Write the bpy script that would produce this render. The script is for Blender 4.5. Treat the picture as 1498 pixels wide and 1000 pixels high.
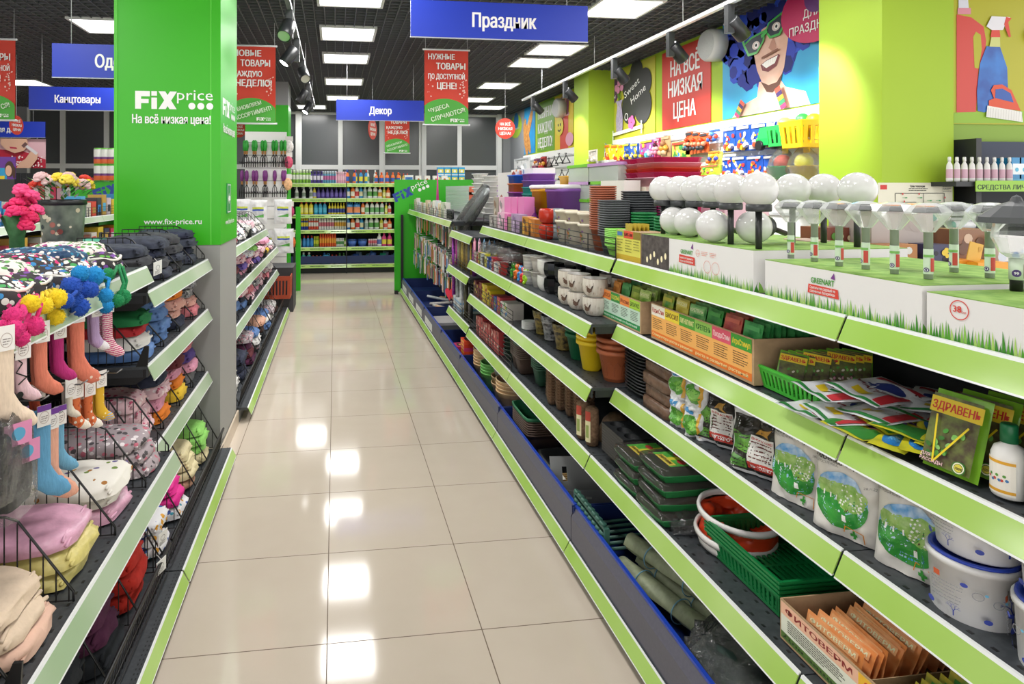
import bpy, bmesh, math, random
from mathutils import Vector as V, Matrix, Euler
for _o in list(bpy.data.objects): bpy.data.objects.remove(_o)
sc = bpy.context.scene; COL = sc.collection
PI = math.pi; rnd = random.Random(7)
# ---------------------------------------------------------------- camera, world, exposure
F, CX, CY, TH, EYE = 923., 612., 276., math.radians(7.52), 1.724
cd = bpy.data.cameras.new('camera'); cam = bpy.data.objects.new('camera', cd); COL.objects.link(cam)
cam.location = (0, 0, EYE); cam.rotation_euler = (PI/2, 0, -TH)
cd.sensor_width = 36; cd.lens = F/1498*36; cd.shift_x = (749-CX)/1498; cd.shift_y = -(500-CY)/1498
cd.clip_start = .05; sc.camera = cam
w = bpy.data.worlds.new('world'); sc.world = w; w.use_nodes = True
w.node_tree.nodes['Background'].inputs[0].default_value = (1, .98, .95, 1)
w.node_tree.nodes['Background'].inputs[1].default_value = 1.3      # added ambient fill for the deep shelves; room left open behind the camera
sc.view_settings.view_transform = 'Standard'; sc.view_settings.look = 'None'
sc.view_settings.exposure = 0.72; sc.view_settings.gamma = 1; sc.view_settings.use_curve_mapping = False
CEIL = 3.42
LAMPS = [(.14, y) for y in (.9, 2.5, 4.1, 5.6, 6.95, 8.27, 10.05, 11.87)] + [(-.48, 13.23)] + \
        [(2.66, y) for y in (.9, 2.5, 4.1, 5.63, 7.4, 8.2, 10.1, 11.75)] + [(3.2, 12.85)] + \
        [(-2.35, y) for y in (.9, 2.5, 4.1, 6.95, 8.9)] + [(-4.9, y) for y in (2.5, 5.5, 8., 10.8)]
for lx, ly in LAMPS:
    ld = bpy.data.lights.new('panel_light', 'AREA'); ld.shape = 'SQUARE'; ld.size = .56; ld.energy = 13; ld.color = (1, .985, .96)
    lo = bpy.data.objects.new('panel_light', ld); COL.objects.link(lo); lo.location = (lx, ly, CEIL-.035)
# ---------------------------------------------------------------- pixel helpers (photo frame 1498x1000)
_c, _s = math.cos(TH), math.sin(TH)
def ray(u, v): a = (u-CX)/F; return V((a*_c+_s, -a*_s+_c, (CY-v)/F))
def at_z(u, v, z): d = ray(u, v); t = (z-EYE)/d.z; return V((t*d.x, t*d.y, z))
def at_y(u, v, y): d = ray(u, v); t = y/d.y; return V((t*d.x, y, EYE+t*d.z))
def at_x(u, v, x): d = ray(u, v); t = x/d.x; return V((x, t*d.y, EYE+t*d.z))
# ---------------------------------------------------------------- materials
_M = {}
def lin(h):
    h = h.lstrip('#'); r = [int(h[i:i+2], 16)/255 for i in (0, 2, 4)]
    return tuple(c/12.92 if c < .04045 else ((c+.055)/1.055)**2.4 for c in r)
def m(h, rough=.5, metal=0., emit=0., alpha=1., trans=0., var=0., scale=30., bump=0., spec=.5, c2=None, stretch=None):
    k = (h, rough, metal, emit, alpha, trans, var, scale, bump, spec, c2, stretch)
    if k in _M: return _M[k]
    mt = bpy.data.materials.new('mat_'+h.lstrip('#')); mt.use_nodes = True; nt = mt.node_tree; b = nt.nodes['Principled BSDF']
    col = (*lin(h), 1); b.inputs['Base Color'].default_value = col; b.inputs['Roughness'].default_value = rough
    b.inputs['Metallic'].default_value = metal; b.inputs['Specular IOR Level'].default_value = spec
    if emit: b.inputs['Emission Color'].default_value = col; b.inputs['Emission Strength'].default_value = emit
    if alpha < 1: b.inputs['Alpha'].default_value = alpha
    if trans: b.inputs['Transmission Weight'].default_value = trans; b.inputs['IOR'].default_value = 1.46
    if var or bump or c2:
        tc = nt.nodes.new('ShaderNodeTexCoord'); mp = nt.nodes.new('ShaderNodeMapping'); nz = nt.nodes.new('ShaderNodeTexNoise')
        nz.inputs['Scale'].default_value = scale; nz.inputs['Detail'].default_value = 3
        if stretch: mp.inputs['Scale'].default_value = stretch
        nt.links.new(tc.outputs['Object'], mp.inputs[0]); nt.links.new(mp.outputs[0], nz.inputs['Vector'])
        if var or c2:
            mx = nt.nodes.new('ShaderNodeMix'); mx.data_type = 'RGBA'
            o = (*lin(c2), 1) if c2 else tuple(min(1, c*(1+var)+var*.05) for c in col[:3])+(1,)
            a = col if c2 else tuple(max(0, c*(1-var)) for c in col[:3])+(1,)
            rp = nt.nodes.new('ShaderNodeMapRange'); rp.inputs[1].default_value = .35; rp.inputs[2].default_value = .65
            nt.links.new(nz.outputs[0], rp.inputs[0]); nt.links.new(rp.outputs[0], mx.inputs[0])
            mx.inputs[6].default_value = a; mx.inputs[7].default_value = o; nt.links.new(mx.outputs[2], b.inputs['Base Color'])
        if bump:
            bp = nt.nodes.new('ShaderNodeBump'); bp.inputs['Strength'].default_value = bump; bp.inputs['Distance'].default_value = .01
            nt.links.new(nz.outputs[0], bp.inputs['Height']); nt.links.new(bp.outputs[0], b.inputs['Normal'])
    _M[k] = mt; return mt
def dots(base, cols, scale=25., rad=.3, rough=.7, bump=0.):
    """cloth or film printed with scattered coloured dots (voronoi)"""
    k = ('dots', base, tuple(cols), scale, rad, rough)
    if k in _M: return _M[k]
    mt = bpy.data.materials.new('print_'+base.lstrip('#')); mt.use_nodes = True; nt = mt.node_tree; b = nt.nodes['Principled BSDF']
    b.inputs['Roughness'].default_value = rough
    tc = nt.nodes.new('ShaderNodeTexCoord'); vo = nt.nodes.new('ShaderNodeTexVoronoi'); vo.inputs['Scale'].default_value = scale
    nt.links.new(tc.outputs['Object'], vo.inputs['Vector'])
    sp = nt.nodes.new('ShaderNodeSeparateColor'); nt.links.new(vo.outputs['Color'], sp.inputs[0])
    cr = nt.nodes.new('ShaderNodeValToRGB'); cr.color_ramp.interpolation = 'CONSTANT'
    e = cr.color_ramp.elements
    while len(e) < len(cols): e.new(.5)
    for i, c in enumerate(cols): e[i].position = i/len(cols); e[i].color = (*lin(c), 1)
    nt.links.new(sp.outputs[0], cr.inputs[0])
    lt = nt.nodes.new('ShaderNodeMath'); lt.operation = 'LESS_THAN'; lt.inputs[1].default_value = rad; nt.links.new(vo.outputs['Distance'], lt.inputs[0])
    mx = nt.nodes.new('ShaderNodeMix'); mx.data_type = 'RGBA'; mx.inputs[6].default_value = (*lin(base), 1)
    nt.links.new(lt.outputs[0], mx.inputs[0]); nt.links.new(cr.outputs[0], mx.inputs[7]); nt.links.new(mx.outputs[2], b.inputs['Base Color'])
    _M[k] = mt; return mt
def wave(c1, c2, scale=20., axis='Z', rough=.8, bump=.0, dist=0.):
    k = ('wave', c1, c2, scale, axis, rough, dist)
    if k in _M: return _M[k]
    mt = bpy.data.materials.new('stripe_'+c1.lstrip('#')); mt.use_nodes = True; nt = mt.node_tree; b = nt.nodes['Principled BSDF']
    b.inputs['Roughness'].default_value = rough
    tc = nt.nodes.new('ShaderNodeTexCoord'); wv = nt.nodes.new('ShaderNodeTexWave'); wv.bands_direction = axis
    wv.inputs['Scale'].default_value = scale; wv.inputs['Distortion'].default_value = dist; wv.inputs['Detail Scale'].default_value = 3
    nt.links.new(tc.outputs['Object'], wv.inputs['Vector'])
    cr = nt.nodes.new('ShaderNodeValToRGB'); cr.color_ramp.interpolation = 'CONSTANT'
    cr.color_ramp.elements[0].color = (*lin(c1), 1); cr.color_ramp.elements[1].color = (*lin(c2), 1); cr.color_ramp.elements[1].position = .5
    nt.links.new(wv.outputs[0], cr.inputs[0]); nt.links.new(cr.outputs[0], b.inputs['Base Color'])
    _M[k] = mt; return mt
def film():
    """thin clear packaging film"""
    if 'film' in _M: return _M['film']
    mt = bpy.data.materials.new('clear_film'); mt.use_nodes = True; nt = mt.node_tree; nt.nodes.remove(nt.nodes['Principled BSDF'])
    t = nt.nodes.new('ShaderNodeBsdfTransparent'); g = nt.nodes.new('ShaderNodeBsdfGlossy'); g.inputs['Roughness'].default_value = .12
    fr = nt.nodes.new('ShaderNodeFresnel'); fr.inputs[0].default_value = 1.5; x = nt.nodes.new('ShaderNodeMixShader')
    nz = nt.nodes.new('ShaderNodeTexNoise'); nz.inputs['Scale'].default_value = 45; bp = nt.nodes.new('ShaderNodeBump'); bp.inputs['Strength'].default_value = .8; bp.inputs['Distance'].default_value = .02
    nt.links.new(nz.outputs[0], bp.inputs['Height']); nt.links.new(bp.outputs[0], g.inputs['Normal']); nt.links.new(bp.outputs[0], fr.inputs['Normal'])
    df = nt.nodes.new('ShaderNodeBsdfDiffuse'); df.inputs[0].default_value = (.9, .9, .9, 1); x2 = nt.nodes.new('ShaderNodeMixShader'); x2.inputs[0].default_value = .025; fr.inputs[0].default_value = 1.75
    nt.links.new(fr.outputs[0], x.inputs[0]); nt.links.new(t.outputs[0], x.inputs[1]); nt.links.new(g.outputs[0], x.inputs[2]); nt.links.new(x.outputs[0], x2.inputs[1]); nt.links.new(df.outputs[0], x2.inputs[2])
    nt.links.new(x2.outputs[0], nt.nodes['Material Output'].inputs[0]); _M['film'] = mt; return mt
def clear():
    """moulded clear plastic: mostly see-through with bright facets"""
    if 'clear' in _M: return _M['clear']
    mt = bpy.data.materials.new('clear_plastic'); mt.use_nodes = True; nt = mt.node_tree; b = nt.nodes['Principled BSDF']; b.inputs['Base Color'].default_value = (.9, .92, .92, 1); b.inputs['Roughness'].default_value = .06; b.inputs['Specular IOR Level'].default_value = 1
    t = nt.nodes.new('ShaderNodeBsdfTransparent'); x = nt.nodes.new('ShaderNodeMixShader'); lw = nt.nodes.new('ShaderNodeLayerWeight'); lw.inputs[0].default_value = .55
    nt.links.new(lw.outputs['Facing'], x.inputs[0]); nt.links.new(t.outputs[0], x.inputs[1]); nt.links.new(b.outputs[0], x.inputs[2]); nt.links.new(x.outputs[0], nt.nodes['Material Output'].inputs[0]); _M['clear'] = mt; return mt
# ---------------------------------------------------------------- mesh builder
_TXT = {}
def text_mesh(s, bold):
    k = (s, bold)
    if k not in _TXT:
        c = bpy.data.curves.new('t', 'FONT'); c.body = s; c.size = 1; c.resolution_u = 2; c.offset = .008 if bold else 0; c.align_x = 'LEFT'
        o = bpy.data.objects.new('t', c); COL.objects.link(o); dg = bpy.context.evaluated_depsgraph_get()
        me = bpy.data.meshes.new_from_object(o.evaluated_get(dg)); vs = [(v.co.x, v.co.y) for v in me.vertices]; fs = [tuple(p.vertices) for p in me.polygons]
        bpy.data.objects.remove(o); bpy.data.curves.remove(c); bpy.data.meshes.remove(me)
        if not vs: vs = [(0, 0)]
        x0 = min(v[0] for v in vs); x1 = max(v[0] for v in vs); y0 = min(v[1] for v in vs); y1 = max(v[1] for v in vs)
        _TXT[k] = ([(x-x0, y) for x, y in vs], fs, x1-x0, y0, y1)
    return _TXT[k]
class B:
    def __init__(s): s.v = []; s.f = []; s.mi = []; s.sm = []; s.mats = []; s.off = 0
    def idx(s, mt):
        if mt not in s.mats: s.mats.append(mt)
        return s.mats.index(mt)
    def add(s, vs, fs, mt, smooth=False):
        n = len(s.v); i = s.idx(mt); s.v += [tuple(p) for p in vs]
        for f in fs: s.f.append(tuple(n+k for k in f)); s.mi.append(i); s.sm.append(smooth)
    def obox(s, c, size, R, mt, taper=1.):
        c = V(c); a, b, d = size[0]/2, size[1]/2, size[2]/2
        p = []
        for z in (-d, d):
            t = taper if z > 0 else 1
            p += [V((-a*t, -b*t, z)), V((a*t, -b*t, z)), V((a*t, b*t, z)), V((-a*t, b*t, z))]
        s.add([c+(R @ q if R else q) for q in p], [(3, 2, 1, 0), (4, 5, 6, 7), (0, 1, 5, 4), (1, 2, 6, 5), (2, 3, 7, 6), (3, 0, 4, 7)], mt)
    def box(s, x0, x1, y0, y1, z0, z1, mt): s.obox(((x0+x1)/2, (y0+y1)/2, (z0+z1)/2), (x1-x0, y1-y0, z1-z0), None, mt); return s
    def open_box(s, x0, x1, y0, y1, z0, z1, t, mt, inner=None, R=None):
        inner = inner or mt
        s.box(x0, x1, y0, y1, z0, z0+t, inner); s.box(x0, x0+t, y0, y1, z0+t, z1, mt); s.box(x1-t, x1, y0, y1, z0+t, z1, mt)
        s.box(x0+t, x1-t, y0, y0+t, z0+t, z1, mt); s.box(x0+t, x1-t, y1-t, y1, z0+t, z1, mt)
    def lathe(s, prof, mt, c=(0, 0, 0), seg=20, R=None, sx=1, sy=1, cap=True, smooth=True, wob=0, seed=0, sq=0):
        """mt: material or list per profile span. sq: exponent>2 gives rounded-square section"""
        c = V(c); vs = []; n = len(prof); rr = random.Random(seed)
        for r, z in prof:
            for k in range(seg):
                a = 2*PI*k/seg+(PI/seg if sq else 0); q = 1.
                if sq: q = (abs(math.cos(a))**sq+abs(math.sin(a))**sq)**(-1/sq)
                rad = r*q*(1+(rr.random()-.5)*wob)
                p = V((rad*math.cos(a)*sx, rad*math.sin(a)*sy, z)); vs.append(c+(R @ p if R else p))
        mts = mt if isinstance(mt, list) else [mt]*(n-1)
        base = len(s.v); s.v += [tuple(p) for p in vs]
        for j in range(n-1):
            i = s.idx(mts[j])
            for k in range(seg):
                k2 = (k+1) % seg; s.f.append((base+j*seg+k, base+j*seg+k2, base+(j+1)*seg+k2, base+(j+1)*seg+k)); s.mi.append(i); s.sm.append(smooth)
        if cap:
            if prof[0][0] > 1e-4: s.f.append(tuple(base+k for k in reversed(range(seg)))); s.mi.append(s.idx(mts[0])); s.sm.append(False)
            if prof[-1][0] > 1e-4 and cap is True: s.f.append(tuple(base+(n-1)*seg+k for k in range(seg))); s.mi.append(s.idx(mts[-1])); s.sm.append(False)
    def ball(s, c, r, mt, seg=14, rings=8, sx=1, sy=1, sz=1, wob=0, seed=0, R=None):
        s.lathe([(max(1e-5, r*math.sin(PI*j/rings)), -r*sz*math.cos(PI*j/rings)) for j in range(rings+1)], mt, c, seg, R, sx, sy, False, True, wob, seed)
    def tube(s, pts, r, mt, seg=6, closed=False, cap=True):
        pts = [V(p) for p in pts]; n = len(pts); vs = []; rs = r if isinstance(r, (list, tuple)) else [r]*n
        up = None
        for i, p in enumerate(pts):
            a = pts[(i-1) % n] if (i or closed) else p; b = pts[(i+1) % n] if (i < n-1 or closed) else p
            t = (b-a).normalized()
            if up is None: up = t.orthogonal().normalized()
            up = (up-t*up.dot(t)); up = up.normalized() if up.length > 1e-6 else t.orthogonal().normalized(); q = t.cross(up)
            for k in range(seg):
                g = 2*PI*k/seg+PI/4; vs.append(p+(up*math.cos(g)+q*math.sin(g))*rs[i])
        fs = []
        for i in range(n if closed else n-1):
            j = (i+1) % n
            for k in range(seg): k2 = (k+1) % seg; fs.append((i*seg+k, i*seg+k2, j*seg+k2, j*seg+k))
        if cap and not closed: fs.append(tuple(reversed(range(seg)))); fs.append(tuple((n-1)*seg+k for k in range(seg)))
        s.add(vs, fs, mt, seg > 4)
    def grid(s, fn, nu, nv, mt, smooth=True, wrap=False):
        """mt: material or function(u, v)->material"""
        base = len(s.v); s.v += [tuple(fn(i/nu, j/nv)) for j in range(nv+1) for i in range(nu+1)]
        for j in range(nv):
            for i in range(nu):
                q = base+j*(nu+1)+i; s.f.append((q, q+1, q+nu+2, q+nu+1)); s.mi.append(s.idx(mt((i+.5)/nu, (j+.5)/nv) if callable(mt) else mt)); s.sm.append(smooth)
    def prism(s, poly, o, u, v, dep, mt, smooth=False):
        """closed 2d outline extruded along u x v from the plane through o"""
        o, u, v = V(o), V(u).normalized(), V(v).normalized(); n = u.cross(v)*dep; k = len(poly)
        a = [o+u*x+v*y for x, y in poly]; vs = a+[p+n for p in a]
        s.add(vs, [tuple(reversed(range(k))), tuple(range(k, 2*k))]+[(i, (i+1) % k, k+(i+1) % k, k+i) for i in range(k)], mt, smooth)
    def obj(s, name, parent=None, loc=None, label=None, cat=None, group=None, kind=None):
        """links everything collected so far as one mesh object (coordinates stay as given, shifted by loc)"""
        me = bpy.data.meshes.new(name)
        d = V(loc) if loc is not None else V((0, 0, 0))
        me.from_pydata([tuple(V(p)-d) for p in s.v] if loc is not None else s.v, [], s.f)
        for mt in s.mats: me.materials.append(mt)
        me.polygons.foreach_set('material_index', s.mi); me.polygons.foreach_set('use_smooth', s.sm)
        o = bpy.data.objects.new(name, me); COL.objects.link(o); o.location = d
        if parent: o.parent = parent
        return tag(o, label, cat, group, kind)
def tag(o, label=None, cat=None, group=None, kind=None):
    for k, x in (('label', label), ('category', cat), ('group', group), ('kind', kind)):
        if x: o[k] = x
    return o
def thing(name, label, cat, loc=(0, 0, 0), group=None, rz=0):
    o = bpy.data.objects.new(name, None); COL.objects.link(o); o.location = loc; o.rotation_euler = (0, 0, rz); o.empty_display_size = .1
    return tag(o, label, cat, group)
def kids(o): return [c for c in bpy.data.objects if c.parent == o]
def dup(root, loc, label=None, rz=None, group=None, scale=None, ch=None):
    r = root.copy(); COL.objects.link(r); r.location = loc
    if rz is not None: r.rotation_euler = (0, 0, rz)
    if scale: r.scale = (scale,)*3 if isinstance(scale, (int, float)) else scale
    if label: r['label'] = label
    if group: r['group'] = group
    for c in (root.children if ch is None else ch):
        k = c.copy(); COL.objects.link(k); k.parent = r
        for g in c.children: q = g.copy(); COL.objects.link(q); q.parent = k
    return r
ORD = 'first second third fourth fifth sixth seventh eighth ninth tenth eleventh twelfth thirteenth fourteenth fifteenth sixteenth seventeenth eighteenth nineteenth twentieth'.split()
ORD += ['twenty-'+x for x in ORD[:9]]+['thirtieth']+['thirty-'+x for x in ORD[:9]]
class D:
    """decals drawn in 2d and laid on a surface function (x, y)->point with normal nrm(x, y) or a constant; each call a hair further out"""
    def __init__(s, b, fn, n=None, step=.0003, base=.0004): s.b = b; s.fn = fn; s.n = n; s.step = step; s.h = base
    def _p(s, x, y):
        p = V(s.fn(x, y))
        if s.n is not None: return p+s.n*s.h
        e = .002; a = V(s.fn(x+e, y))-V(s.fn(x-e, y)); c = V(s.fn(x, y+e))-V(s.fn(x, y-e)); q = a.cross(c)
        return p+(q.normalized()*(.0008+s.h*.8) if q.length > 0 else q)
    def poly(s, pts, mt):
        if s.n is None:      # bent carrier: the outline is cut small to lie on the surface
            bm = bmesh.new(); bm.faces.new([bm.verts.new((x, y, 0)) for x, y in pts]); bmesh.ops.triangulate(bm, faces=bm.faces[:])
            for k in range(5):
                e = [q for q in bm.edges if (q.verts[0].co-q.verts[1].co).length > .009]
                if e: bmesh.ops.subdivide_edges(bm, edges=e, cuts=1, use_grid_fill=True); bmesh.ops.triangulate(bm, faces=bm.faces[:])
            ix = {q: i for i, q in enumerate(bm.verts)}; fs = []
            for f in bm.faces:
                a, c, e = f.verts; g = (c.co-a.co).cross(e.co-a.co).z; fs.append((ix[a], ix[c], ix[e]) if g > 0 else (ix[a], ix[e], ix[c]))
            s.b.add([s._p(q.co.x, q.co.y) for q in ix], fs, mt); bm.free(); s.h += s.step if max(p[0] for p in pts)-min(p[0] for p in pts) > .034 else 0; return
        s.b.add([s._p(x, y) for x, y in pts], [tuple(range(len(pts)))], mt); s.h += s.step
    def rect(s, x0, y0, x1, y1, mt, nx=1, ny=1):
        if s.n is None: nx = max(nx, int(abs(x1-x0)/.009)+1); ny = max(ny, int(abs(y1-y0)/.009)+1)
        s.b.grid(lambda u, v: s._p(x0+(x1-x0)*u, y0+(y1-y0)*v), nx, ny, mt, False); s.h += s.step
    def disc(s, x, y, r, mt, ry=None, n=20, a=0):
        ry = ry or r; ca, sa = math.cos(a), math.sin(a); pts = [(r*math.cos(2*PI*k/n), ry*math.sin(2*PI*k/n)) for k in range(n)]
        s.poly([(x+p*ca-q*sa, y+p*sa+q*ca) for p, q in pts], mt)
    def ring(s, x, y, r, t, mt, n=24, ry=None):
        ry = ry or r; s.b.add([s._p(x+(r-d*t)*math.cos(2*PI*k/n), y+(ry-d*t)*math.sin(2*PI*k/n)) for k in range(n) for d in (0, 1)],
              [(2*k, 2*((k+1) % n), 2*((k+1) % n)+1, 2*k+1) for k in range(n)], mt); s.h += s.step
    def line(s, pts, w, mt):
        for (x0, y0), (x1, y1) in zip(pts, pts[1:]):
            l = math.hypot(x1-x0, y1-y0) or 1; a, c = -(y1-y0)/l*w/2, (x1-x0)/l*w/2
            s.b.add([s._p(x0+a, y0+c), s._p(x0-a, y0-c), s._p(x1-a, y1-c), s._p(x1+a, y1+c)], [(0, 1, 2, 3)], mt)
        s.h += s.step
    def text(s, t, x, y, h, mt, bold=.02, w=None, al='L', rot=0, cond=1.):
        """h = cap height; w = forced width; y = baseline"""
        vs, fs, tw, y0, y1 = text_mesh(t, bold); k = h/.73; kx = (w/tw) if w else k*cond; W = tw*kx
        dx = 0 if al == 'L' else (-W/2 if al == 'C' else -W); ca, sa = math.cos(rot), math.sin(rot)
        for q in ((-.8, 0, .8) if bold > 0 else (0,)):      # heavier weight: the outline laid down again a little to either side
            P = []
            for a, c in vs: a, c = (a+q*bold)*kx+dx, c*k; P.append(s._p(x+a*ca-c*sa, y+a*sa+c*ca))
            s.b.add(P, fs, mt); s.h += s.step*.4
    def lines(s, x0, x1, y, n, dy, t, mt, seed=1):
        """rows of small print"""
        r = random.Random(seed)
        for i in range(n):
            x = x0
            e = x1-(x1-x0)*.4*r.random() if i % 3 == 2 else x1-(x1-x0)*.1*r.random()
            while x < e:
                l = min(e-x, t*(1.5+4*r.random())); s.b.add([s._p(a, c) for a, c in ((x, y-i*dy), (x+l, y-i*dy), (x+l, y-i*dy+t), (x, y-i*dy+t))], [(0, 1, 2, 3)], mt); x += l+t*.6
        s.h += s.step
def plane(o, u, v):
    o, u, v = V(o), V(u).normalized(), V(v).normalized(); return lambda x, y: o+u*x+v*y
def flat(b, o, u, v, step=.0003):
    u, v = V(u).normalized(), V(v).normalized(); return D(b, plane(o, u, v), u.cross(v), step)
YUP = ((0, -1, 0), (0, 0, 1))   # frame of a face that looks towards -x (the right gondola's fronts): x runs towards the camera
XUP = ((1, 0, 0), (0, 0, 1))    # frame of a face that looks towards -y (towards the camera)
WHT = m('#f4f4f2', .4); DRK = m('#2b2d30', .5); BLK = m('#161617', .45); GRN = m('#3fb41c', .45); STL = m('#3a3e42', .45, .0, var=.12, scale=60); WIRE = m('#1b1b1c', .35)
# ---------------------------------------------------------------- floor, ceiling, walls
def tile_mat():
    mt = bpy.data.materials.new('glazed_floor_tile'); mt.use_nodes = True; nt = mt.node_tree; b = nt.nodes['Principled BSDF']; L = nt.links.new
    tc = nt.nodes.new('ShaderNodeTexCoord'); sp = nt.nodes.new('ShaderNodeSeparateXYZ'); L(tc.outputs['Object'], sp.inputs[0])
    def mth(op, a, b_=None):
        n = nt.nodes.new('ShaderNodeMath'); n.operation = op
        for i, q in enumerate((a, b_)):
            if q is None: continue
            if isinstance(q, (int, float)): n.inputs[i].default_value = q
            else: L(q, n.inputs[i])
        return n.outputs[0]
    def gap(ax, o): f = mth('FRACT', mth('DIVIDE', mth('ADD', sp.outputs[ax], o), .6)); return mth('LESS_THAN', mth('ABSOLUTE', mth('SUBTRACT', f, .5)), .4965)
    t = mth('MULTIPLY', gap(0, 9.03), gap(1, 8.984))
    nz = nt.nodes.new('ShaderNodeTexNoise'); nz.inputs['Scale'].default_value = 5; nz.inputs['Detail'].default_value = 6; L(tc.outputs['Object'], nz.inputs[0])
    a = nt.nodes.new('ShaderNodeMix'); a.data_type = 'RGBA'; a.inputs[6].default_value = (*lin('#cdbfae'), 1); a.inputs[7].default_value = (*lin('#d6c9b9'), 1); L(nz.outputs[0], a.inputs[0])
    x = nt.nodes.new('ShaderNodeMix'); x.data_type = 'RGBA'; x.inputs[6].default_value = (*lin('#6b5844'), 1); L(t, x.inputs[0]); L(a.outputs[2], x.inputs[7])
    L(x.outputs[2], b.inputs['Base Color']); r = mth('MULTIPLY_ADD', t, -.55); r.node.inputs[2].default_value = .63; L(r, b.inputs['Roughness'])
    b.inputs['Specular IOR Level'].default_value = .6
    return mt
b = B(); b.box(-8, 6, -3, 15, -.05, 0, tile_mat()); b.obj('floor', kind='structure')
GRID = m('#5c5d60', .5); b = B()
for i in range(141): x = -8+i*.1; b.box(x-.004, x+.004, -3, 14.0, CEIL, CEIL+.045, GRID)
for j in range(171): y = -3+j*.1; b.box(-8, 6, y-.004, y+.004, CEIL+.002, CEIL+.043, GRID)
b.box(-8, 6, -3, 14, CEIL+.55, CEIL+.6, m('#0c0c0d', .9)); b.obj('ceiling', kind='structure')
GW = m('#8a8c8e', .6); FR = m('#d9dad8', .4); PANE = m('#4b4e50', .25, spec=.6)
b = B(); b.box(-8, 4.3, 14.06, 14.2, 0, 4, GW); b.obj('wall_back', kind='structure')
# back windows: dark frosted panes in pale frames
def window(n, x0, x1, z0, z1):
    b = B(); t = .05
    b.box(x0, x1, 13.98, 14.06, z0, z0+t, FR); b.box(x0, x1, 13.98, 14.06, z1-t, z1, FR); b.box(x0, x0+t, 13.98, 14.06, z0+t, z1-t, FR); b.box(x1-t, x1, 13.98, 14.06, z0+t, z1-t, FR)
    o = b.obj('window_%d' % n, kind='structure')
    b = B(); b.box(x0+t, x1-t, 14.02, 14.05, z0+t, z1-t, PANE); b.obj('window_pane', o)
def wx(u): return at_y(u, 200, 14.0).x
wn = 0
for u0, u1 in ((40, 92), (92, 156), (156, 232), (232, 300), (300, 366), (366, 438), (438, 498), (498, 560), (560, 616), (616, 672), (672, 729)):
    x0, x1 = wx(u0), wx(u1); wn += 1; window(wn, x0, x1, 2.2, 3.40); wn += 1; window(wn, x0, x1, 1.2, 2.2)
b = B()
for u in (436, 558, 620, 730): x = wx(u); b.box(x-.05, x+.05, 13.95, 13.98, 0, 3.41, FR)
b.obj('trim_1', kind='structure')
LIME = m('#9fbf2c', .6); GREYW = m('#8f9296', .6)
b = B(); b.box(4.0, 4.15, 4.1, 14.06, 0, 3.6, LIME); b.obj('wall_right', kind='structure')
b = B(); b.box(3.985, 4.0, 13.0, 14.06, 0, 3.42, GREYW); b.obj('trim_2', kind='structure')
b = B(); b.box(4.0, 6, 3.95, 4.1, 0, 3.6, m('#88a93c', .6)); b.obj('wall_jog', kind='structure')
b = B(); b.box(3.6, 4.14, 3.75, 4.3, 0, 3.6, LIME); b.obj('pillar_near', kind='structure')
b = B(); b.box(3.6, 4.0, 8.64, 9.19, 0, 3.6, LIME); b.obj('pillar_far', kind='structure')
b = B(); b.box(-8.1, -8, -3, 14.2, 0, 4, m('#c9c9c6', .7)); b.obj('wall_left', kind='structure')
# white slat panel with hook rails under the wall posters
b = B()
for y0, y1 in ((4.3, 8.64), (9.19, 13.0)):
    b.box(3.96, 3.999, y0, y1, .2, 2.42, WHT)
    for k in range(7): z = 2.30-k*.2; b.box(3.945, 3.96, y0, y1, z-.012, z+.012, m('#c5c7c8', .4))
b.obj('wall_slat_panel', kind='structure')
# ---------------------------------------------------------------- big shop pillar
PGR = m('#37b312', .38); b = B(); PX0, PX1, PY0, PY1 = -1.34, -.717, 4.1, 4.75
b.box(PX0, PX1, PY0, PY1, 0, 1.372, m('#9b9b98', .7)); b.box(PX0-.004, PX1+.004, PY0-.004, PY1+.004, 1.372, 3.6, PGR)
b.box(PX0-.008, PX0+.012, PY0-.008, PY0+.012, 1.372, 3.6, m('#4cc028', .35)); b.box(PX1-.06, PX1-.052, PY0-.006, PY0, 1.372, 3.6, m('#58c93a', .35))
pil = b.obj('pillar_green', kind='structure')
b = B(); b.box(PX1+.004, PX1+.016, PY0, PY1+.02, 0, .1, m('#cbbba6', .3)); b.box(PX0, PX1+.016, PY0-.016, PY0-.004, 0, .1, m('#cbbba6', .3)); b.obj('baseboard_pillar', kind='structure')
def fix_logo(d, x, y, w, c1, c2, rot=0):
    """shop logo: heavy FiX, thin price, three dots; w = overall width, y = baseline"""
    ca, sa = math.cos(rot), math.sin(rot); h = w*.235; q = w/.365
    def T(pts): return [(x+a*ca-e*sa, y+a*sa+e*ca) for a, e in pts]
    def R(a0, e0, a1, e1, c): d.poly(T([(a0*w, e0*w), (a1*w, e0*w), (a1*w, e1*w), (a0*w, e1*w)]), c)
    R(0, 0, .075, .235, c1); R(.075, .165, .185, .235, c1); R(.075, .075, .17, .13, c1)
    R(.205, 0, .275, .15, c1); R(.205, .175, .275, .235, c1)
    d.poly(T([(.295*w, .235*w), (.38*w, .235*w), (.525*w, 0), (.435*w, 0)]), c1); d.poly(T([(.44*w, .235*w), (.53*w, .235*w), (.385*w, 0), (.295*w, 0)]), c1)
    a, e = T([(.53*w, .125*w)])[0]; d.text('price', a, e, w*.15, c2, 0.0, w=w*.46, rot=rot)
    for k in range(3):
        a, e = T([((.72+.115*k)*w, .045*w)])[0]; d.disc(a, e, w*.045, c2)
d = flat(B(), (0, 0, 0), *XUP)
b = B(); d = flat(b, (PX0, PY0-.004, 0), *XUP); q = lambda u, v: (at_y(u, v, PY0).x-PX0, at_y(u, v, PY0).z)
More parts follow.
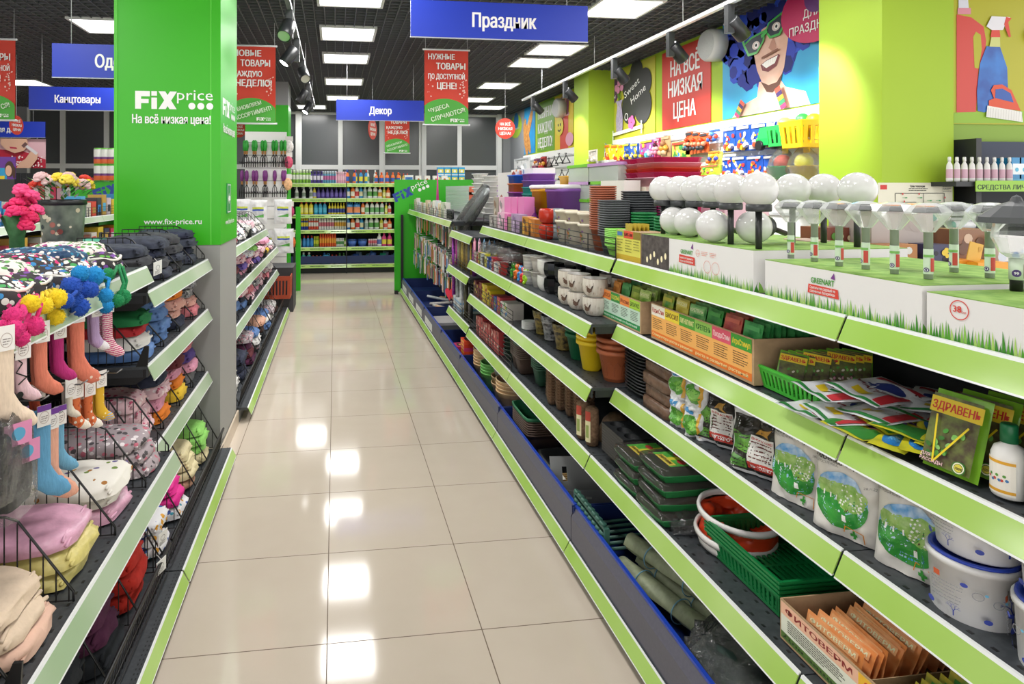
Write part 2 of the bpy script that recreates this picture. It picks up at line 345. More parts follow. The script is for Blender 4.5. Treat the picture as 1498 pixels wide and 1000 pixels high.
x, z = q(198, 159); fix_logo(d, x, z, .47, WHT, WHT)
x, z = q(194, 180); d.text('На всё низкая цена!', x, z, .055, WHT, .035, w=.468)
x, z = q(211, 328); d.text('www.fix-price.ru', x, z, .036, WHT, .005, w=.345); b.obj('logo_print', pil)
b = B(); d = flat(b, (PX1+.004, PY0, 0), (0, 1, 0), (0, 0, 1)); fix_logo(d, .07, 2.2, .47, WHT, WHT); d.text('На всё низкая цена!', .07, 2.09, .055, WHT, .035, w=.468); d.text('www.fix-price.ru', .15, 1.49, .036, WHT, .005, w=.345); b.obj('side_logo_print', pil)
b = B(); b.box(PX1+.004, PX1+.012, 4.30, 4.44, 1.56, 1.76, m('#2c8f4a', .4)); d = flat(b, (PX1+.012, 4.30, 1.56), (0, 1, 0), (0, 0, 1)); d.line([(.01, .01), (.13, .01), (.13, .19), (.01, .19), (.01, .01)], .006, WHT)
d.poly([(.03, .1), (.07, .14), (.07, .115), (.11, .115), (.11, .085), (.07, .085), (.07, .06)], WHT)
b.obj('exit_sign', label='small green sign with a white arrow on the side of the green pillar', cat='sign', loc=(PX1+.004, 4.30, 1.56))
# ---------------------------------------------------------------- ceiling lamps
def lamp_proto():
    t = thing('ceiling_light', 'x', 'light', (0, 0, 0), 'square ceiling panel lights'); b = B()
    for s in (-1, 1): b.box(s*.29-.0125, s*.29+.0125, -.3, .3, -.012, .04, FR); b.box(-.2775, .2775, s*.29-.0125, s*.29+.0125, -.012, .04, FR)
    b.box(-.3, .3, -.3, .3, .04, .06, FR); b.obj('frame', t)
    b = B(); b.box(-.277, .277, -.277, .277, .0, .03, m('#ffffff', .5, emit=1.6)); b.obj('diffuser', t); return t
lp = lamp_proto(); cnt = {}
for i, (x, y) in enumerate(LAMPS):
    row = {.14: 'above the aisle', 2.66: 'wall track row', -2.35: 'row left of the pillar', -4.9: 'row far left'}.get(x)
    k = cnt.get(x, 0); cnt[x] = k+1
    lab = 'square white ceiling light, %s from the shop front, %s' % (ORD[k], row) if row else ('square white ceiling light just before the dark back windows' if x < 0 else 'square white ceiling light in the back corner by the wall')
    if i == 0: lp.location = (x, y, CEIL); lp['label'] = lab
    else: dup(lp, (x, y, CEIL), lab)
# ---------------------------------------------------------------- shelving
from mathutils import noise as NZ
STRIP = m('#9cc352', .13, c2='#b8d682', scale=1.6, stretch=(.2, 1, .2)); STRIPW = m('#9db78f', .2, c2='#bfcdb4', scale=1.3, stretch=(.2, 1, .2)); LIP = m('#e9ebea', .25); NAVY = m('#16295f', .45); FASC = m('#5c5b68', .5, var=.04, scale=90)
def strip(bay, par, y0, y1, xf, z, s, mt=STRIP, zl=.062, out=.03):
    """tilted price holder on the shelf edge; s = +1 when the aisle lies on the -x side"""
    b = B(); y0 += .004; y1 -= .004; A = V((xf, 0, z+.004)); C = V((xf-s*out, 0, z-zl)); d = (C-A); n = V((-s*zl, 0, -out)).normalized()*-1
    def q(a0, a1, t, mtt):
        P = []
        for y in (y0, y1):
            for a in (a0, a1): p = A+d*a; P += [(p.x, y, p.z), (p.x+s*t, y, p.z+.001)]
        b.add(P, [(0, 1, 3, 2), (4, 6, 7, 5), (0, 4, 5, 1), (2, 3, 7, 6), (0, 2, 6, 4), (1, 5, 7, 3)], mtt)
    q(0, .1, .006, LIP); q(.1, .94, .004, mt); q(.94, 1, .006, LIP)
    return b.obj('price_strip', par)
def shelf(bay, y0, y1, xf, xb, z, s, mt=STRIP, name='shelf'):
    b = B(); x0, x1 = min(xf, xb), max(xf, xb); b.box(x0, x1, y0+.002, y1-.002, z-.012, z, STL)
    e = xf+s*.006; b.box(min(xf, e), max(xf, e), y0+.002, y1-.002, z-.045, z-.012, STL)
    for y in (y0+.003, y1-.006): b.box(min(xf+s*.02, xb), max(xf+s*.02, xb), y, y+.003, z-.045, z-.012, DRK)
    # perforation rows in the shelf plate
    for k in range(int((y1-y0)/.05)):
        for j in range(2): x = xf+s*(.03+.05*j); y = y0+.03+k*.05; b.box(x-.004, x+.004, y-.006, y+.006, z, z+.0006, BLK)
    o = b.obj(name, bay); strip(bay, o, y0, y1, xf, z, s, mt); return o
def fence(bay, y0, y1, x, z, h=.085, n=4):
    b = B()
    for k in range(n): zz = z+.012+h*k/(n-1); b.box(x-.0018, x+.0018, y0+.01, y1-.01, zz-.0018, zz+.0018, WIRE)
    k = max(2, round((y1-y0)/.33))
    for i in range(k+1): y = y0+.012+(y1-y0-.024)*i/k; b.box(x-.002, x+.002, y-.002, y+.002, z, z+h+.014, WIRE)
    return b.obj('wire_fence', bay)
GX = 1.70   # middle of the right-hand gondola
def right_bay(label, y0, y1, rows, fences=(), top=None, bins=1, top_back=True):
    t = thing('gondola_bay', label, 'shelving', (GX, (y0+y1)/2, 0), 'double-sided gondola bays right of the aisle')
    def P(o): o.location = o.location-V(t.location); return o
    zt = max(r[1] for r in rows)
    b = B(); b.box(GX-.012, GX+.012, y0+.003, y1-.003, .1, zt-.02, DRK); P(b.obj('back_panel', t))
    b = B(); b.box(GX-.03, GX+.03, y1-.03, y1-.002, 0, zt-.02, DRK); P(b.obj('upright', t))
    b = B(); b.box(1.12, 2.3, y0+.002, y1-.002, .0, .09, BLK); P(b.obj('plinth', t))
    b = B(); b.box(1.072, GX-.02, y0+.002, y1-.002, .09, .105, STL); o = P(b.obj('base_deck', t)); strip(t, o, y0, y1, 1.07, .1, 1, zl=.05)
    b = B(); b.box(GX+.02, 2.33, y0+.002, y1-.002, .09, .105, STL); P(b.obj('base_deck', t))
    for xf, z in rows:
        o = P(shelf(t, y0, y1, xf, GX-.015, z, 1))
    if top_back: P(shelf(t, y0, y1, 2.12, GX+.015, zt, -1))
    for (x, z) in fences: P(fence(t, y0, y1, x, z))
    w = (y1-y0)/bins
    for k in range(bins):
        a, c = y0+k*w+.004, y0+(k+1)*w-.004; b = B()
        b.box(1.078, 1.084, a, c, .106, .215, FASC)
        b.add([(1.078, a, .215), (1.084, a, .215), (1.084, c, .215), (1.078, c, .215), (1.1, a, .262), (1.106, a, .262), (1.106, c, .262), (1.1, c, .262)], [(0, 4, 5, 1), (3, 2, 6, 7), (0, 3, 7, 4), (1, 5, 6, 2)], FASC)
        b.box(1.096, 1.11, a, c, .258, .268, m('#1f43ae', .35))
        b.add([(1.085, a, .108), (1.085, c, .108), (1.107, c, .258), (1.107, a, .258)], [(0, 1, 2, 3)], NAVY)
        b.box(1.085, GX-.02, a, a+.006, .106, .262, NAVY); b.box(1.085, GX-.02, c-.006, c, .106, .262, NAVY); b.box(1.09, GX-.02, a, c, .1055, .112, NAVY)
        P(b.obj('bin', t))
    return t
J = [.13, 1.46, 2.79, 4.12, 5.45, 6.45, 7.72, 8.98, 10.25]
Z1, Z2, Z3, Z4 = 1.395, 1.09, .795, .49
right_bay('gondola bay with the garden lamps on its top shelf, closest to the shop front', J[0], J[1], [(1.30, Z1), (1.30, Z2), (1.29, Z3), (1.17, Z4)])
right_bay('gondola bay with white globe lamps on top and seed boxes below', J[1], J[2], [(1.30, Z1), (1.30, Z2), (1.29, Z3), (1.17, Z4)])
right_bay('gondola bay with rooster pots on its deep second shelf', J[2], J[3], [(1.29, Z1), (1.177, Z2+.005), (1.177, .80), (1.168, Z4)], [(1.30, Z1)])
right_bay('gondola bay with wire fences on three shelves, pink gift boxes on top', J[3], J[4], [(1.29, Z1), (1.177, Z2+.005), (1.177, .80), (1.168, Z4)], [(1.30, Z1), (1.187, Z2+.005), (1.187, .80), (1.178, Z4)])
right_bay('gondola bay with low top shelf, between the wire-fenced shelves and the hanging cards', J[4], J[5], [(1.2, 1.295), (1.17, .94), (1.17, .51)], [(1.18, .94), (1.18, .51)])
for i, l in ((5, 'gondola bay with hanging party cards, beside the low-topped bay'), (6, 'middle one of the three gondola bays with hanging party cards'), (7, 'gondola bay with hanging party cards beside the green end panel')):
    right_bay(l, J[i], J[i+1], [(1.2, 1.385)], [(1.21, 1.385)], bins=1)
# green end panel of the right gondola
EY = 10.32; b = B(); ex0, ex1 = at_y(577, 262, EY).x, at_y(692, 262, EY).x
t = thing('gondola_end_panel', 'tall green end panel with blue and white logo closing the right gondola', 'panel', (ex0, EY, 0))
b.box(0, ex1-ex0, -.02, .02, .03, 1.875, m('#2fae14', .4)); d = flat(b, (0, -.02, 0), *XUP)
lx = at_y(571, 296, EY); fix_logo(d, .02, lx.z-.0, .62, m('#1d3f9c', .4), WHT, rot=.42); b.obj('panel', t)
b = B(); b.box(.1, .14, -.06, -.021, 0, 1.3, BLK); b.obj('post', t); b = B(); b.box(0, .06, -.05, .05, 0, .06, BLK); b.obj('foot', t)
# ---------------------------------------------------------------- goods builders (fronts face local -y, bases at z = 0)
def pot(r0, r1, h, mt, rim=.006, rh=.009, seg=20, flare=0, sq=0, inner=None, wall=.0014):
    b = B(); b.lathe([(r0*.9, 0), (r0*.94, .004), (r0+(r1-r0)*.9, h-rh), (r1, h-rh), (r1+rim, h-rh+.002), (r1+rim, h), (r1-wall, h)], mt, seg=seg, sq=sq, cap='bottom')
    b.lathe([(r1-wall, h), (r0-wall, .004), (1e-4, .004)], inner or mt, seg=seg, sq=sq, cap=False); return b
def bag(w, h, t, mt, back=None, nu=26, nv=30, seed=0, amp=.012, seam=.06, flatb=.35):
    """filled pillow bag standing on z = 0; returns builder and the front surface function (0..w, 0..h)"""
    b = B(); S = seed*7.3
    def bulge(u, v):
        a = max(0, 1-abs(2*u-1)**3); vv = max(0, min(1, (v+flatb*.3)/(1+flatb*.3))); c = max(0, 1-abs(2*vv-1)**4)
        return (a*c)**.6
    def P(u, v, sg):
        x = (u-.5)*w*(1-.05*math.sin(PI*v)); z = v*h; n = NZ.noise(V((u*3+S, v*3.5, S+sg)))*amp*2+NZ.noise(V((u*9, v*9+S, sg)))*amp*.7
        k = bulge(u, v); return V((x, -sg*(t/2*k)+n*min(1, k*1.5), max(0.001, z+NZ.noise(V((u*4+S, 2, v)))*amp*(.5 if v > .5 else .1))))
    b.grid(lambda u, v: P(u, v, 1), nu, nv, mt); b.grid(lambda u, v: P(1-u, v, -1), nu, nv, back or mt)
    return b, (lambda x, z: P(x/w, z/h, 1))
def lump(b, c, sx, sy, sz, mt, seed=0, nu=22, nv=10, amp=.12, e=.55, f=3., top=1.):
    """soft folded heap: flat-bottomed rounded block with wrinkles"""
    c = V(c)
    def sp(x, p): return math.copysign(abs(x)**p, x)
    def fn(u, v):
        a = u*2*PI; ph = v*PI/2; r = sp(math.cos(ph), e); x, y, z = sp(math.cos(a), e)*r, sp(math.sin(a), e)*r, sp(math.sin(ph), e*top)
        q = V((x, y, z)); n = NZ.noise(q*f*.6+V((seed*3.1, seed, 0)))*amp+abs(NZ.noise(V((x*f*1.5+seed, y*f*1.5, z*f*3))))*amp*.8
        s = 1+n*(.3+.7*z); return c+V((x*sx*(1+n*.5), y*sy*(1+n*.5), max(0, z*sz*s)))
    b.grid(fn, nu, nv, mt)
def packet(w, h, t, mt, edge=None):
    b = B(); b.grid(lambda u, v: V(((u-.5)*w, -t*(1-abs(2*u-1)**2)*(1-abs(2*v-1)**4), v*h)), 4, 4, mt); b.grid(lambda u, v: V(((.5-u)*w, t*(1-abs(2*u-1)**2)*(1-abs(2*v-1)**4), v*h)), 4, 4, edge or mt); return b
def rows(proto, pos, lab, group, rz=None, ch=None):
    """copies of one finished thing; lab(i) gives each its own label"""
    ch = list(proto.children) if ch is None else ch
    for i, p in enumerate(pos):
        r = rz[i] if isinstance(rz, (list, tuple)) else rz
        if i == 0:
            proto.location = p; proto['label'] = lab(0); proto['group'] = group
            if r is not None: proto.rotation_euler = (0, 0, r) if not isinstance(r, Euler) else r
            last = proto
        else:
            o = dup(proto, p, lab(i), None, group, ch=ch)
            if r is not None: o.rotation_euler = (0, 0, r) if not isinstance(r, Euler) else r
RZ = -PI/2   # turns a front from -y to -x, towards the aisle
def nth(i): return ORD[i]
# ---------------------------------------------------------------- garden lamps on the top shelf
CARD = m('#e6e4e2', .6); KRAFT = m('#b39470', .8, var=.06, scale=40); TURF = m('#6f9a3c', .7, c2='#93b85a', scale=25)
def grass(d, x0, x1, h, n, seed):
    r = random.Random(seed); gs = [m('#58a02f', .6), m('#86c04c', .6), m('#a9d06a', .6), m('#3f8a26', .6)]
    for i in range(n):
        x = x0+(x1-x0)*(i+.5)/n; hh = h*(.45+.55*r.random()); wd = (x1-x0)/n*.95; l = (r.random()-.5)*wd
        a, c = max(x0, x-wd*.6), min(x1, x+wd*.6); d.poly([(a, 0), (c, 0), ((x+c)/2*.5+x*.5, hh*.55), (min(max(x+l, x0), x1), hh)], gs[r.randrange(4)])
        if i % 6 == 5: d.h = .0004+.0003*(i % 3)
def greenart(name, label, y0, y1, x0, x1, z0, h, kind, seed):
    """printed lamp display carton whose long front faces the aisle"""
    b = B(); W = y1-y0; t = thing(name, label, 'display box', (x0, y1, z0), 'white lamp display cartons')
    b.box(0, x1-x0, -W, 0, 0, h-.002, CARD); b.box(.0, x1-x0, -W, 0, h-.002, h, TURF)
    d = flat(b, (0, 0, 0), *YUP, step=.0001); G = m('#4d9a3a', .5); RD = m('#d8453a', .5); OR = m('#e06a50', .5)
    g0 = 0
    if kind == 'A':
        g0 = W*.31; d.rect(0, .0, g0, h, m('#4d4543', .6, var=.3, scale=40))
        for k in range(6): d.disc(.05+.03*k, .03+.014*(k % 3), .008, m('#fff3c8', .4), ry=.013)
    grass(d, g0, W, .05, int((W-g0)/.007), seed); d.h = .0016
    if kind != 'C':
        lx = g0+.085 if kind == 'A' else .19
        d.text('GREENART', lx, h*.62, .016, G, .03, w=.082); d.poly([(lx+.07, h*.8), (lx+.082, h*.94), (lx+.085, h*.78)], m('#7b3f8c', .5))
        d.poly([(lx-.012, h*.36), (lx+.098, h*.34), (lx+.095, h*.56), (lx-.009, h*.58)], RD); d.text('Светильник садовый на', lx-.004, h*.475, .008, WHT, .01, w=.09); d.text('солнечных батарейках', lx-.004, h*.385, .008, WHT, .01, w=.09)
    if kind == 'A':
        d.ring(g0+.2, h*.7, .012, .0012, OR); d.text('66 см', g0+.193, h*.67, .006, OR, 0)
        for k in range(2): d.ring(g0+.26+.05*k, h*.38, .022, .0012, OR); d.ring(g0+.26+.05*k, h*.38, .013, .001, CARD); d.lines(g0+.225+.05*k, g0+.265+.05*k, h*.75, 3, .006, .0015, OR, k)
    if kind == 'C': d.ring(.075, h*.72, .021, .002, RD); d.text('38', .062, h*.67, .014, RD, .03); d.text('см', .08, h*.66, .006, RD, 0)
    e = flat(b, (0, -W, 0), *XUP, step=.0001); grass(e, 0, x1-x0, .04, 30, seed+5); e.h = .0016
    if kind == 'A': e.line([(.07, .06), (.09, .095), (.11, .06), (.07, .06)], .003, G); e.text('PAP', .08, .045, .008, G, 0)
    b.obj('carton', t); return t
greenart('lamp_display_box', 'white carton with night photo and grass print, carrying the globe lamps', 1.84, 2.575, 1.312, 1.86, Z1, .135, 'A', 1)
greenart('lamp_display_box', 'white carton with grass print and red caption, carrying diamond lamps', 1.262, 1.785, 1.312, 1.80, Z1, .112, 'B', 2)
greenart('lamp_display_box', 'white carton with grass print and red 38 circle, in front of the dark lantern', .70, 1.25, 1.312, 1.72, Z1, .10, 'C', 3)
def globe_lamp(standing=True):
    t = thing('globe_lamp', 'x', 'garden lamp'); b = B(); r = .058
    b.ball((0, 0, .19), r, m('#dddcda', .1), 24, 14); b.obj('globe', t)
    b = B(); b.lathe([(.036, .12), (.038, .125), (.038, .142), (.03, .146)], m('#3a3c3e', .4), seg=20); b.obj('collar', t)
    b = B(); b.lathe([(.010, 0), (.010, .12)], m('#2c2d2e', .4), seg=10); b.obj('stake', t); return t
gl = globe_lamp(); UG = [(970, 279, 2.72), (994, 277, 2.66), (1017, 279, 2.56), (1043, 285, 2.42), (1069, 277, 2.2), (1110, 276, 2.03), (1159, 277, 2.25), (1205, 278, 2.27), (1254, 280, 2.1)]
pos = []
for u, v, dd in UG: p = V((0, 0, EYE))+ray(u, v)*dd; pos.append((p.x, p.y, Z1+.136))
rows(gl, pos, lambda i: 'white globe lamp upright on a black stake, %s from the brown pot stacks' % nth(i), 'upright globe lamps')
def lying():
    t = thing('globe_lamp', 'x', 'garden lamp'); b = B(); b.ball((0, 0, .06), .058, m('#dddcda', .1), 24, 14); b.obj('globe', t)
    b = B(); R = Matrix.Rotation(PI/2, 3, 'X'); b.lathe([(.036, .05), (.038, .055), (.038, .075), (.03, .08)], m('#3a3c3e', .4), c=(0, 0, .06), R=Matrix.Rotation(-PI/2, 3, 'X'), seg=20); b.obj('collar', t)
    b = B(); b.tube([(0, .08, .06), (0, .2, .03)], .010, m('#2c2d2e', .4), 8); b.obj('stake', t); return t
ll = lying(); pos = []
for u, v, dd in ((986, 326, 2.66), (1008, 328, 2.52), (1043, 330, 2.27), (1103, 331, 2.2)): p = V((0, 0, EYE))+ray(u, v)*dd; pos.append((p.x, p.y, Z1+.136))
rows(ll, pos, lambda i: 'white globe lamp lying on its side under the upright ones, %s from the brown pots' % nth(i), 'lying globe lamps', [-.9, -.8, -1.0, -1.15])
def diamond_lamp():
    t = thing('diamond_lamp', 'x', 'garden lamp'); G = clear()
    b = B(); b.lathe([(.014, .112), (.047, .156), (.0475, .160), (.034, .176), (.016, .182), (1e-4, .183)], G, seg=10, smooth=False, cap=True); b.obj('crystal', t)
    b = B(); b.lathe([(.030, .1585), (.034, .166), (.02, .172)], m('#2f3032', .4), seg=16); b.obj('solar_cap', t)
    b = B(); b.lathe([(.0095, 0), (.0095, .112), (.0135, .1125)], m('#b4b6b8', .3, .2), seg=14); b.obj('post', t)
    b = B(); b.lathe([(.0100, .012), (.0100, .072)], m('#cfe0c9', .5), seg=14, cap=False); b.obj('paper_sleeve', t)
    b = B(); fn = lambda x, y: V((.0104*math.sin(x/.0104), -.0104*math.cos(x/.0104), y)); d = D(b, fn, None, .0001, .0001); d.rect(.002, .018, .012, .05, m('#c8463c', .5), 3, 1); d.disc(-.006, .022, .0055, m('#4a3470', .5)); d.disc(-.006, .022, .0035, WHT); d.rect(-.012, .052, .012, .058, m('#7cb55c', .5), 5, 1); b.obj('sleeve_print', t)
    return t
dl = diamond_lamp(); tb = [(190, 525), (305, 540), (425, 562), (555, 578), (695, 600), (860, 625), (985, 592), (1160, 620)]
pos = [at_z(1100+.3*a, 220+.3*c, Z1+.113) for a, c in tb]
rows(dl, [tuple(p) for p in pos], lambda i: 'clear diamond-shaped lamp on a chrome post, %s from the globe lamps' % nth(i), 'diamond lamps on the grass carton', [-.9, -1.1, -.5, -1.4, -.7, -.6, -1.3, -.9])
# dark lantern with a crystal body in front of them
t = thing('garden_lantern', 'garden lantern with a dark ribbed canopy over a crystal body, on the 38 carton', 'garden lamp', tuple(at_z(1487, 425, Z1+.101)))
b = B(); b.lathe([(.012, 0), (.012, .05)], BLK, seg=12); b.obj('stake', t)
b = B(); b.lathe([(.0135, .025), (.0135, .072)], m('#cfdcc8', .5), seg=16); d = D(b, lambda x, y: V((.0138*math.sin(x/.0138), -.0138*math.cos(x/.0138), y)), None, .0001, .0001); d.disc(-.012, .04, .008, m('#4a3470', .5)); d.text('99', -.016, .037, .006, WHT, .02); d.rect(.002, .03, .012, .06, m('#c8463c', .5), 3, 1); b.obj('paper_sleeve', t)
b = B(); b.lathe([(.016, .074), (.03, .085), (.045, .12), (.04, .15), (.02, .155)], clear(), seg=9, smooth=False); b.obj('crystal', t)
b = B(); b.lathe([(.02, .15), (.07, .152), (.068, .165), (.035, .19), (.012, .2), (.008, .21), (1e-4, .215)], m('#4b4d4f', .5), seg=12, smooth=False); b.obj('canopy', t)
# ---------------------------------------------------------------- right gondola, top shelf behind the lamps
def fbox(name, label, cat, x, uL, uR, vT, zb, dep, mt, group=None, draw=None, side=None, top=None):
    """box whose front lies on the plane x and faces the aisle; its sides follow the photo, its base stands on zb"""
    y1 = at_x(uL, vT, x).y; q = at_x(uR, vT, x); y0 = q.y; h = at_x((uL+uR)/2, vT, x).z-zb; b = B()
    b.box(0, dep, -(y1-y0), 0, 0, h, mt)
    if draw: d = flat(b, (0, 0, 0), *YUP); draw(d, y1-y0, h)
    return b.obj(name, None, None, label, cat, group), (x, y1, y0, h)
def place(o, loc, rz=None): o.location = loc; o.rotation_euler = (0, 0, rz or 0); return o
def fb(name, label, cat, x, uL, uR, vT, zb, dep, mt, group=None, draw=None):
    o, (x, y1, y0, h) = fbox(name, label, cat, x, uL, uR, vT, zb, dep, mt, group, draw); o.location = (x, y1, zb); return o
def nest(proto, base, n, dz, lab, group, start=0):
    rows(proto, [(base[0], base[1], base[2]+k*dz) for k in range(n)], lambda i: lab(nth(start+i)), group)
TERR = m('#a4583a', .55, var=.1, scale=60); Z = Z1
nest(pot(.045, .064, .12, TERR).obj('plant_pot', cat='plant pot'), at_z(882, 366, Z), 20, .0118, lambda k: 'thin brown plant pot, %s from the bottom of the tall brown stack' % k, 'brown pot stack on the top shelf')
SQG = m('#4b4e52', .55, var=.1, scale=60); bk = pot(.042, .06, .1, SQG, sq=6).obj('square_pot', cat='plant pot')
nest(bk, (1.39, 3.02, Z), 16, .0115, lambda k: 'grey square pot, %s from the bottom of the stack beside the brown pots' % k, 'grey square pot stack')
b2 = pot(.046, .066, .11, m('#3f4246', .55), sq=6).obj('square_pot', cat='plant pot'); p = at_x(925, 280, 1.52)
nest(b2, (1.545, 3.065, Z), 18, .0122, lambda k: 'dark square pot, %s from the bottom of the stack behind the grey one' % k, 'dark square pot stack')
b2 = pot(.045, .064, .1, m('#33363a', .55), sq=6).obj('square_pot', cat='plant pot')
nest(b2, (1.65, 2.88, Z), 20, .0125, lambda k: 'black square pot, %s from the bottom of the stack behind the globe lamps' % k, 'black square pot stack')
b2 = pot(.042, .06, .09, m('#c01b72', .5), sq=6).obj('square_pot', cat='plant pot')
nest(b2, (1.70, 3.12, Z), 17, .0135, lambda k: 'magenta square pot, %s from the bottom of the magenta stack' % k, 'magenta pot stack')
b2 = pot(.04, .054, .08, m('#087a3e', .5)).obj('plant_pot', cat='plant pot')
nest(b2, (1.475, 2.87, Z), 11, .0135, lambda k: 'dark green pot, %s from the bottom of the stack near the globe lamps' % k, 'dark green pot stack')
b2 = pot(.038, .05, .08, m('#0a8043', .5)).obj('plant_pot', cat='plant pot')
nest(b2, (1.51, 2.725, Z), 10, .0135, lambda k: 'dark green pot, %s from the bottom of the smaller green stack' % k, 'smaller dark green pot stack')
b2 = pot(.03, .043, .06, m('#8fd65a', .5), sq=6).obj('square_pot', cat='plant pot')
nest(b2, (1.352, 2.90, Z), 10, .0085, lambda k: 'light green square pot, %s from the bottom of the stack by the wire fence' % k, 'light green pot stack')
# printed seed-feed carton standing beside the lamp carton
def yellow(d, W, h):
    d.rect(0, 0, W, h, m('#d8d35c', .55)); d.rect(0, 0, W, h*.2, m('#c7a72e', .55)); d.rect(0, h*.78, W*.33, h, m('#9fc14a', .5)); d.rect(W*.33, h*.76, W*.72, h, m('#e0553c', .5)); d.rect(W*.72, h*.76, W, h, m('#8a7a2e', .5))
    d.rect(W*.05, h*.82, W*.27, h*.95, m('#4a78b0', .5)); d.text('БИС-300', W*.36, h*.83, .014, m('#4d1d18', .5), .03, w=W*.33); d.lines(W*.04, W*.3, h*.68, 5, h*.09, .003, m('#7f7c3c', .5)); d.lines(W*.4, W*.68, h*.68, 5, h*.09, .003, m('#7f7c3c', .5), 4); d.lines(W*.74, W*.98, h*.68, 4, h*.09, .003, m('#7f7c3c', .5), 5)
fb('seed_carton', 'yellow printed carton of sachets standing between light green pots and lamp carton', 'carton', 1.315, 902, 937, 338, Z, .12, KRAFT, None, yellow)
sk = packet(.07, .06, .004, m('#b8a23a', .4)).obj('sachet', cat='sachet')
rows(sk, [(1.335+.014*k, 2.74-.01*(k % 3), Z+.11) for k in range(6)], lambda i: 'folded sachet %s in line inside the yellow carton' % nth(i), 'sachets in the yellow carton', RZ)
# cream planters with flowers
CREAM = m('#e6dcc6', .35)
def cream():
    t = thing('ceramic_planter', 'x', 'planter'); b = pot(.046, .066, .135, CREAM, rim=.004, rh=.016); b.obj('bowl', t)
    b = B(); fn = lambda x, y: V((.0575*math.sin(x/.0575), -(.046+.018*y/.13)*math.cos(x/.0575)-.001, y)); d = D(b, fn, None, .0002, .0004); r = random.Random(3)
    for k in range(16): x = (r.random()-.5)*.06; y = .03+r.random()*.06; d.disc(x, y, .004+.006*r.random(), m(r.choice(['#d98a3a', '#7c5a86', '#8a8a3c', '#c25a2a', '#5c6a30']), .5), n=7)
    b.obj('flower_print', t); return t
pr = cream(); pos = [at_z(u, v, Z)+V((.05, 0, .0)) for u, v in ((817, 353), (832, 357), (851, 362))]; pos += [p+V((0, 0, .062)) for p in pos]
rows(pr, pos, lambda i: 'cream planter with flower print, %s from the grey bowls, %s one of its pair' % (nth(i % 3), 'upper' if i > 2 else 'lower'), 'cream flowered planters', RZ)
def bowl(r, h, mt):
    b = B(); b.lathe([(r*.5, 0), (r*.8, h*.12), (r, h*.5), (r*.93, h*.85), (r*.8, h), (r*.72, h), (r*.6, h*.3), (1e-4, h*.2)], mt, seg=22); return b
for col, nm, u in (('#b9301f', 'red', 791), ('#8d979c', 'grey', 804)):
    q = bowl(.058, .1, m(col, .15)).obj('ceramic_bowl', cat='bowl'); p = at_z(u, 350, Z)+V((.045, 0, 0))
    rows(q, [p, p+V((0, 0, .101))], lambda i: 'glossy %s ceramic bowl, the %s of two stacked behind the wire fence' % (nm, ('lower', 'upper')[i]), 'stacked %s bowls' % nm)
# gift boxes and candles behind the fence
PINK = m('#e078b4', .5); k = 0
def patt(c, n=6, s=1):
    def f(d, W, h):
        r = random.Random(s)
        for i in range(n): d.disc(W*(.15+.7*r.random()), h*(.1+.8*r.random()), min(W, h)*.16, m(r.choice(c), .5), n=8)
    return f
GB = [(716, 726, 315, Z, .06, '#b9b2ae', 'silver patterned gift box at the fence corner', patt(['#7d6f70', '#d9d4d2'])), (719, 728, 313, Z, .0, '', '', None), (728, 738, 311, Z, .07, '#e8b9cf', 'pale pink patterned gift box, lower row', patt(['#8a7f86', '#f3e6ea'])),
      (738, 743, 313, Z, .07, '#e078b4', 'plain pink gift box, lower row', None), (742, 748, 317, Z, .06, '#9a8f72', 'olive candle box between the pink boxes', None), (748, 760, 313, Z, .06, '#ad92b4', 'lilac wrapped candle box behind the fence', patt(['#8d6f9c', '#d4c4d8'])),
      (760, 764, 325, Z, .05, '#3a3336', 'small black box between lilac and orange candles', None), (764, 773, 317, Z, .06, '#c98a2b', 'orange candle box beside the red bowls', patt(['#6b3d1d', '#e8c04d'])), (773, 782, 320, Z, .06, '#b96f2a', 'brown and orange candle box touching the red bowls', patt(['#e89a3a', '#5a2f1a']))]
for uL, uR, vT, zb, dep, c, l, f in GB:
    if l: fb('gift_box', l, 'box', 1.345, uL, uR, vT, zb, dep, m(c, .45), 'gift boxes behind the wire fence', f)
for i, (uL, uR, c, l, f) in enumerate([(722, 729, '#a79c90', 'grey patterned gift box standing in the upper row', patt(['#8a6d5a', '#d8cdbd'])), (730, 738, '#e3b7c9', 'upper pink and grey floral gift box', patt(['#9a8d92', '#f1e8ea'])), (738, 747.4, '#e27fb9', 'tall plain pink gift box, closest to the floral one', None), (748, 756, '#e27fb9', 'tall plain pink gift box, middle of three', None), (758, 767, '#e27fb9', 'tall plain pink gift box, beside the purple bottle', None)]):
    fb('gift_box', l, 'box', 1.42, uL, uR, 288+(uL-738)*.0, Z+.001, .08, m(c, .45), 'gift boxes behind the wire fence', f)
for u, c in ((772, '#8d2f86'), (781, '#7a2a80')):
    b = B(); b.lathe([(.03, 0), (.04, .05), (.035, .11), (.015, .15), (.012, .19), (.001, .195)], m(c, .15), seg=14); p = at_x(u, 300, 1.5); b.obj('decor_bottle', None, None, 'purple glass bottle %s the pink gift boxes' % ('beside' if u < 780 else 'second from'), 'bottle').location = (1.5, p.y, Z)
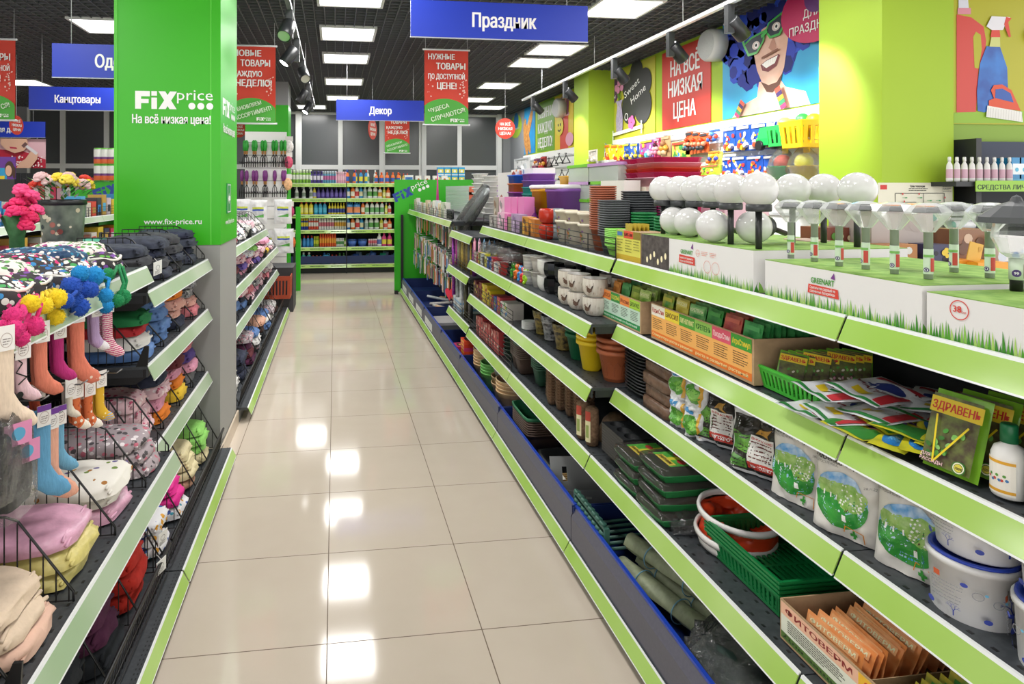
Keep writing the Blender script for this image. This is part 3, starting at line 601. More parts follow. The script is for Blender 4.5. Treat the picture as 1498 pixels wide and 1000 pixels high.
# stacked storage bins and tubs further back on the shelf
def tub(w, d_, h, mt, lid=None, wall=None, n=1):
    b = B(); b.lathe([(.42, 0), (.46, .01), (.5, .92), (.53, .93), (.53, 1), (.48, 1), (.44, .05), (1e-4, .05)], mt, seg=24, sq=7)
    b.v = [(x*w*1.0, y*d_*1.0, z*h) for x, y, z in b.v]
    if lid: b.lathe([(.55, 1), (.56, 1.02), (.56, 1.06), (.5, 1.09), (1e-4, 1.09)], lid, seg=24, sq=7); k = len(b.v); b.v = [(x*w, y*d_, z*h) if i >= k-120 else (x, y, z) for i, (x, y, z) in enumerate(b.v)]
    return b
def stack_tubs(name, u, vT, x, w, d_, cols, lab, group, zb=Z, overl=.55, lids=False):
    """nested tubs, first colour at the bottom; the height follows the photo"""
    p = at_x(u, vT, x); h = p.z-zb; n = len(cols); hh = h/(1+(n-1)*overl)
    for i, c in enumerate(cols):
        b = tub(w, d_, hh, m(c, .4) if isinstance(c, str) else c); o = b.obj(name, None, None, lab(i), 'storage tub', group); o.location = (x, p.y, zb+i*hh*overl)
CN = ['bottom one', 'second from bottom', 'third from bottom', 'fourth from bottom', 'fifth from bottom', 'sixth from bottom', 'seventh from bottom', 'eighth from bottom', 'ninth from bottom', 'tenth from bottom']
stack_tubs('basket', 767, 256, 1.75, .26, .26, ['#c86a2a', '#1d5cc4', '#9b3f98', '#cf6a2e', '#1763d6'], lambda i: '%s basket in the mixed blue and orange stack, %s' % (['orange', 'blue', 'purple', 'orange', 'blue'][i], CN[i]), 'blue and orange basket stack')
stack_tubs('basket', 788, 254, 1.78, .24, .26, ['#35aaa0', '#35aaa0', '#39b0a6', '#35aaa0', '#39b0a6', '#8a55b8', '#9360c0'], lambda i: '%s handled basket in the tall teal stack, %s' % ('purple' if i > 4 else 'teal', CN[i]), 'teal and purple basket stack')
b = B(); 
for k in range(4): zz = 1.72+k*.035; b.tube([(1.66, 5.16, zz), (1.655, 5.15, zz+.03), (1.655, 5.0, zz+.03), (1.66, 4.99, zz)], .006, WHT)
t = thing('lidded_bin', 'yellow storage bin with white lid, beside the teal basket stack', 'storage tub', (1.72, 4.86, Z)); tub(.27, .3, .33, m('#dda21c', .4)).obj('tub', t); bb = B(); bb.lathe([(.15, .33), (.155, .335), (.155, .352), (.14, .36), (1e-4, .36)], WHT, seg=24, sq=7); bb.obj('lid', t)
t = thing('lidded_bin', 'purple storage bin with white lid, beside the yellow one', 'storage tub', (1.72, 4.50, Z)); tub(.27, .3, .33, m('#8f5cb4', .4)).obj('tub', t); bb.obj('lid', t)
tub(.26, .24, .13, m('#e0a718', .4)).obj('basket', None, None, 'yellow basket lying behind the white-lidded bins', 'storage tub').location = (1.9, 4.75, Z+.30)
CLR = m('#dfe6de', .15, alpha=.5); CLI = m('#e9ecf0', .15, alpha=.55)
def clear_box(name, uL, uR, vT, vB, x, lidc, lab, zb):
    y1, y0 = at_x(uL, vT, x).y, at_x(uR, vT, x).y; zt = at_x((uL+uR)/2, vT, x).z; t = thing(name, lab, 'storage box', (x, y0, zb), 'clear storage boxes with coloured lids'); W = y1-y0; h = zt-zb
    b = B(); b.open_box(0, .3, .01, W-.01, 0, h-.02, .004, CLR); b.obj('tub', t); b = B(); b.box(-.008, .308, 0, W, h-.02, h, m(lidc, .4)); b.obj('lid', t); return zt
LILAC, LG = '#c79ad0', '#7fce3a'
za = clear_box('storage_box', 834, 862, 291, 0, 1.75, LG, 'clear storage box with light green lid, lowest of its stack', Z)
zb = clear_box('storage_box', 833, 865, 266, 0, 1.75, LILAC, 'clear storage box with lilac lid, second layer beside the purple bin', za)
zc = clear_box('storage_box', 861, 900, 291, 0, 1.75, LG, 'clear storage box with light green lid behind the brown pot stack', Z)
zd = clear_box('storage_box', 862, 905, 265, 0, 1.75, LG, 'clear storage box with light green lid, second layer by the pink boxes', zc)
clear_box('storage_box', 831, 861, 241, 0, 1.75, LG, 'clear storage box with light green lid, topmost beside the far lime pillar', zb)
clear_box('storage_box', 861, 905, 238, 0, 1.75, LILAC, 'clear storage box with lilac lid, topmost beside the pink boxes', zd)
for i, (vT, c) in enumerate([(258, '#e0a0b8'), (250, '#e6a9be'), (243, '#d9316e'), (238, '#e26a3a'), (232, '#e9b0c0'), (228, '#de2a6a')]):
    zb_ = [1.50, 1.72, 1.79, 1.82, 1.845, 1.875, 1.905][i]; zt_ = [1.50, 1.72, 1.79, 1.82, 1.845, 1.875, 1.905, 1.93][i+1]
    if i == 0: zb_ = Z
    for j, (ya, yb) in enumerate(((3.66, 3.9), (3.36, 3.64))):
        b = B(); b.lathe([(.47, 0), (.5, .9), (.52, .92), (.52, 1), (.48, 1), (.3, .92), (1e-4, .92)], m(c, .35), seg=24, sq=8, sx=.3, sy=yb-ya); o = b.obj('storage_tub', None, None, '%s tub, %s of the %s pink stack' % (['pale pink', 'rose', 'deep pink', 'orange', 'soft pink', 'crimson'][i], CN[i], ('longer', 'nearer')[j]), 'storage tub', 'pink and orange tub stacks'); o.location = (1.95, (ya+yb)/2, zb_); o.scale = (1, 1, zt_-zb_)
fb('storage_tub', 'bright pink shallow tub behind the white crate with red print', 'storage tub', 1.85, 930, 988, 263, Z, .3, m('#df3c78', .4))
fb('storage_tub', 'orange-red flat lid behind the white globe lamps', 'storage tub', 2.0, 962, 1006, 257, 1.74, .25, m('#e2542a', .4)); fb('storage_tub', 'pale pink flat lid behind the white globe lamps', 'storage tub', 2.0, 1003, 1060, 257, Z, .25, m('#e2b9c4', .4))
def crate(d, W, h): d.line([(W*.3, h*.8), (W*.28, h*.5), (W*.42, h*.4)], .008, m('#d8324a', .5)); d.line([(W*.32, h*.85), (W*.36, h*.86)], .008, m('#d8324a', .5)); patt(['#5a6a3a', '#8a9a5a'], 7, 4)(d, W, h*.6)
fb('planter_crate', 'white planter box with a red squiggle behind the brown pot stack', 'planter', 1.66, 879, 913, 264, Z, .1, m('#ece7df', .45), None, crate)
fb('planter_crate', 'cream planter box with leaf print behind the grey pot stacks', 'planter', 1.77, 905, 945, 273, Z, .05, CREAM, None, patt(['#6a7a3a', '#a9a86a'], 8, 9))
# far end of the top shelf: bowls, white tubs, clear boxes, wrapped pipes
for j, (u, x, n) in enumerate(((702, 1.62, 9), (718, 1.66, 8))):
    q = pot(.06, .085, .07, m('#ecebe8', .35), rim=.008, rh=.01).obj('plastic_bowl', cat='bowl'); p = at_x(u, 300, x); nest(q, (x, p.y, Z), n, (at_x(u, 254+3*j, x).z-Z-.07)/(n-1), lambda k: 'white plastic bowl, %s from the bottom of the %s white stack' % (k, ('farther', 'nearer')[j]), 'white bowl stacks')
fb('rolled_cloth', 'white packed tablecloth with coloured dots on the white boxes', 'package', 1.72, 748, 780, 247, 1.76, .2, m('#efebe8', .5), None, patt(['#d98a5a', '#c25a6a', '#8aa0c0'], 10, 3))
fb('box', 'white kitchenware box with cup pictures below the packed tablecloth', 'box', 1.70, 728, 757, 252, Z, .2, m('#e8e3e0', .5), None, patt(['#b0483a', '#9aa0a8', '#c9c2bc'], 5, 2))
def vw(d, W, h):
    for k in range(6): d.rect(0, h*(.05+.15*k), W, h*(.06+.15*k), m('#b9bcbc', .3))
fb('storage_box', 'large clear box at the far end of the top shelf', 'storage box', 1.75, 652, 686, 272, Z, .3, m('#d4d9da', .2, alpha=.75), None, vw)
for k, c in enumerate(['#b6499f', '#e25a4a', '#ea6a52']): fb('storage_box', '%s box, %s in the stack beside the large clear box' % (['magenta', 'coral', 'orange'][k], CN[k]), 'storage box', 1.74, 686, 703, (294, 281, 273)[k], Z+(0, .14, .25)[k] if k else Z, .26, m(c, .35))
fb('storage_box', 'purple box behind the coral boxes', 'storage box', 1.82, 700, 713, 271, Z, .3, m('#9b57b8', .35))
# wrapped pipes leaning over the corner, netting bundles and combs beside them
t = thing('wrapped_pipes', 'bundle of grey pipes in clear film leaning across the shelf corner', 'package', (1.36, 6.3, 1.30)); r = random.Random(2)
P0, P1 = at_x(664, 345, 1.3)-V((1.36, 6.3, 1.30)), at_x(712, 278, 1.45)-V((1.36, 6.3, 1.30))
for k in range(7):
    o = V((0, (k-3)*.026, .012*(k % 2))); b = B(); b.tube([P0+o, P1+o], .014, m('#b4b8bc', .25, var=.1), 8); b.obj('pipe', t)
b = B(); 
ax = (P1-P0); L_ = ax.length; R = ax.to_track_quat('Z', 'Y').to_matrix()
b.lathe([(.11, -.02), (.12, L_*.5), (.09, L_*.97), (.03, L_*1.05)], film(), c=P0, R=R, sx=.35, wob=.2, seed=4, cap=False); b.obj('film', t)
for k in range(6):
    b = B(); b.tube([(1.24+.0*k, 6.62+.05*k, 1.40), (1.24, 6.62+.05*k, 1.50)], .018, m('#232426', .35), 8)
    for j in range(5): b.tube([(1.225, 6.60+.05*k, 1.41+j*.02), (1.225, 6.64+.05*k, 1.41+j*.02)], .004, m('#3a3b3e', .3), 5)
    b.obj('brush_comb', None, (1.24, 6.62+.05*k, 1.385), 'black comb pack %s along the fence beside the wrapped pipes' % nth(k), 'comb', 'black combs on the far top shelf')
CCS = ['#d9d6ce', '#b8c4a8', '#e2cfa8', '#cfd6d9', '#e8e4da', '#a8b0a0', '#dcd2c2', '#c9b89a', '#d0d8cf', '#b9a88c', '#e6e2dc', '#c2cacc']
r = random.Random(5)
for k in range(14):
    b = B(); y = 7.05+k*.21; w = .12+.05*r.random(); h = .13+.07*r.random(); b.box(0, .05, -w, 0, 0, h, m(CCS[k % 12], .45)); patt([r.choice(CCS), '#7a8a6a', '#b86a5a'], 4, k)(flat(b, (0, 0, 0), *YUP), w, h)
    b.obj('party_pack', None, None, 'pale party pack on the far top shelf, %s from the black combs' % nth(k), 'package', 'party packs on the far top shelf').location = (1.235, y+w/2, 1.386)
b = B(); b.tube([(1.5, 9.2, 1.386), (1.5, 9.2, 2.0)], [.03, .004], m('#c23a8c', .3), 6); b.lathe([(.16, 0), (.12, .05), (.02, .1)], m('#b5709a', .35, var=.3), c=(1.5, 9.2, 1.386), wob=.5, seed=3); b.obj('tinsel_tree', None, (1.5, 9.2, 1.386), 'small magenta tinsel tree at the far end of the top shelf', 'decoration')
# ---------------------------------------------------------------- second shelf
Z = Z2+.006
def hexm(c): return m(c, .5)
DKT = m('#3d3a34', .6)
def carton(name, label, y0, y1, x0, dep, z0, h, heads, body, foot, foottxt, comp=None, lipz=None, hh=.3, footw=None, hole=True, hc=None):
    """open cardboard display carton with a printed front facing the aisle; heads = [(text, panel colour, text colour)]"""
    W = y1-y0; t = thing(name, label, 'display carton', (x0, y1, z0)); b = B(); q = .004
    b.open_box(0, dep, -W, 0, 0, h, q, KRAFT)
    b.add([(dep-q, -W, h), (dep, -W, h), (dep, 0, h), (dep-q, 0, h), (dep-q, -W, h+.02), (dep, -W, h+.02), (dep, 0, h+.02), (dep-q, 0, h+.02)], [(3, 2, 1, 0), (4, 5, 6, 7), (0, 1, 5, 4), (1, 2, 6, 5), (2, 3, 7, 6), (3, 0, 4, 7)], KRAFT)
    b.obj('carton', t)
    b = B(); d = flat(b, (0, 0, 0), *YUP, step=.00015); d.rect(.004, .012, W-.01, h-.004, hexm(body)); n = len(heads); wp = (W-.014)/n; ht = h*hh
    d.rect(.004, h*.06, W-.01, h*.06+h*.17, hexm(foot)); ft = footw or ['']; 
    for i, s in enumerate(ft):
        if s: d.text(s, .012+(W-.02)*i/len(ft), h*.115, h*.075, m(foottxt, .5), .02, w=(W-.03)/len(ft)*.95)
    hb = d.h
    for i, (s, pc, tcx) in enumerate(heads):
        d.h = hb; x = .004+wp*i; d.rect(x, h-.004-ht, x+wp, h-.004, hexm(pc)); d.text(s, x+wp*.07, h-.004-ht*.72, ht*.44, hexm(tcx), .03, w=wp*.86)
        d.lines(x+wp*.1, x+wp*.85, h*.58, 6, h*.052, .0022, DKT, i)
    b.obj('printed_front', t)
    if comp:
        for k in range(1, comp): b = B(); b.box(q, dep-q, -W*k/comp-.001, -W*k/comp+.001, q, h*.75, KRAFT); b.obj('divider', t)
    return t
PKT = {}
def seed_packet(c, c2, txt=None, w=.082, h=.12, tc='#f6f3c8'):
    k = (c, c2, txt, w, h)
    b = packet(w, h, .004, m(c, .3, c2=c2, scale=18)); d = D(b, lambda x, y: V((x, -.0052, y)), V((0, -1, 0)), .0003, 0); 
    if txt: d.rect(-w*.44, h*.72, w*.44, h*.93, m(c2, .35)); d.text(txt, -w*.4, h*.77, h*.11, m(tc, .4), .03, w=w*.8)
    else: d.rect(-w*.4, h*.78, w*.4, h*.9, m(c2, .35))
    return b.obj('seed_packet', cat='seed packet')
def packets(y1, W, n, x0, dx, z, dz, specs, what, tilt=.18, w=None, h=.12):
    """specs = [(colour, colour2, text)]: one compartment of n packets each, faces to the aisle"""
    wp = W/len(specs)
    for i, (c, c2, txt, nm) in enumerate(specs):
        p = seed_packet(c, c2, txt, (w or wp*.92), h); ps = []; rz = []
        for k in range(n): ps.append((x0+dx*k, y1-wp*(i+.5)+rnd.uniform(-.006, .006), z+dz*k+rnd.uniform(-.004, .006))); rz.append(Euler((-tilt*rnd.uniform(.5, 1.3), 0, RZ+rnd.uniform(-.08, .08))))
        rows(p, ps, lambda k: '%s packet, %s from the front in %s' % (nm, nth(k), what), what+' '+nm, rz)
carton('seed_carton', 'kraft carton with mint print of four remedies at the shelf corner', 2.575, 2.975, 1.31, .24, Z, .14, [('ДИСКОР', '#e8863c', '#7c3a1c'), ('ПЛОДОВЫЙ', '#2f8a3c', '#e6d94a'), ('Мосоил', '#e88a42', '#7a2c22'), ('БРОНЭКС', '#9fc63c', '#23361c')], '#bfd9c6', '#1d8a48', '#d9efd9', 4, footw=['Защита растений от болезней'])
packets(2.97, .385, 7, 1.345, .026, Z+.062, .004, [('#c87a35', '#e39a4e', None, 'orange brown'), ('#2c7a3c', '#58a860', None, 'foil green'), ('#b7c64a', '#7d9a2c', None, 'yellow green'), ('#6e9f2e', '#c3d87a', 'БРОНЭКС', 'light green')], 'the mint carton')
carton('seed_carton', 'long kraft carton with orange print of six growth stimulants', 1.855, 2.515, 1.325, .30, Z, .148, [('КорнеСтим', '#e9e4d4', '#c03a2e'), ('БИОСИЛ', '#e6cf3a', '#5a2c1a'), ('ЛИГНОГУМАТ', '#4d9a34', '#f0e6a0'), ('КРЕПЕНЬ', '#8fbf54', '#1f6a2c'), ('ПлодоСтим', '#d9536a', '#f6d0d0'), ('АгроСтимул', '#3f9a34', '#f0d23c')], '#f0b05e', '#e87a2a', '#f8e4a0', 6, footw=['Стимуляторы роста и развития', 'роста и развития растений'])
packets(2.51, .64, 10, 1.352, .024, Z+.068, .0035, [('#3f9a3e', '#c9c23c', None, 'yellow-topped green'), ('#c9b42e', '#e8dc6a', 'БИОСИЛ', 'yellow'), ('#2c8a44', '#8fc87a', 'КРЕПЕНЬ', 'mint green'), ('#1f7a34', '#4fa54a', None, 'dark green'), ('#b8404a', '#d86a5a', None, 'red and brown'), ('#1d7a3c', '#5cba6a', None, 'grass green')], 'the orange carton')
# green basket of packets
def slat_basket(w, d_, h, mt, slot=.008, t=.003, flare=1.12, n=None, floor_grid=True):
    """plastic basket with slotted walls and a rolled rim; origin at the base centre"""
    b = B()
    def wall(p0, p1, q0, q1):
        p0, p1, q0, q1 = map(V, (p0, p1, q0, q1)); L = (p1-p0).length; k = max(3, int(L/(slot*2)))
        def seg(a, e, u0, u1):
            P = [p0.lerp(p1, a), p0.lerp(p1, e)]; Q = [q0.lerp(q1, a), q0.lerp(q1, e)]
            A = [P[0].lerp(Q[0], u0), P[1].lerp(Q[1], u0), P[1].lerp(Q[1], u1), P[0].lerp(Q[0], u1)]
            nn = (A[1]-A[0]).cross(A[3]-A[0]).normalized()*t; b.add(A+[x+nn for x in A], [(3, 2, 1, 0), (4, 5, 6, 7), (0, 1, 5, 4), (1, 2, 6, 5), (2, 3, 7, 6), (3, 0, 4, 7)], mt)
        seg(0, 1, 0, .16); seg(0, 1, .82, 1)
        for i in range(k): seg((i+.25)/k, (i+.75)/k, .16, .82)
        seg(0, .03, .16, .82); seg(.97, 1, .16, .82)
    a, c = w/2, d_/2; A, C = a*flare, c*flare
    wall((-a, -c, 0), (a, -c, 0), (-A, -C, h), (A, -C, h)); wall((a, -c, 0), (a, c, 0), (A, -C, h), (A, C, h)); wall((a, c, 0), (-a, c, 0), (A, C, h), (-A, C, h)); wall((-a, c, 0), (-a, -c, 0), (-A, C, h), (-A, -C, h))
    for x0, x1, y0, y1 in ((-A-.006, A+.006, -C-.006, -C+.003), (-A-.006, A+.006, C-.003, C+.006), (-A-.006, -A+.003, -C, C), (A-.003, A+.006, -C, C)): b.box(x0, x1, y0, y1, h-.001, h+.006, mt)
    k = int(w/.02)
    for i in range(k): x = -a+w*(i+.5)/k; b.box(x-.005, x+.005, -c, c, 0, .003, mt)
    for i in range(3): y = -c+d_*(i+.5)/3; b.box(-a, a, y-.006, y+.006, .0005, .0035, mt)
    return b
slat_basket(.16, .22, .062, m('#45b83a', .4)).obj('basket', None, None, 'small light green slotted basket beside the orange carton', 'basket').location = (1.435, 1.735, Z)
def zdr(d, w, h, big=False):
    d.rect(-w*.44, h*.05, w*.44, h*.94, m('#4a3a30', .4, c2='#6e7a3c', scale=40)); d.rect(-w*.47, h*.7, w*.47, h*.9, m('#e3c62e', .4)); d.text('ЗДРАВЕНЬ', -w*.43, h*.745, h*.105, m('#c9322a', .4), .04, w=w*.86)
    r = random.Random(4)
    for k in range(16 if big else 7): d.disc(w*(r.random()-.5)*.7, h*(.15+.45*r.random()), w*.06, m(r.choice(['#4f9a3c', '#7dbb5a', '#39702c', '#c58aa0' if not big else '#5fa348', '#d8cfc0' if not big else '#8cc46c']), .4), ry=w*.04, n=9, a=r.random()*3)
    if big:
        d.line([(-w*.28, h*.68), (-w*.2, h*.08), (w*.3, h*.62)], w*.035, m('#e9cf28', .4)); d.text('ДЛЯ', -w*.43, h*.13, h*.04, m('#f4c9d0', .4), .02); d.text('РАССАДЫ', -w*.43, h*.07, h*.04, m('#f4c9d0', .4), .02)
        d.disc(w*.27, h*.12, w*.12, m('#3d7a34', .4)); d.ring(w*.27, h*.12, w*.1, w*.02, m('#e9e6c8', .4)); d.disc(w*.27, h*.12, w*.07, m('#d6c94a', .4)); d.text('100%', w*.22, h*.1, h*.03, DKT, .01)
b = packet(.078, .11, .005, m('#6aa52e', .3)); zdr(D(b, lambda x, y: V((x, -.0062, y)), V((0, -1, 0)), .0003, 0), .078, .11); pk = b.obj('seed_packet', cat='seed packet')
rows(pk, [(1.375+.019*k, 1.765-.011*k, Z+.02+.003*k) for k in range(9)], lambda k: 'green vegetable-feed packet leaning in the small green basket, %s from the aisle' % nth(k), 'packets in the green basket', [Euler((-.45-.03*(k % 3), .1, RZ+.75+.03*k)) for k in range(9)])
# heap of white foil packets
def flat_packet(w, h, t, mt, seed, deco=None):
    """thin crumpled sachet lying on its back, printed side up"""
    b = B(); S = seed*5.1
    def P(u, v, s): k = (max(0, 1-abs(2*u-1)**4)*max(0, 1-abs(2*v-1)**4)); return V(((u-.5)*w, (v-.5)*h, t*.5+s*t*.5*k+NZ.noise(V((u*3+S, v*3, S)))*.012*(.3+k)+.008))
    b.grid(lambda u, v: P(u, v, 1), 10, 12, mt); b.grid(lambda u, v: P(1-u, v, -1), 10, 12, mt)
    if deco: deco(D(b, lambda x, y: P(x/w+.5, y/h+.5, 1), None, .0002, .0003), w, h)
    return b
SILV = m('#dcdde0', .3, var=.06, scale=20, bump=.15)
def mgp(d, w, h):
    d.disc(0, h*.12, w*.3, m('#2e3a78', .4), ry=h*.1, a=.2, n=16); d.rect(-w*.4, h*.3, w*.4, h*.4, m('#b8303a', .4), 4, 1); d.rect(-w*.2, -h*.3, w*.1, -h*.18, m('#d9bd2a', .4), 3, 2); d.text('МАГНИЙ', -w*.36, -h*.1, h*.09, m('#8a3a40', .4), .02, w=w*.7); d.rect(-w*.48, -h*.47, w*.48, -h*.42, m('#2d7a3c', .4), 4, 1); d.rect(w*.3, -h*.4, w*.46, h*.1, m('#c2343c', .4), 2, 4)
pos = [(1.345, 1.60, 0), (1.40, 1.56, .2), (1.36, 1.52, -.2), (1.48, 1.58, .4), (1.42, 1.47, .1), (1.50, 1.48, .5), (1.38, 1.58, -.1), (1.45, 1.54, .3), (1.52, 1.42, .6), (1.41, 1.50, .15)]
fp = [flat_packet(.15, .21, .012, SILV, k, mgp).obj('fertilizer_sachet', cat='sachet', group='white fertilizer sachets') for k in range(3)]
for k, (x, y, a) in enumerate(pos):
    o = fp[k] if k < 3 else dup(fp[k % 3], (0, 0, 0)); o.location = (x+.02, y, Z+.008*k+(.006 if k > 4 else 0)); o.rotation_euler = (.03*(k % 3), .06*((k*7) % 4-1), RZ+a); o['label'] = 'white foil fertilizer sachet, %s from the bottom of the heap beside the green basket' % nth(k)
def yel(d, w, h):
    d.rect(-w*.46, -h*.46, w*.46, -h*.1, m('#3d8a3c', .35), 5, 3); d.rect(-w*.46, h*.2, w*.46, h*.32, m('#3f86c2', .35), 5, 1); r = random.Random(8)
    for k in range(9): d.disc((r.random()-.5)*w*.4-.01, (r.random()-.3)*h*.3, w*.07, m(r.choice(['#6b3f94', '#8a5ab0', '#54307a']), .4), n=8)
    d.disc(w*.2, 0, w*.13, m('#c79a50', .4), ry=h*.09)
YG = m('#d9cf2e', .3, c2='#b9bf3a', scale=20)
for k, (x, y, a) in enumerate([(1.345, 1.455, .15), (1.43, 1.43, -.15), (1.41, 1.39, .35)]):
    o = flat_packet(.12, .18, .01, YG, 20+k, yel).obj('fertilizer_sachet', None, None, 'yellow sachet with purple flowers lying beside the white heap, %s from the aisle' % nth(k), 'sachet', 'yellow flower sachets'); o.location = (x+.01, y, Z+.004+.012*k); o.rotation_euler = (0, .05, RZ+a)
def blu(d, w, h): d.disc(0, 0, w*.32, m('#2f7fc4', .35), ry=h*.38, n=16); d.disc(0, 0, w*.2, m('#5fa6d9', .35), ry=h*.2, n=12); d.text('Бочка', -w*.14, -.004, .012, WHT, .02, rot=.3)
for k, (x, y, a) in enumerate([(1.335, 1.365, .5), (1.36, 1.32, .65), (1.41, 1.315, .5), (1.44, 1.36, .8)]):
    o = flat_packet(.075, .14, .01, YG, 30+k, blu).obj('fertilizer_sachet', None, None, 'yellow and blue sachet in front of the big green packet, %s from the white heap' % nth(k), 'sachet', 'yellow and blue sachets'); o.location = (x+.012, y, Z+.003+.008*k); o.rotation_euler = (0, .05, RZ+a)
# big leaning packets, bottle and flower soil bag
for k, (x, y, z, rx, rz) in enumerate([(1.338, 1.222, Z+.002, -.28, -1.46), (1.385, 1.205, Z+.004, -.3, -1.42), (1.43, 1.185, Z+.004, -.3, -1.4)]):
    b = packet(.115, .175, .016, m('#7db52f', .25), m('#c8cf2a', .3)); zdr(D(b, lambda x_, y_: V((x_, -.0175, y_)), V((0, -1, 0)), .0003, 0), .115, .175, True)
    o = b.obj('seed_packet', None, None, ['big green feed packet with yellow V print leaning out at the shelf edge', 'big green feed packet directly behind the V-printed front one', 'rearmost big green feed packet beside the white bottle'][k], 'seed packet'); o.location = (x, y, z); o.rotation_euler = (rx, 0, rz)
t = thing('fertilizer_bottle', 'white bottle with dark green cap beside the big green packet', 'bottle', (1.368, 1.122, Z), None, RZ)
b = B(); b.lathe([(.026, 0), (.029, .004), (.029, .085), (.024, .1), (.012, .108), (.012, .112)], m('#eceae6', .35), seg=20); b.obj('bottle', t)
b = B(); b.lathe([(.0145, .11), (.0145, .145), (.012, .148)], m('#146b40', .4), seg=16); b.obj('cap', t)
b = B(); d = D(b, lambda x, y: V((.0294*math.sin(x/.0294), -.0294*math.cos(x/.0294), y)), None, .0002, .0002); d.rect(-.03, .008, .03, .08, m('#efe9dd', .5), 8, 1); d.rect(-.03, .012, .03, .018, m('#e0a52e', .5), 8, 1); d.rect(-.03, .07, .03, .076, m('#e0a52e', .5), 8, 1)
for k in range(9): d.disc(-.015+.004*k, .04+.006*math.sin(k*2), .003, m(['#c9483a', '#5a9a3c', '#3f7ab0'][k % 3], .5), n=7)
b.obj('label', t)
b, fn = bag(.12, .19, .035, m('#5d7a3a', .35, c2='#8aa058', scale=25), seed=3, amp=.006); d = D(b, lambda x, y: fn(x+.06, y), None, .0004, .0005); r = random.Random(6)
for k in range(9): d.disc(-.04+.03*r.random(), .12+.05*r.random(), .014, m(r.choice(['#8a2f8c', '#6a2070', '#b05ab0']), .4), n=9)
for k in range(8): d.disc(-.04+.07*r.random(), .01+.05*r.random(), .009, m(r.choice(['#d9c95a', '#a9b87a', '#e9e4d4']), .4), n=9)
d.rect(-.045, .07, .05, .115, m('#f1f1ee', .4), 6, 3); d.text('ДЛЯ ЦВЕТОВ', -.038, .08, .014, m('#c23a3a', .4), .02, w=.085); d.text('ОРГАНИЧЕСКОЕ', -.038, .1, .006, m('#c26a5a', .4), .0, w=.07)
o = b.obj('soil_bag', None, None, 'flower soil bag with purple blossom print beside the white bottle', 'bag'); o.location = (1.365, 1.02, Z); o.rotation_euler = (-.08, 0, -1.4)
# deep second shelf: white, black and rooster pots, toys and packs behind the fence
Z = Z2+.006; ZP = Z+.001
def mug(r, h, mt, inner=None, sq=0, rim=None): 
    b = B(); b.lathe([(r*.62, 0), (r*.72, .004), (r*.95, h*.3), (r, h*.6), (r*.97, h-.002)], mt, seg=22, sq=sq, cap='bottom'); b.lathe([(r*.97, h-.002), (r*.96, h), (r*.9, h), (r*.86, h*.5), (r*.5, h*.1), (1e-4, h*.1)], [rim or mt, inner or mt, inner or mt, inner or mt, inner or mt], seg=22, sq=sq, cap=False); return b
BIRCH = m('#cfc6b9', .5, c2='#ded8cd', scale=30, stretch=(3, 3, .3)); BRM = m('#5f4638', .6)
def rooster():
    b = mug(.062, .092, BIRCH, m('#e3e0da', .4), rim=BRM); fn = lambda x, y: V(((.06+.003)*math.sin(x/.062), -(.06+.003)*math.cos(x/.062), y)); d = D(b, fn, None, .0002, .0002)
    d.poly([(-.012, .03), (.0, .024), (.012, .03), (.016, .05), (.006, .044), (-.004, .042), (-.01, .052), (-.014, .044)], BRM); d.poly([(.006, .04), (.014, .058), (.022, .062), (.018, .05), (.012, .036)], m('#3c2c26', .6)); d.disc(-.012, .052, .004, BRM, n=8); d.poly([(-.014, .055), (-.01, .06), (-.008, .055)], m('#8a3a2c', .6))
    for x in (-.003, .004): d.line([(x, .026), (x, .012)], .0012, BRM)
    r = random.Random(3)
    for k in range(14): x = (r.random()-.5)*.16; y = .01+.06*r.random(); d.line([(x, y), (x+.001, y+.012)], .0015, m('#9a8672', .6))
    return b.obj('rooster_pot', cat='flower pot')
ps = []
for u, v in ((862, 461), (839, 452), (825, 445)):
    p = at_z(u, v, Z)+V((.035, .01, 0)); ps += [p, p+V((0, 0, .0925))]
p0 = ps[0]; ps += [(p0.x+.15, p0.y+.0, Z), (p0.x+.15, p0.y, Z+.0925), (p0.x+.28, p0.y-.02, Z), (p0.x+.28, p0.y-.02, Z+.0925), (p0.x+.15, p0.y+.14, Z), (p0.x+.15, p0.y+.14, Z+.0925)]
rows(rooster(), ps, lambda i: 'birch-look rooster pot, %s of a pair, %s' % (('lower', 'upper')[i % 2], ['front, closest to the mint carton', 'front, second from the mint carton', 'front, beside the black pots', 'middle, behind the front pair', 'inner, farthest from the aisle', 'inner, behind the black pots'][i//2]), 'stacked rooster pots', [RZ+.5+.2*((i*7) % 3) for i in range(12)])
BLG = m('#17181a', .12)
def facet(r, h, mt, n=8, tw=.0):
    b = B(); b.lathe([(r*.68, 0), (r*.95, h*.28), (r*1.02, h*.55), (r*.95, h), (r*.86, h), (r*.6, h*.15), (1e-4, h*.15)], mt, seg=n, smooth=False); return b
ps = []
for u, v in ((818, 436), (802, 429)): p = at_z(u, v, Z)+V((.04, .01, 0)); ps += [p, p+V((0, 0, .092))]
ps += [(ps[0][0]+.16, ps[0][1], Z), (ps[0][0]+.16, ps[0][1], Z+.092), (ps[0][0]+.30, ps[0][1]-.05, Z), (ps[0][0]+.30, ps[0][1]-.05, Z+.092)]
rows(facet(.064, .09, BLG, 10).obj('ceramic_pot', cat='flower pot'), ps, lambda i: 'glossy black faceted pot, %s of a pair, %s' % (('lower', 'upper')[i % 2], ['front, beside the rooster pots', 'front, beside the white pots', 'second from the aisle', 'third from the aisle'][i//2]), 'stacked black pots')
WCR = m('#dedcd7', .4, var=.05, scale=80)
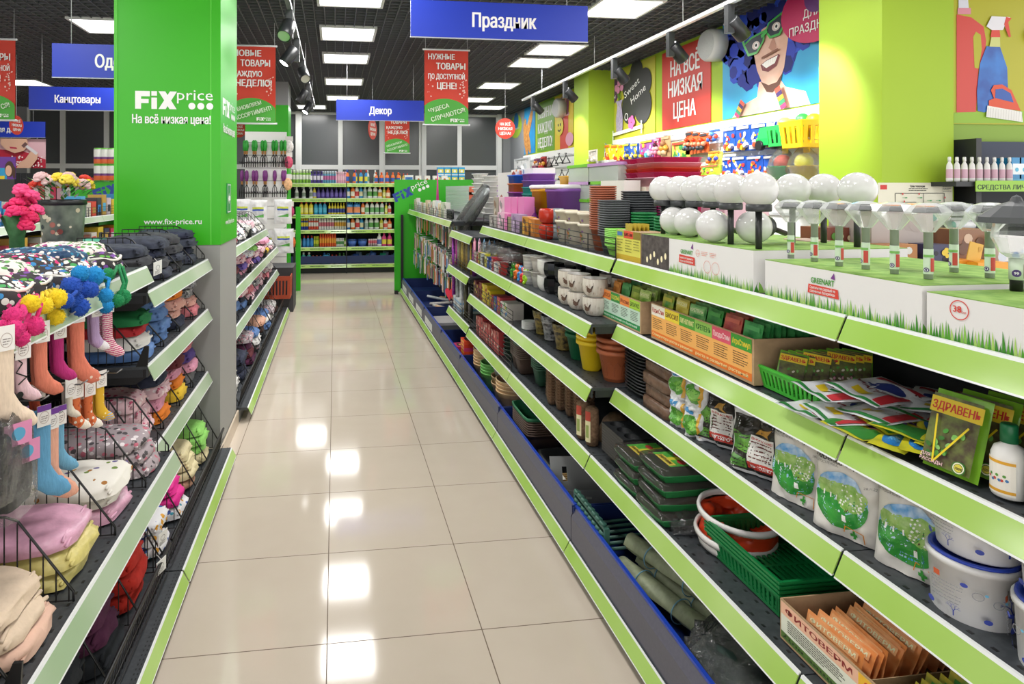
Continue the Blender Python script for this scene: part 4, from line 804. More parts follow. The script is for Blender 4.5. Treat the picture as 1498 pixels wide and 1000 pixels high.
for nm, u, v, mk in (('smooth white', 791, 425, mug(.05, .09, WCR, sq=5)), ('zigzag white', 780, 420, pot(.036, .055, .098, wave('#dad7d2', '#c4c0b9', 60, 'Z', .5, dist=6), rim=.001, rh=.004)), ('ringed white', 768, 415, pot(.046, .05, .09, wave('#e4e3e0', '#cfcecb', 14, 'Z', .4), rim=.002, rh=.004))):
    p = at_z(u, v, Z)+V((.04, .01, 0)); rows(mk.obj('ceramic_pot', cat='flower pot'), [p, p+V((0, 0, .0985)), p+V((.14, 0, 0)), p+V((.14, 0, .0985))], lambda i: '%s pot, %s of a pair, %s' % (nm, ('lower', 'upper')[i % 2], ('at the front', 'behind the front pair')[i//2]), nm+' pots')
# toy dinosaurs, packs in film and coloured candles behind the fence
for k, (u, c) in enumerate(((760, '#a6d62c'), (756, '#d63a3c'), (752, '#3f8fd0'), (747, '#e8742a'), (742, '#4fb43c'), (737, '#20242a'))):
    p = at_z(u, 415-(760-u)*.55, Z)+V((.05, 0, 0)); b = B(); C = m(c, .35); b.ball((0, 0, .035), .03, C, 12, 8, sz=1.1); b.ball((0, -.004, .085), .02, C, 12, 8); b.tube([(0, .02, .03), (0, .05, .02), (0, .065, .04)], [.014, .009, .004], C, 8)
    for s in (-1, 1): b.ball((s*.022, -.01, .008), .012, C, 8, 6); b.ball((s*.009, -.018, .093), .005, WHT, 6, 4); b.ball((s*.026, -.012, .05), .008, C, 8, 6)
    b.obj('toy_figure', None, None, 'small %s toy animal behind the fence, %s from the ringed white pots' % (['lime', 'red', 'blue', 'orange', 'green', 'black'][k], nth(k)), 'toy', 'toy animals on the second shelf').location = (p.x, p.y, Z)
    bpy.context.view_layer.objects.active = None
r = random.Random(9)
PC = ['#b03a3c', '#c9b9b4', '#e9dfd8', '#b8343e', '#5a7ab0', '#2f4fae', '#d9cf2e', '#3f3a3c', '#d2d6dc', '#e0d22c']
for k in range(12):
    y = 4.46+.075*k; b = B(); w, h = .066, .07+.04*r.random(); b.box(0, .16, -w, 0, 0, h, m(PC[k % 10], .35)); patt([PC[(k+3) % 10], '#f0eeea', '#303438'], 5, k)(flat(b, (0, 0, 0), *YUP), w, h)
    b.obj('toy_pack', None, None, 'small coloured toy pack behind the second-shelf fence, %s from the toy animals' % nth(k), 'package', 'toy packs on the second shelf').location = (1.195, y+w, Z)
for k in range(5):
    b = B(); 
    lump(b, (0, 0, 0), .1, .1, .07, film(), k, amp=.35, f=6); b.obj('film_bag', None, None, 'crumpled clear film bag on the toy packs, %s from the white pots' % nth(k), 'bag', 'film bags on the toy packs').location = (1.32, 4.42+.2*k, Z+.10)
for k in range(8):
    b = B(); c = ['#e89ab0', '#7fb2dc', '#e8a6b8', '#6fa8d8', '#8ab4d4', '#b08a70', '#6a9cc8', '#5a86b0'][k]; b.tube([(0, 0, 0), (0, 0, .17)], .012, m(c, .35), 8); b.lathe([(.012, .17), (.004, .19), (.001, .2)], m(c, .35), seg=8)
    b.obj('candle', None, None, '%s pointed candle standing at the far end of the fence, %s of the row' % (['pink', 'blue', 'pink', 'blue', 'blue', 'brown', 'blue', 'blue'][k], nth(k)), 'candle', 'tall candles behind the fence').location = (1.21+.02*(k % 2)+.012*k, 5.40-.04*k, Z)
# ---------------------------------------------------------------- third shelf
Z = .801
def rpot(r, h, c): return pot(r*.72, r, h, m(c, .5), rim=.01, rh=.02, wall=.003)
def pot3(u, v, r, h, c, n, dz, nm, cat='plant pot', dx=.05):
    p = at_z(u, v, Z)+V((dx, 0, 0)); q = rpot(r, h, c).obj('plant_pot', cat=cat); nest(q, (p.x, p.y, Z), n, dz, lambda k: nm % k, nm[:30])
    return p
q = rpot(.078, .15, '#ad5f3b'); d = D(q, lambda x, y: V(((.056+.022*y/.15)*math.sin(x/.066), -(.056+.022*y/.15)*math.cos(x/.066), y)), None, .0002, .0004)
for k in range(6): x = -.09+.036*k; d.line([(x-.014, .03), (x-.014, .08), (x, .1), (x+.014, .08)], .002, m('#8f4c2c', .6))
p = at_z(878, 556, Z)+V((.075, 0, 0)); nest(q.obj('plant_pot', cat='plant pot'), (p.x, p.y, Z), 3, .030, lambda k: 'terracotta-coloured plastic pot, %s from the bottom of the stack at the shelf corner' % k, 'terracotta pots')
p = at_z(845, 542, Z); nest(rpot(.07, .15, '#e3c419').obj('plant_pot', cat='plant pot'), (p.x+.085, p.y+.02, Z), 3, .028, lambda k: 'yellow plastic pot, %s from the bottom, beside the terracotta stack' % k, 'yellow pots')
p = at_z(829, 527, Z); nest(rpot(.07, .14, '#12603c').obj('plant_pot', cat='plant pot'), (p.x+.085, p.y+.03, Z), 3, .032, lambda k: 'dark green plastic pot, %s from the bottom, beside the yellow stack' % k, 'green pots')
for nm, u, v, r, c1, c2 in (('gold', 808, 513, .068, '#2a2722', '#8c7a45'), ('silver', 790, 499, .062, '#2c2c2e', '#a3a4a6'), ('small gold', 778, 490, .062, '#2a2722', '#93803f')):
    b = B(); mt = m(c1, .4, c2=c2, scale=45); b.lathe([(r*.55, 0), (r*.6, .01), (r*.8, .09), (r*.93, .12), (r, .15), (r*.92, .152), (r*.8, .12), (1e-4, .02)], mt, seg=22); b.lathe([(r*.86, .105), (r*.9, .112), (r*.95, .128), (r*.93, .129)], m(c2, .35, .3), seg=22, cap=False); b.lathe([(r*.62, .006), (r*.64, .012), (r*.63, .016)], m(c2, .35, .3), seg=22, cap=False)
    p = at_z(u, v, Z); b.obj('ornate_pot', None, None, 'black %s-patterned ornate pot on the third shelf' % nm, 'flower pot').location = (p.x+.075, p.y+.02, Z)
b = B(); b.lathe([(.035, 0), (.05, .004), (.052, .006)], WHT, seg=18); q = b.obj('saucer', cat='saucer'); p = at_z(768, 481, Z); nest(q, (p.x+.03, p.y, Z), 8, .0065, lambda k: 'white saucer, %s from the bottom of the pile beside the ornate pots' % k, 'white saucers')
r = random.Random(4)
for k in range(11):
    y = 4.30+.098*k; w = .085; c = ['#c9c4bb', '#d5d2cc', '#b8434a', '#2c4a9c', '#a33436', '#d8c22a', '#cfae2e', '#e0cd3a', '#8a3434', '#7a2c2e', '#6a3034'][k]; h = .10+.06*r.random()
    b = B(); b.box(0, .12, -w, 0, 0, h, m(c, .35)); patt([['#d04a7a', '#3f8ac0', '#e0c23a', '#4aa04a'], ['#3a2a1c', '#8a3a2c', '#f0e070']][k > 3], 6, k)(flat(b, (0, 0, 0), *YUP), w, h)
    b.obj('craft_pack', None, None, 'craft pack behind the third-shelf fence, %s from the white saucers' % nth(k), 'package', 'craft packs on the third shelf').location = (1.195, y+w, Z)
Z = .791
TRAY = m('#26282a', .5); b = pot(.14, .155, .03, TRAY, rim=.008, sq=8, wall=.0015, rh=.006); b.v = [(x*.9, y*.6, z) for x, y, z in b.v]; nest(b.obj('seed_tray', cat='seed tray'), (1.47, 2.695, Z), 16, .0145, lambda k: 'flat black tray, %s from the bottom of the tall stack beside the terracotta pots' % k, 'black flat trays')
PEAT = m('#6b5140', .35, var=.18, scale=35, bump=.4)
for k in range(4):
    b = B(); b.lathe([(.09, 0), (.1, .006), (.1, .044), (.09, .05), (1e-4, .051)], PEAT, seg=24, sq=9, sx=.75, sy=1.15); d = flat(b, (-.07, .09, .0515), (0, -1, 0), (1, 0, 0)); d.rect(.03, .03, .15, .1, m('#8a7a4a', .4), 1, 1); d.rect(.05, .045, .13, .085, m('#4a3a2a', .4)); 
    b.obj('peat_briquette', None, None, 'film-wrapped brown peat briquette, %s of its stack' % CN[k].replace(' one', '') if k < 3 else 'topmost brown peat briquette with its printed label up', 'briquette', 'peat briquettes').location = (1.385+.012*(k % 2), 2.47, Z+.0525*k)
WB = m('#d8d9da', .3, bump=.2, scale=25)
def gbag(d, w, h): d.disc(0, h*.4, w*.38, m('#5aa03a', .4), ry=h*.3, n=14); d.disc(.01, h*.42, w*.22, m('#8cc85a', .4), ry=h*.16, n=10); d.rect(-w*.4, h*.72, w*.1, h*.84, m('#3f8ac0', .4), 3, 2); d.rect(w*.3, h*.1, w*.4, h*.8, m('#d9a83a', .4), 1, 4)
for k, (u, v, z) in enumerate(((984, 625, 0), (1004, 640, 0), (982, 624, .115), (1004, 640, .115))):
    b, fn = bag(.1, .125, .06, WB, seed=k, amp=.012); gbag(D(b, lambda x, y: fn(x+.05, y), None, .0004, .0006), .1, .125); p = at_z(u, v, Z)
    o = b.obj('soil_bag', None, None, 'small white foil bag with green leaves, %s layer, %s' % (('lower', 'upper')[k > 1], ('beside the peat', 'beside the black bags')[k % 2]), 'bag', 'small leaf-print bags'); o.location = (p.x+.04, p.y, Z+z); o.rotation_euler = (0, .05*(k-1), RZ+.25)
def blackbag(d, w, h):
    d.rect(-w*.42, h*.05, w*.42, h*.8, m('#26241f', .35), 6, 8); d.rect(-w*.42, h*.3, -w*.05, h*.55, m('#6aa53c', .4, c2='#3f7a2c', scale=30), 4, 4); d.rect(-w*.42, h*.08, -w*.1, h*.22, m('#6aa53c', .4, c2='#3f7a2c', scale=30), 4, 3); d.rect(-w*.08, h*.16, w*.36, h*.56, m('#e9e7e2', .4), 5, 5); d.rect(-w*.08, h*.1, w*.36, h*.2, m('#c2382c', .4), 5, 2)
    d.text('ВНИМАНИЕ!', -w*.06, h*.5, h*.035, m('#c2382c', .4), .03, w=w*.4); d.text('ВЫГОДНО', -w*.02, h*.13, h*.04, WHT, .02, w=w*.34); d.lines(-w*.05, w*.33, h*.46, 5, h*.05, .004, m('#6b3a34', .5)); d.poly([(w*.02, h*.66), (w*.3, h*.72), (w*.2, h*.62), (w*.28, h*.56), (w*.12, h*.6), (-w*.02, h*.58)], m('#b98a3a', .35)); d.disc(0, h*.88, w*.2, m('#2f6a3c', .4), ry=h*.03, n=12)
for k, (u, v, z, rx, rz, l) in enumerate(((1036, 655, 0, -.12, .35, 'black and white soil bag standing beside the small leaf-print bags'), (1092, 702, 0, -.15, .4, 'black and white soil bag with gold ribbon and white notice beside the whitewash bags'))):
    b, fn = bag(.19, .225, .075, WB, seed=11+k, amp=.016); blackbag(D(b, lambda x, y: fn(x+.095, y), None, .0002, .0004), .19, .225); p = at_z(u, v, Z)
    o = b.obj('soil_bag', None, None, l, 'bag'); o.location = (p.x+.055, p.y+.02, Z+.004); o.rotation_euler = (rx, 0, RZ+rz)
b, fn = bag(.2, .22, .06, WB, seed=17, amp=.016); d = D(b, lambda x, y: fn(x+.1, y), None, .0005, .0006); d.rect(-.08, .02, .08, .15, m('#26241f', .35), 6, 6); d.poly([(-.06, .06), (-.03, .03), (.05, .05), (.07, .09), (.04, .08), (-.04, .06)], m('#c99a3a', .35)); d.text('Колумбийский', -.06, .17, .014, m('#3f4a3c', .4), .01, w=.12); d.rect(.02, .155, .08, .17, m('#2f7a44', .4), 3, 1)
o = b.obj('soil_bag', None, None, 'black and white soil bag lying slanted on top of its standing twins', 'bag'); p = at_z(1036, 655, Z); o.location = (p.x+.05, p.y+.08, Z+.175); o.rotation_euler = (-1.0, .1, RZ+.5)
# whitewash bags
SKY = m('#4f9ad8', .4, c2='#d6e6f2', scale=30); GRS = m('#1f8a34', .4, c2='#3f9a3a', scale=40); BLO = m('#7fb04a', .4, c2='#a8c878', scale=60); WBG = m('#dad6cf', .35, var=.05, bump=.15, scale=20)
def whitewash(d, w, h):
    n = 28; out = [(-w*.46+w*.74*(.5+.5*math.cos(a))*1.0, h*.37+h*.27*math.sin(a)) for a in [2*PI*k/n for k in range(n)]]
    d.h = .0012; d.poly([(x, y) for x, y in out], SKY)
    lo = [(-w*.46, h*.42)]+[(x, y) for x, y in out if y < h*.4 and x > -w*.4][::1]; lo = sorted([p for p in out if p[1] <= h*.38], key=lambda p: p[0]); d.poly(lo+[(w*.26, h*.41), (-w*.1, h*.45), (-w*.44, h*.39)], GRS)
    r = random.Random(5)
    for k in range(11): x = -w*.36+w*.55*k/10; d.disc(x, h*(.42+.05*r.random()), w*.085, BLO, ry=h*.07, n=9)
    d.disc(w*.06, h*.42, w*.19, BLO, ry=h*.13, n=14)
    for k in range(34): d.disc(w*(.07+.3*(r.random()-.5)), h*(.42+.2*(r.random()-.5)), w*.014, m('#f3f5ec', .5), n=6)
    d.line([(w*.0, h*.24), (w*.03, h*.32), (w*.06, h*.42)], w*.025, m('#5a3426', .5)); d.rect(-w*.03, h*.19, w*.02, h*.25, WHT, 2, 2)
    for k in range(3): d.rect(-w*.34+.05*k*w*2, h*.36, -w*.32+.05*k*w*2, h*.41, WHT)
    d.text('Побелка садовая, п', -w*.45, h*.725, h*.06, m('#4a4643', .5), .02, w=w*.88, rot=-.03); d.text('БЕЛОСНЕЖКА', -w*.45, h*.685, h*.025, m('#8a8682', .5), .0); d.text('28.11.22', w*.22, h*.58, h*.025, m('#8a8682', .5), 0)
    d.line([(-w*.02, h*.08), (-w*.0, h*.15), (w*.22, h*.13), (w*.22, h*.03)], .002, m('#e0902e', .4)); d.rect(w*.04, h*.06, w*.13, h*.09, m('#3f9a3c', .4)); d.rect(w*.07, h*.03, w*.1, h*.12, m('#3f9a3c', .4))
    d.text('agus', w*.15, h*.82, h*.045, m('#77757a', .5), .01); 
    for k in range(3): d.disc(w*(.37+.035*k), h*.84, w*.014, m(['#3f6fb0', '#4fa050', '#e08a3a'][k], .4), ry=h*.02, n=8)
WL = ['beside the black and white soil bags', 'second from the black bags', 'set back between the two clear ones', 'beside the stacked white buckets']
for k, (u, v, dx, rz) in enumerate(((1160, 742, .04, .35), (1228, 793, .045, .42), (1278, 812, .11, .4), (1325, 852, .05, .42))):
    b, fn = bag(.195, .262, .07, WBG, seed=40+k, amp=.012); whitewash(D(b, lambda x, y: fn(x+.0975, y), None, .0002, .0004), .195, .262); p = at_z(u, v, Z)
    o = b.obj('whitewash_bag', None, None, 'white whitewash bag with orchard picture, '+WL[k], 'bag', 'whitewash bags'); o.location = (p.x+dx, p.y+.01, Z+.003); o.rotation_euler = (-.1, 0, RZ+rz)
def bucket():
    t = thing('paint_bucket', 'x', 'bucket'); r, h = .079, .118; WP = m('#e4e3e3', .35); b = B(); b.lathe([(r*.9, 0), (r*.92, .004), (r, h), (r*1.06, h), (r*1.06, h+.012), (r, h+.014)], WP, seg=30); body = b
    b = B(); b.lathe([(r*1.0, h+.0145), (r*.99, h+.02), (r*.9, h+.02), (r*.88, h+.016), (1e-4, h+.016)], m('#2c48b8', .35), seg=30); b.obj('lid', t)
    b = body; fn = lambda x, y: V(((r*.92+r*.08*y/h)*math.sin(x/r), -(r*.92+r*.08*y/h)*math.cos(x/r), y)); d = D(b, fn, None, .0001, .0003); bl = m('#3a4aa8', .5); gy = m('#8f9098', .5); r_ = random.Random(2)
    def tree(x, y, s, c):
        def br(x0, y0, a, l, wd, n):
            x1, y1 = x0+l*math.cos(a), y0+l*math.sin(a); d.line([(x0, y0), (x1, y1)], wd, c)
            if n: br(x1, y1, a+.5, l*.72, wd*.65, n-1); br(x1, y1, a-.55, l*.7, wd*.65, n-1)
        br(x, y, PI/2, s, s*.22, 4)
    tree(.09, .02, .022, bl); tree(.115, .022, .02, gy); tree(-.02, .015, .01, bl); tree(.17, .02, .02, bl); tree(-.09, .07, .012, bl)
    for x, y, s in ((.035, .03, .007), (.07, .05, .006), (.14, .06, .008), (-.06, .03, .008), (0, .095, .006)): d.disc(x, y, s, bl, ry=s*.8, n=9)
    for x, y in ((.05, .07), (.02, .08), (.13, .045), (-.1, .08)): d.ring(x, y, .009, .0014, gy, 12); d.disc(x+.012, y+.006, .003, m('#6fb8dc', .5), n=7)
    d.lines(-.055, .0, .085, 6, .0075, .0016, gy, 3); d.rect(-.05, .092, -.038, .104, m('#c9582e', .5), 2, 1)
    for k in range(9): d.rect(.062+.003*k, .085, .0636+.003*k+.0006*(k % 2), .105, DKT, 1, 1)
    d.rect(.125, .08, .165, .112, m('#3448b0', .5), 3, 2); d.text('ГРУНТ', .13, .088, .014, WHT, .03, w=.03); d.rect(.13, .062, .15, .076, m('#6a6c70', .5), 2, 1); d.text('1', .136, .065, .008, WHT, .02)
    b.obj('body', t); return t
bk = bucket(); p1 = at_z(1393, 908, Z)+V((.075, .02, 0)); p2 = (p1.x+.0, p1.y-.185, Z)
rows(bk, [(p1.x, p1.y, Z), (p1.x+.012, p1.y, Z+.139), p2, (p2[0]+.012, p2[1], Z+.139)], lambda i: 'white paint bucket with blue tree print, %s of the pair %s' % (('lower', 'upper')[i % 2], ('beside the whitewash bags', 'under the white bottle')[i//2]), 'white paint buckets', [RZ+.55, RZ+.3, RZ-.55, RZ-.8])
# ---------------------------------------------------------------- fourth shelf
Z = .496
PTC = m('#7d6148', .95, var=.25, scale=70, bump=.5)
cup = B(); cup.lathe([(.022, 0), (.03, .045), (.033, .05), (.0314, .05), (.0214, .005), (1e-4, .005)], PTC, seg=14, sq=5); cup = cup.obj('peat_cup', cat='peat cup'); first = True
for c, (u, v) in enumerate(((799, 590), (812, 598), (826, 607), (839, 619), (850, 628))):
    p = at_z(u, v, Z)+V((.035, 0, 0)); ps = [(p.x, p.y, Z+.016*k) for k in range(11)]
    rows(cup if first else dup(cup, (0, 0, 0)), ps, lambda k: 'brown peat cup, %s from the bottom of the %s column' % (nth(k), ['far', 'second far', 'middle', 'second near', 'near'][c]), 'peat cup columns'); first = False
for k, (u, v) in enumerate(((843, 640), (856, 650))):
    t = thing('wrapped_peat_cups', 'wrapped sleeve of peat cups with a printed strip, %s the black cell trays' % ('second from', 'closest to')[k], 'package', tuple(at_z(u, v, Z)+V((.035, 0, 0)))); b = B(); b.lathe([(.028, 0), (.034, .05), (.031, .17), (.02, .18), (1e-4, .18)], PTC, seg=14); b.obj('cups', t)
    b = B(); d = D(b, lambda x, y: V((.036*math.sin(x/.036), -.036*math.cos(x/.036), y)), None, .0002, .0004); d.rect(-.05, .02, -.022, .165, m('#d9d2a8', .4), 3, 1); d.rect(-.05, .12, -.022, .165, m('#b8473a', .4), 3, 1); d.rect(-.047, .04, -.03, .1, m('#8fa05a', .4), 2, 1); b.obj('printed_strip', t)
b = B(); b.lathe([(.085, 0), (.09, .03), (.06, .1), (.03, .13), (1e-4, .13)], m('#7a6248', .6, var=.2, scale=60), seg=18); b.obj('peat_disc_bag', None, None, 'rounded brown bag of peat discs behind the wrapped cups', 'bag').location = (1.36, 2.93, Z)
# six-cell trays
def celltray():
    b = B(); W, Dp, h = .215, .22, .05; BT = m('#232527', .45); nx, ny = 3, 2; r = .031
    e = h-.0115; b.box(-Dp/2, -Dp/2+.003, -W/2, W/2, e, h, BT); b.box(Dp/2-.003, Dp/2, -W/2, W/2, e, h, BT); b.box(-Dp/2, Dp/2, -W/2, -W/2+.003, e, h, BT); b.box(-Dp/2, Dp/2, W/2-.003, W/2, e, h, BT)
    for i in range(ny):
        for j in range(nx):
            cx = -Dp/2+Dp*(i+.5)/ny; cy = -W/2+W*(j+.5)/nx; hx, hy = Dp/ny/2, W/nx/2; n = 24; P = []
            for k in range(n):
                a = 2*PI*k/n; c, s_ = math.cos(a), math.sin(a); q = min(hx/abs(c) if abs(c) > 1e-6 else 9, hy/abs(s_) if abs(s_) > 1e-6 else 9); P += [(cx+q*c, cy+q*s_, h), (cx+r*c, cy+r*s_, h)]
            b.add(P, [(2*k, 2*((k+1) % n), 2*((k+1) % n)+1, 2*k+1) for k in range(n)], BT); b.lathe([(r, h), (r*.8, .004), (1e-4, .004)], BT, c=(cx, cy, 0), seg=n, cap=False)
    return b
q = celltray().obj('cell_tray', cat='seed tray'); nest(q, (1.32, 2.645, Z), 10, .0125, lambda k: 'black six-cell seedling tray, %s from the bottom of the stack' % k, 'six-cell trays')
t = thing('price_tag', 'small green and white tag hanging on the black cell trays', 'tag', (1.40, 2.535, Z+.15)); b = B(); b.box(-.03, .03, -.001, .001, -.03, 0, m('#dfe6dc', .5)); flat(b, (-.03, -.001, -.03), *XUP).rect(.0, .016, .06, .03, m('#5fa05a', .5)); b.obj('card', t); b = B(); b.box(-.004, .004, 0, .012, -.006, 0, WHT); b.obj('clip', t)
# mini greenhouses
def greenhouse():
    t = thing('mini_greenhouse', 'x', 'mini greenhouse'); W, L = .27, .195; GB_ = m('#2c8a4c', .35, alpha=.9); b = B(); b.lathe([(.44, 0), (.48, .024), (.5, .026), (.5, .03)], GB_, seg=28, sq=14, sx=W, sy=L); b.obj('base', t)
    b = B(); b.lathe([(.46, .012), (.46, .026), (1e-4, .03)], m('#33302b', .6, var=.2, scale=60), seg=28, sq=9, sx=W*.98, sy=L*.98); b.obj('peat_tablets', t)
    b = B(); b.lathe([(.505, .03), (.5, .032), (.48, .048), (.46, .051), (1e-4, .051)], m('#4a4642', .1, alpha=.6), seg=28, sq=14, sx=W, sy=L); b.obj('clear_lid', t)
    b = B(); d = flat(b, (-.09, .06, .0516), (0, -1, 0), (1, 0, 0)); d.rect(0, 0, .13, .13, m('#5fae45', .4, c2='#3f8a3a', scale=30)); d.rect(.05, 0, .075, .13, m('#c9c83a', .4)); d.rect(.02, .0, .12, .03, m('#c9b24a', .4)); d.disc(.04, .08, .02, m('#a83a34', .4), ry=.014); d.disc(.1, .06, .02, m('#a83a34', .4), ry=.014); d.text('ПАРНИК', .02, .008, .014, m('#4a3a1c', .4), .02, w=.09); b.obj('label', t); return t
gh = greenhouse(); ps = []; cl = []
p = at_z(968, 772, Z)
for k in range(4): ps.append((1.295+.004*k, 2.24, Z+.0525*k))
for k in range(3): ps.append((1.30, 2.447, Z+.0525*k))
rows(gh, ps, lambda i: 'mini greenhouse tray, %s of the stack %s' % (CN[i] if i < 4 else CN[i-4], 'beside the red folding bucket' if i < 4 else 'beside the black cell trays'), 'stacked mini greenhouses', [.06, -.05, .04, 0, .05, -.04, .0])
# red folding bucket
p = at_z(1052, 808, Z)+V((.09, .03, 0)); t = thing('folding_bucket', 'collapsed red fabric bucket with white plastic rings beside the green baskets', 'bucket', tuple(p)); RW = m('#e2dedb', .35)
for k, (z, r, tx, ox) in enumerate(((.012, .125, 0, 0), (.045, .128, .05, -.012), (.115, .132, .08, .004))):
    b = B(); R = Matrix.Rotation(tx, 3, 'X'); b.lathe([(r-.008, -.009), (r, -.011), (r+.003, 0), (r, .011), (r-.008, .009), (r-.01, 0), (r-.008, -.009)], RW, c=(ox, 0, z), R=R, seg=40, cap=False); b.obj('ring', t)
b = B(); RF = m('#d8431f', .35); nse = lambda a, h: .012*math.sin(a*5+h*3)+.009*math.sin(a*9-h*5)
def rf(u, v):
    a = u*2*PI; st = [(.12, .012), (.121, .05), (.112, .08), (.124, .112), (.123, .105), (.095, .085), (.085, .06), (.045, .05)]; f = v*7; i = min(6, int(f)); e = f-i; r = st[i][0]*(1-e)+st[i+1][0]*e; z = st[i][1]*(1-e)+st[i+1][1]*e; k = 1 if v > .62 else .25
    return V(((r+nse(a, v*6)*k)*math.cos(a), (r+nse(a, v*6)*k)*math.sin(a), z+.012*math.sin(a*4+v*9)*k))
b.grid(rf, 48, 28, RF); b.obj('fabric', t); b = B(); b.lathe([(.06, .035), (1e-4, .034)], m('#dddcdf', .5), seg=20, cap=False); b.obj('bottom', t)
# nested green baskets
p = at_z(1136, 910, Z); qb = slat_basket(.24, .33, .066, m('#0f7a3e', .38), .009, .002, 1.08).obj('basket', cat='basket')
bx = (p.x+.145, p.y+.185); rows(qb, [(bx[0], bx[1], Z+.013*k) for k in range(4)], lambda k: 'dark green slotted basket, %s of the nested four' % CN[k], 'nested green baskets', [0, 0, 0, 0])
b = B(); lump(b, (0, 0, 0), .1, .09, .05, film(), 3, amp=.4, f=6); b.obj('film_bag', None, None, 'crumpled clear film behind the rings of the red bucket', 'bag').location = (1.30, 2.18, Z)
c4 = carton('seed_carton', 'kraft carton with pest-killer print on the fourth shelf, beside the green baskets', .80, 1.585, 1.21, .34, Z, .108, [('ФИТОВЕРМ', '#e9b79a', '#8a2c2c'), ('СТОЖАР', '#eab52e', '#c23a24'), ('КИНМИКС', '#2c8a50', '#e05a2e')], '#dfe2d2', '#5a7a3c', '#2a3a22', 3, footw=['Для защиты растений от вредителей'])
packets(1.58, .77, 12, 1.235, .024, Z+.012, .003, [('#e08a4a', '#f0b078', 'ФИТОВЕРМ', 'orange foil'), ('#c9a52e', '#3f8a3c', None, 'yellow and green'), ('#128a3e', '#4fc06a', None, 'bright green')], 'the pest-killer carton', .42, .17, .095)
# ---------------------------------------------------------------- mid part of the fourth shelf, floor bins
Z = .496
b2 = pot(.05, .068, .11, m('#35604a', .5), sq=6, wall=.0015, rh=.009).obj('square_pot', cat='plant pot'); p = at_z(783, 566, Z); nest(b2, (p.x+.075, p.y+.05, Z), 7, .0135, lambda k: 'green square pot, %s from the bottom of the stack beside the peat cups' % k, 'green square pots')
b2 = pot(.048, .066, .11, m('#5a4a42', .5), sq=6, wall=.0015, rh=.009).obj('square_pot', cat='plant pot'); p = at_z(757, 548, Z); nest(b2, (p.x+.07, p.y+.05, Z), 7, .0135, lambda k: 'brown square pot, %s from the bottom of the stack beside the green ones' % k, 'brown square pots')
pot(.05, .068, .08, m('#35604a', .5), sq=6).obj('square_pot', None, None, 'single green square pot crowning the brown stack', 'plant pot').location = (p.x+.07, p.y+.05, Z+.118)
b2 = pot(.045, .06, .1, m('#54443d', .5), sq=6, wall=.0015, rh=.009).obj('square_pot', cat='plant pot'); nest(b2, (1.27, 4.22, Z), 8, .0135, lambda k: 'brown square pot, %s from the bottom of the far stack behind the wires' % k, 'far brown square pots')
b2 = pot(.05, .062, .05, m('#2c4238', .5), wall=.0015, rh=.009).obj('plant_pot', cat='plant pot'); nest(b2, (1.27, 4.42, Z), 6, .03, lambda k: 'dark green low pot, %s from the bottom beside the red game boxes' % k, 'dark green low pots')
for k in range(9):
    b = B(); w, h = .07, .17-.01*(k % 3); b.box(0, .1, -w, 0, 0, h, m(['#a83a3c', '#b8474a', '#97323a'][k % 3], .4)); patt(['#e0b8a8', '#5a2a2c', '#d8d0c8'], 6, k)(flat(b, (0, 0, 0), *YUP), w, h)
    b.obj('game_box', None, None, 'narrow red game box behind the fourth-shelf wires, %s from the dark green pots' % nth(k), 'box', 'red game boxes').location = (1.195, 4.60+.085*k, Z)
# bins: z of their floor
Z = .113
def basin(r, h, c, n, dz, x, y, nm):
    b = B(); mt = m(c, .4); b.lathe([(r*.62, 0), (r*.65, .004), (r*.9, h*.82), (r*.95, h*.84), (r*.97, h), (r, h+.004), (r, h+.014), (r*.95, h+.012), (r*.87, h*.8), (r*.68, .008), (1e-4, .008)], mt, seg=30)
    nest(b.obj('basin', cat='basin'), (x, y, Z), n, dz, lambda k: nm % k, nm[:26])
basin(.135, .15, '#d8b58a', 4, .026, 1.285, 4.43, 'beige round basin, %s from the bottom of the stack beside the green trays')
basin(.115, .12, '#d8b58a', 2, .05, 1.30, 4.71, 'beige basin, %s under the grey one'); 
b = B(); b.lathe([(.08, 0), (.105, .09), (.118, .11), (.118, .118), (.11, .116), (.08, .008), (1e-4, .008)], m('#a9b3ae', .4), seg=30); b.obj('basin', None, None, 'grey round basin on top of beige ones', 'basin').location = (1.30, 4.71, Z+.176)
basin(.115, .13, '#7cc46a', 4, .025, 1.275, 4.96, 'light green basin, %s from the bottom of the green stack')
basin(.115, .13, '#d8b58a', 6, .025, 1.275, 5.22, 'beige basin, %s from the bottom of the farther beige stack')
b = pot(.42, .5, .12, m('#5e4a40', .55), rim=.02, rh=.01, sq=9, wall=.006, seg=28); b.v = [(x*.24, y*.34, z) for x, y, z in b.v]; q = b.obj('planter_tray', cat='planter'); p = at_z(800, 655, Z)
nest(q, (1.27, 3.86, Z), 7, .014, lambda k: 'brown rectangular planter, %s from the bottom of the stack in the blue bin' % k, 'brown planters')
b = pot(.42, .5, .12, m('#1f6b45', .5), rim=.02, rh=.02, sq=9, wall=.006, seg=28); b.v = [(x*.245, y*.345, z) for x, y, z in b.v]; b.obj('planter_tray', None, None, 'green rectangular planter on top of the brown ones', 'planter').location = (1.27, 3.86, Z+.1)
b = pot(.42, .5, .04, TRAY, rim=.02, rh=.01, sq=9, wall=.02, seg=28); b.v = [(x*.42, y*.36, z) for x, y, z in b.v]; b.obj('seed_tray', None, None, 'wide flat black tray in the blue bin, beyond the bamboo canes', 'seed tray').location = (1.40, 3.46, Z+.02)
CANE = m('#b8925a', .6, var=.15, scale=50)
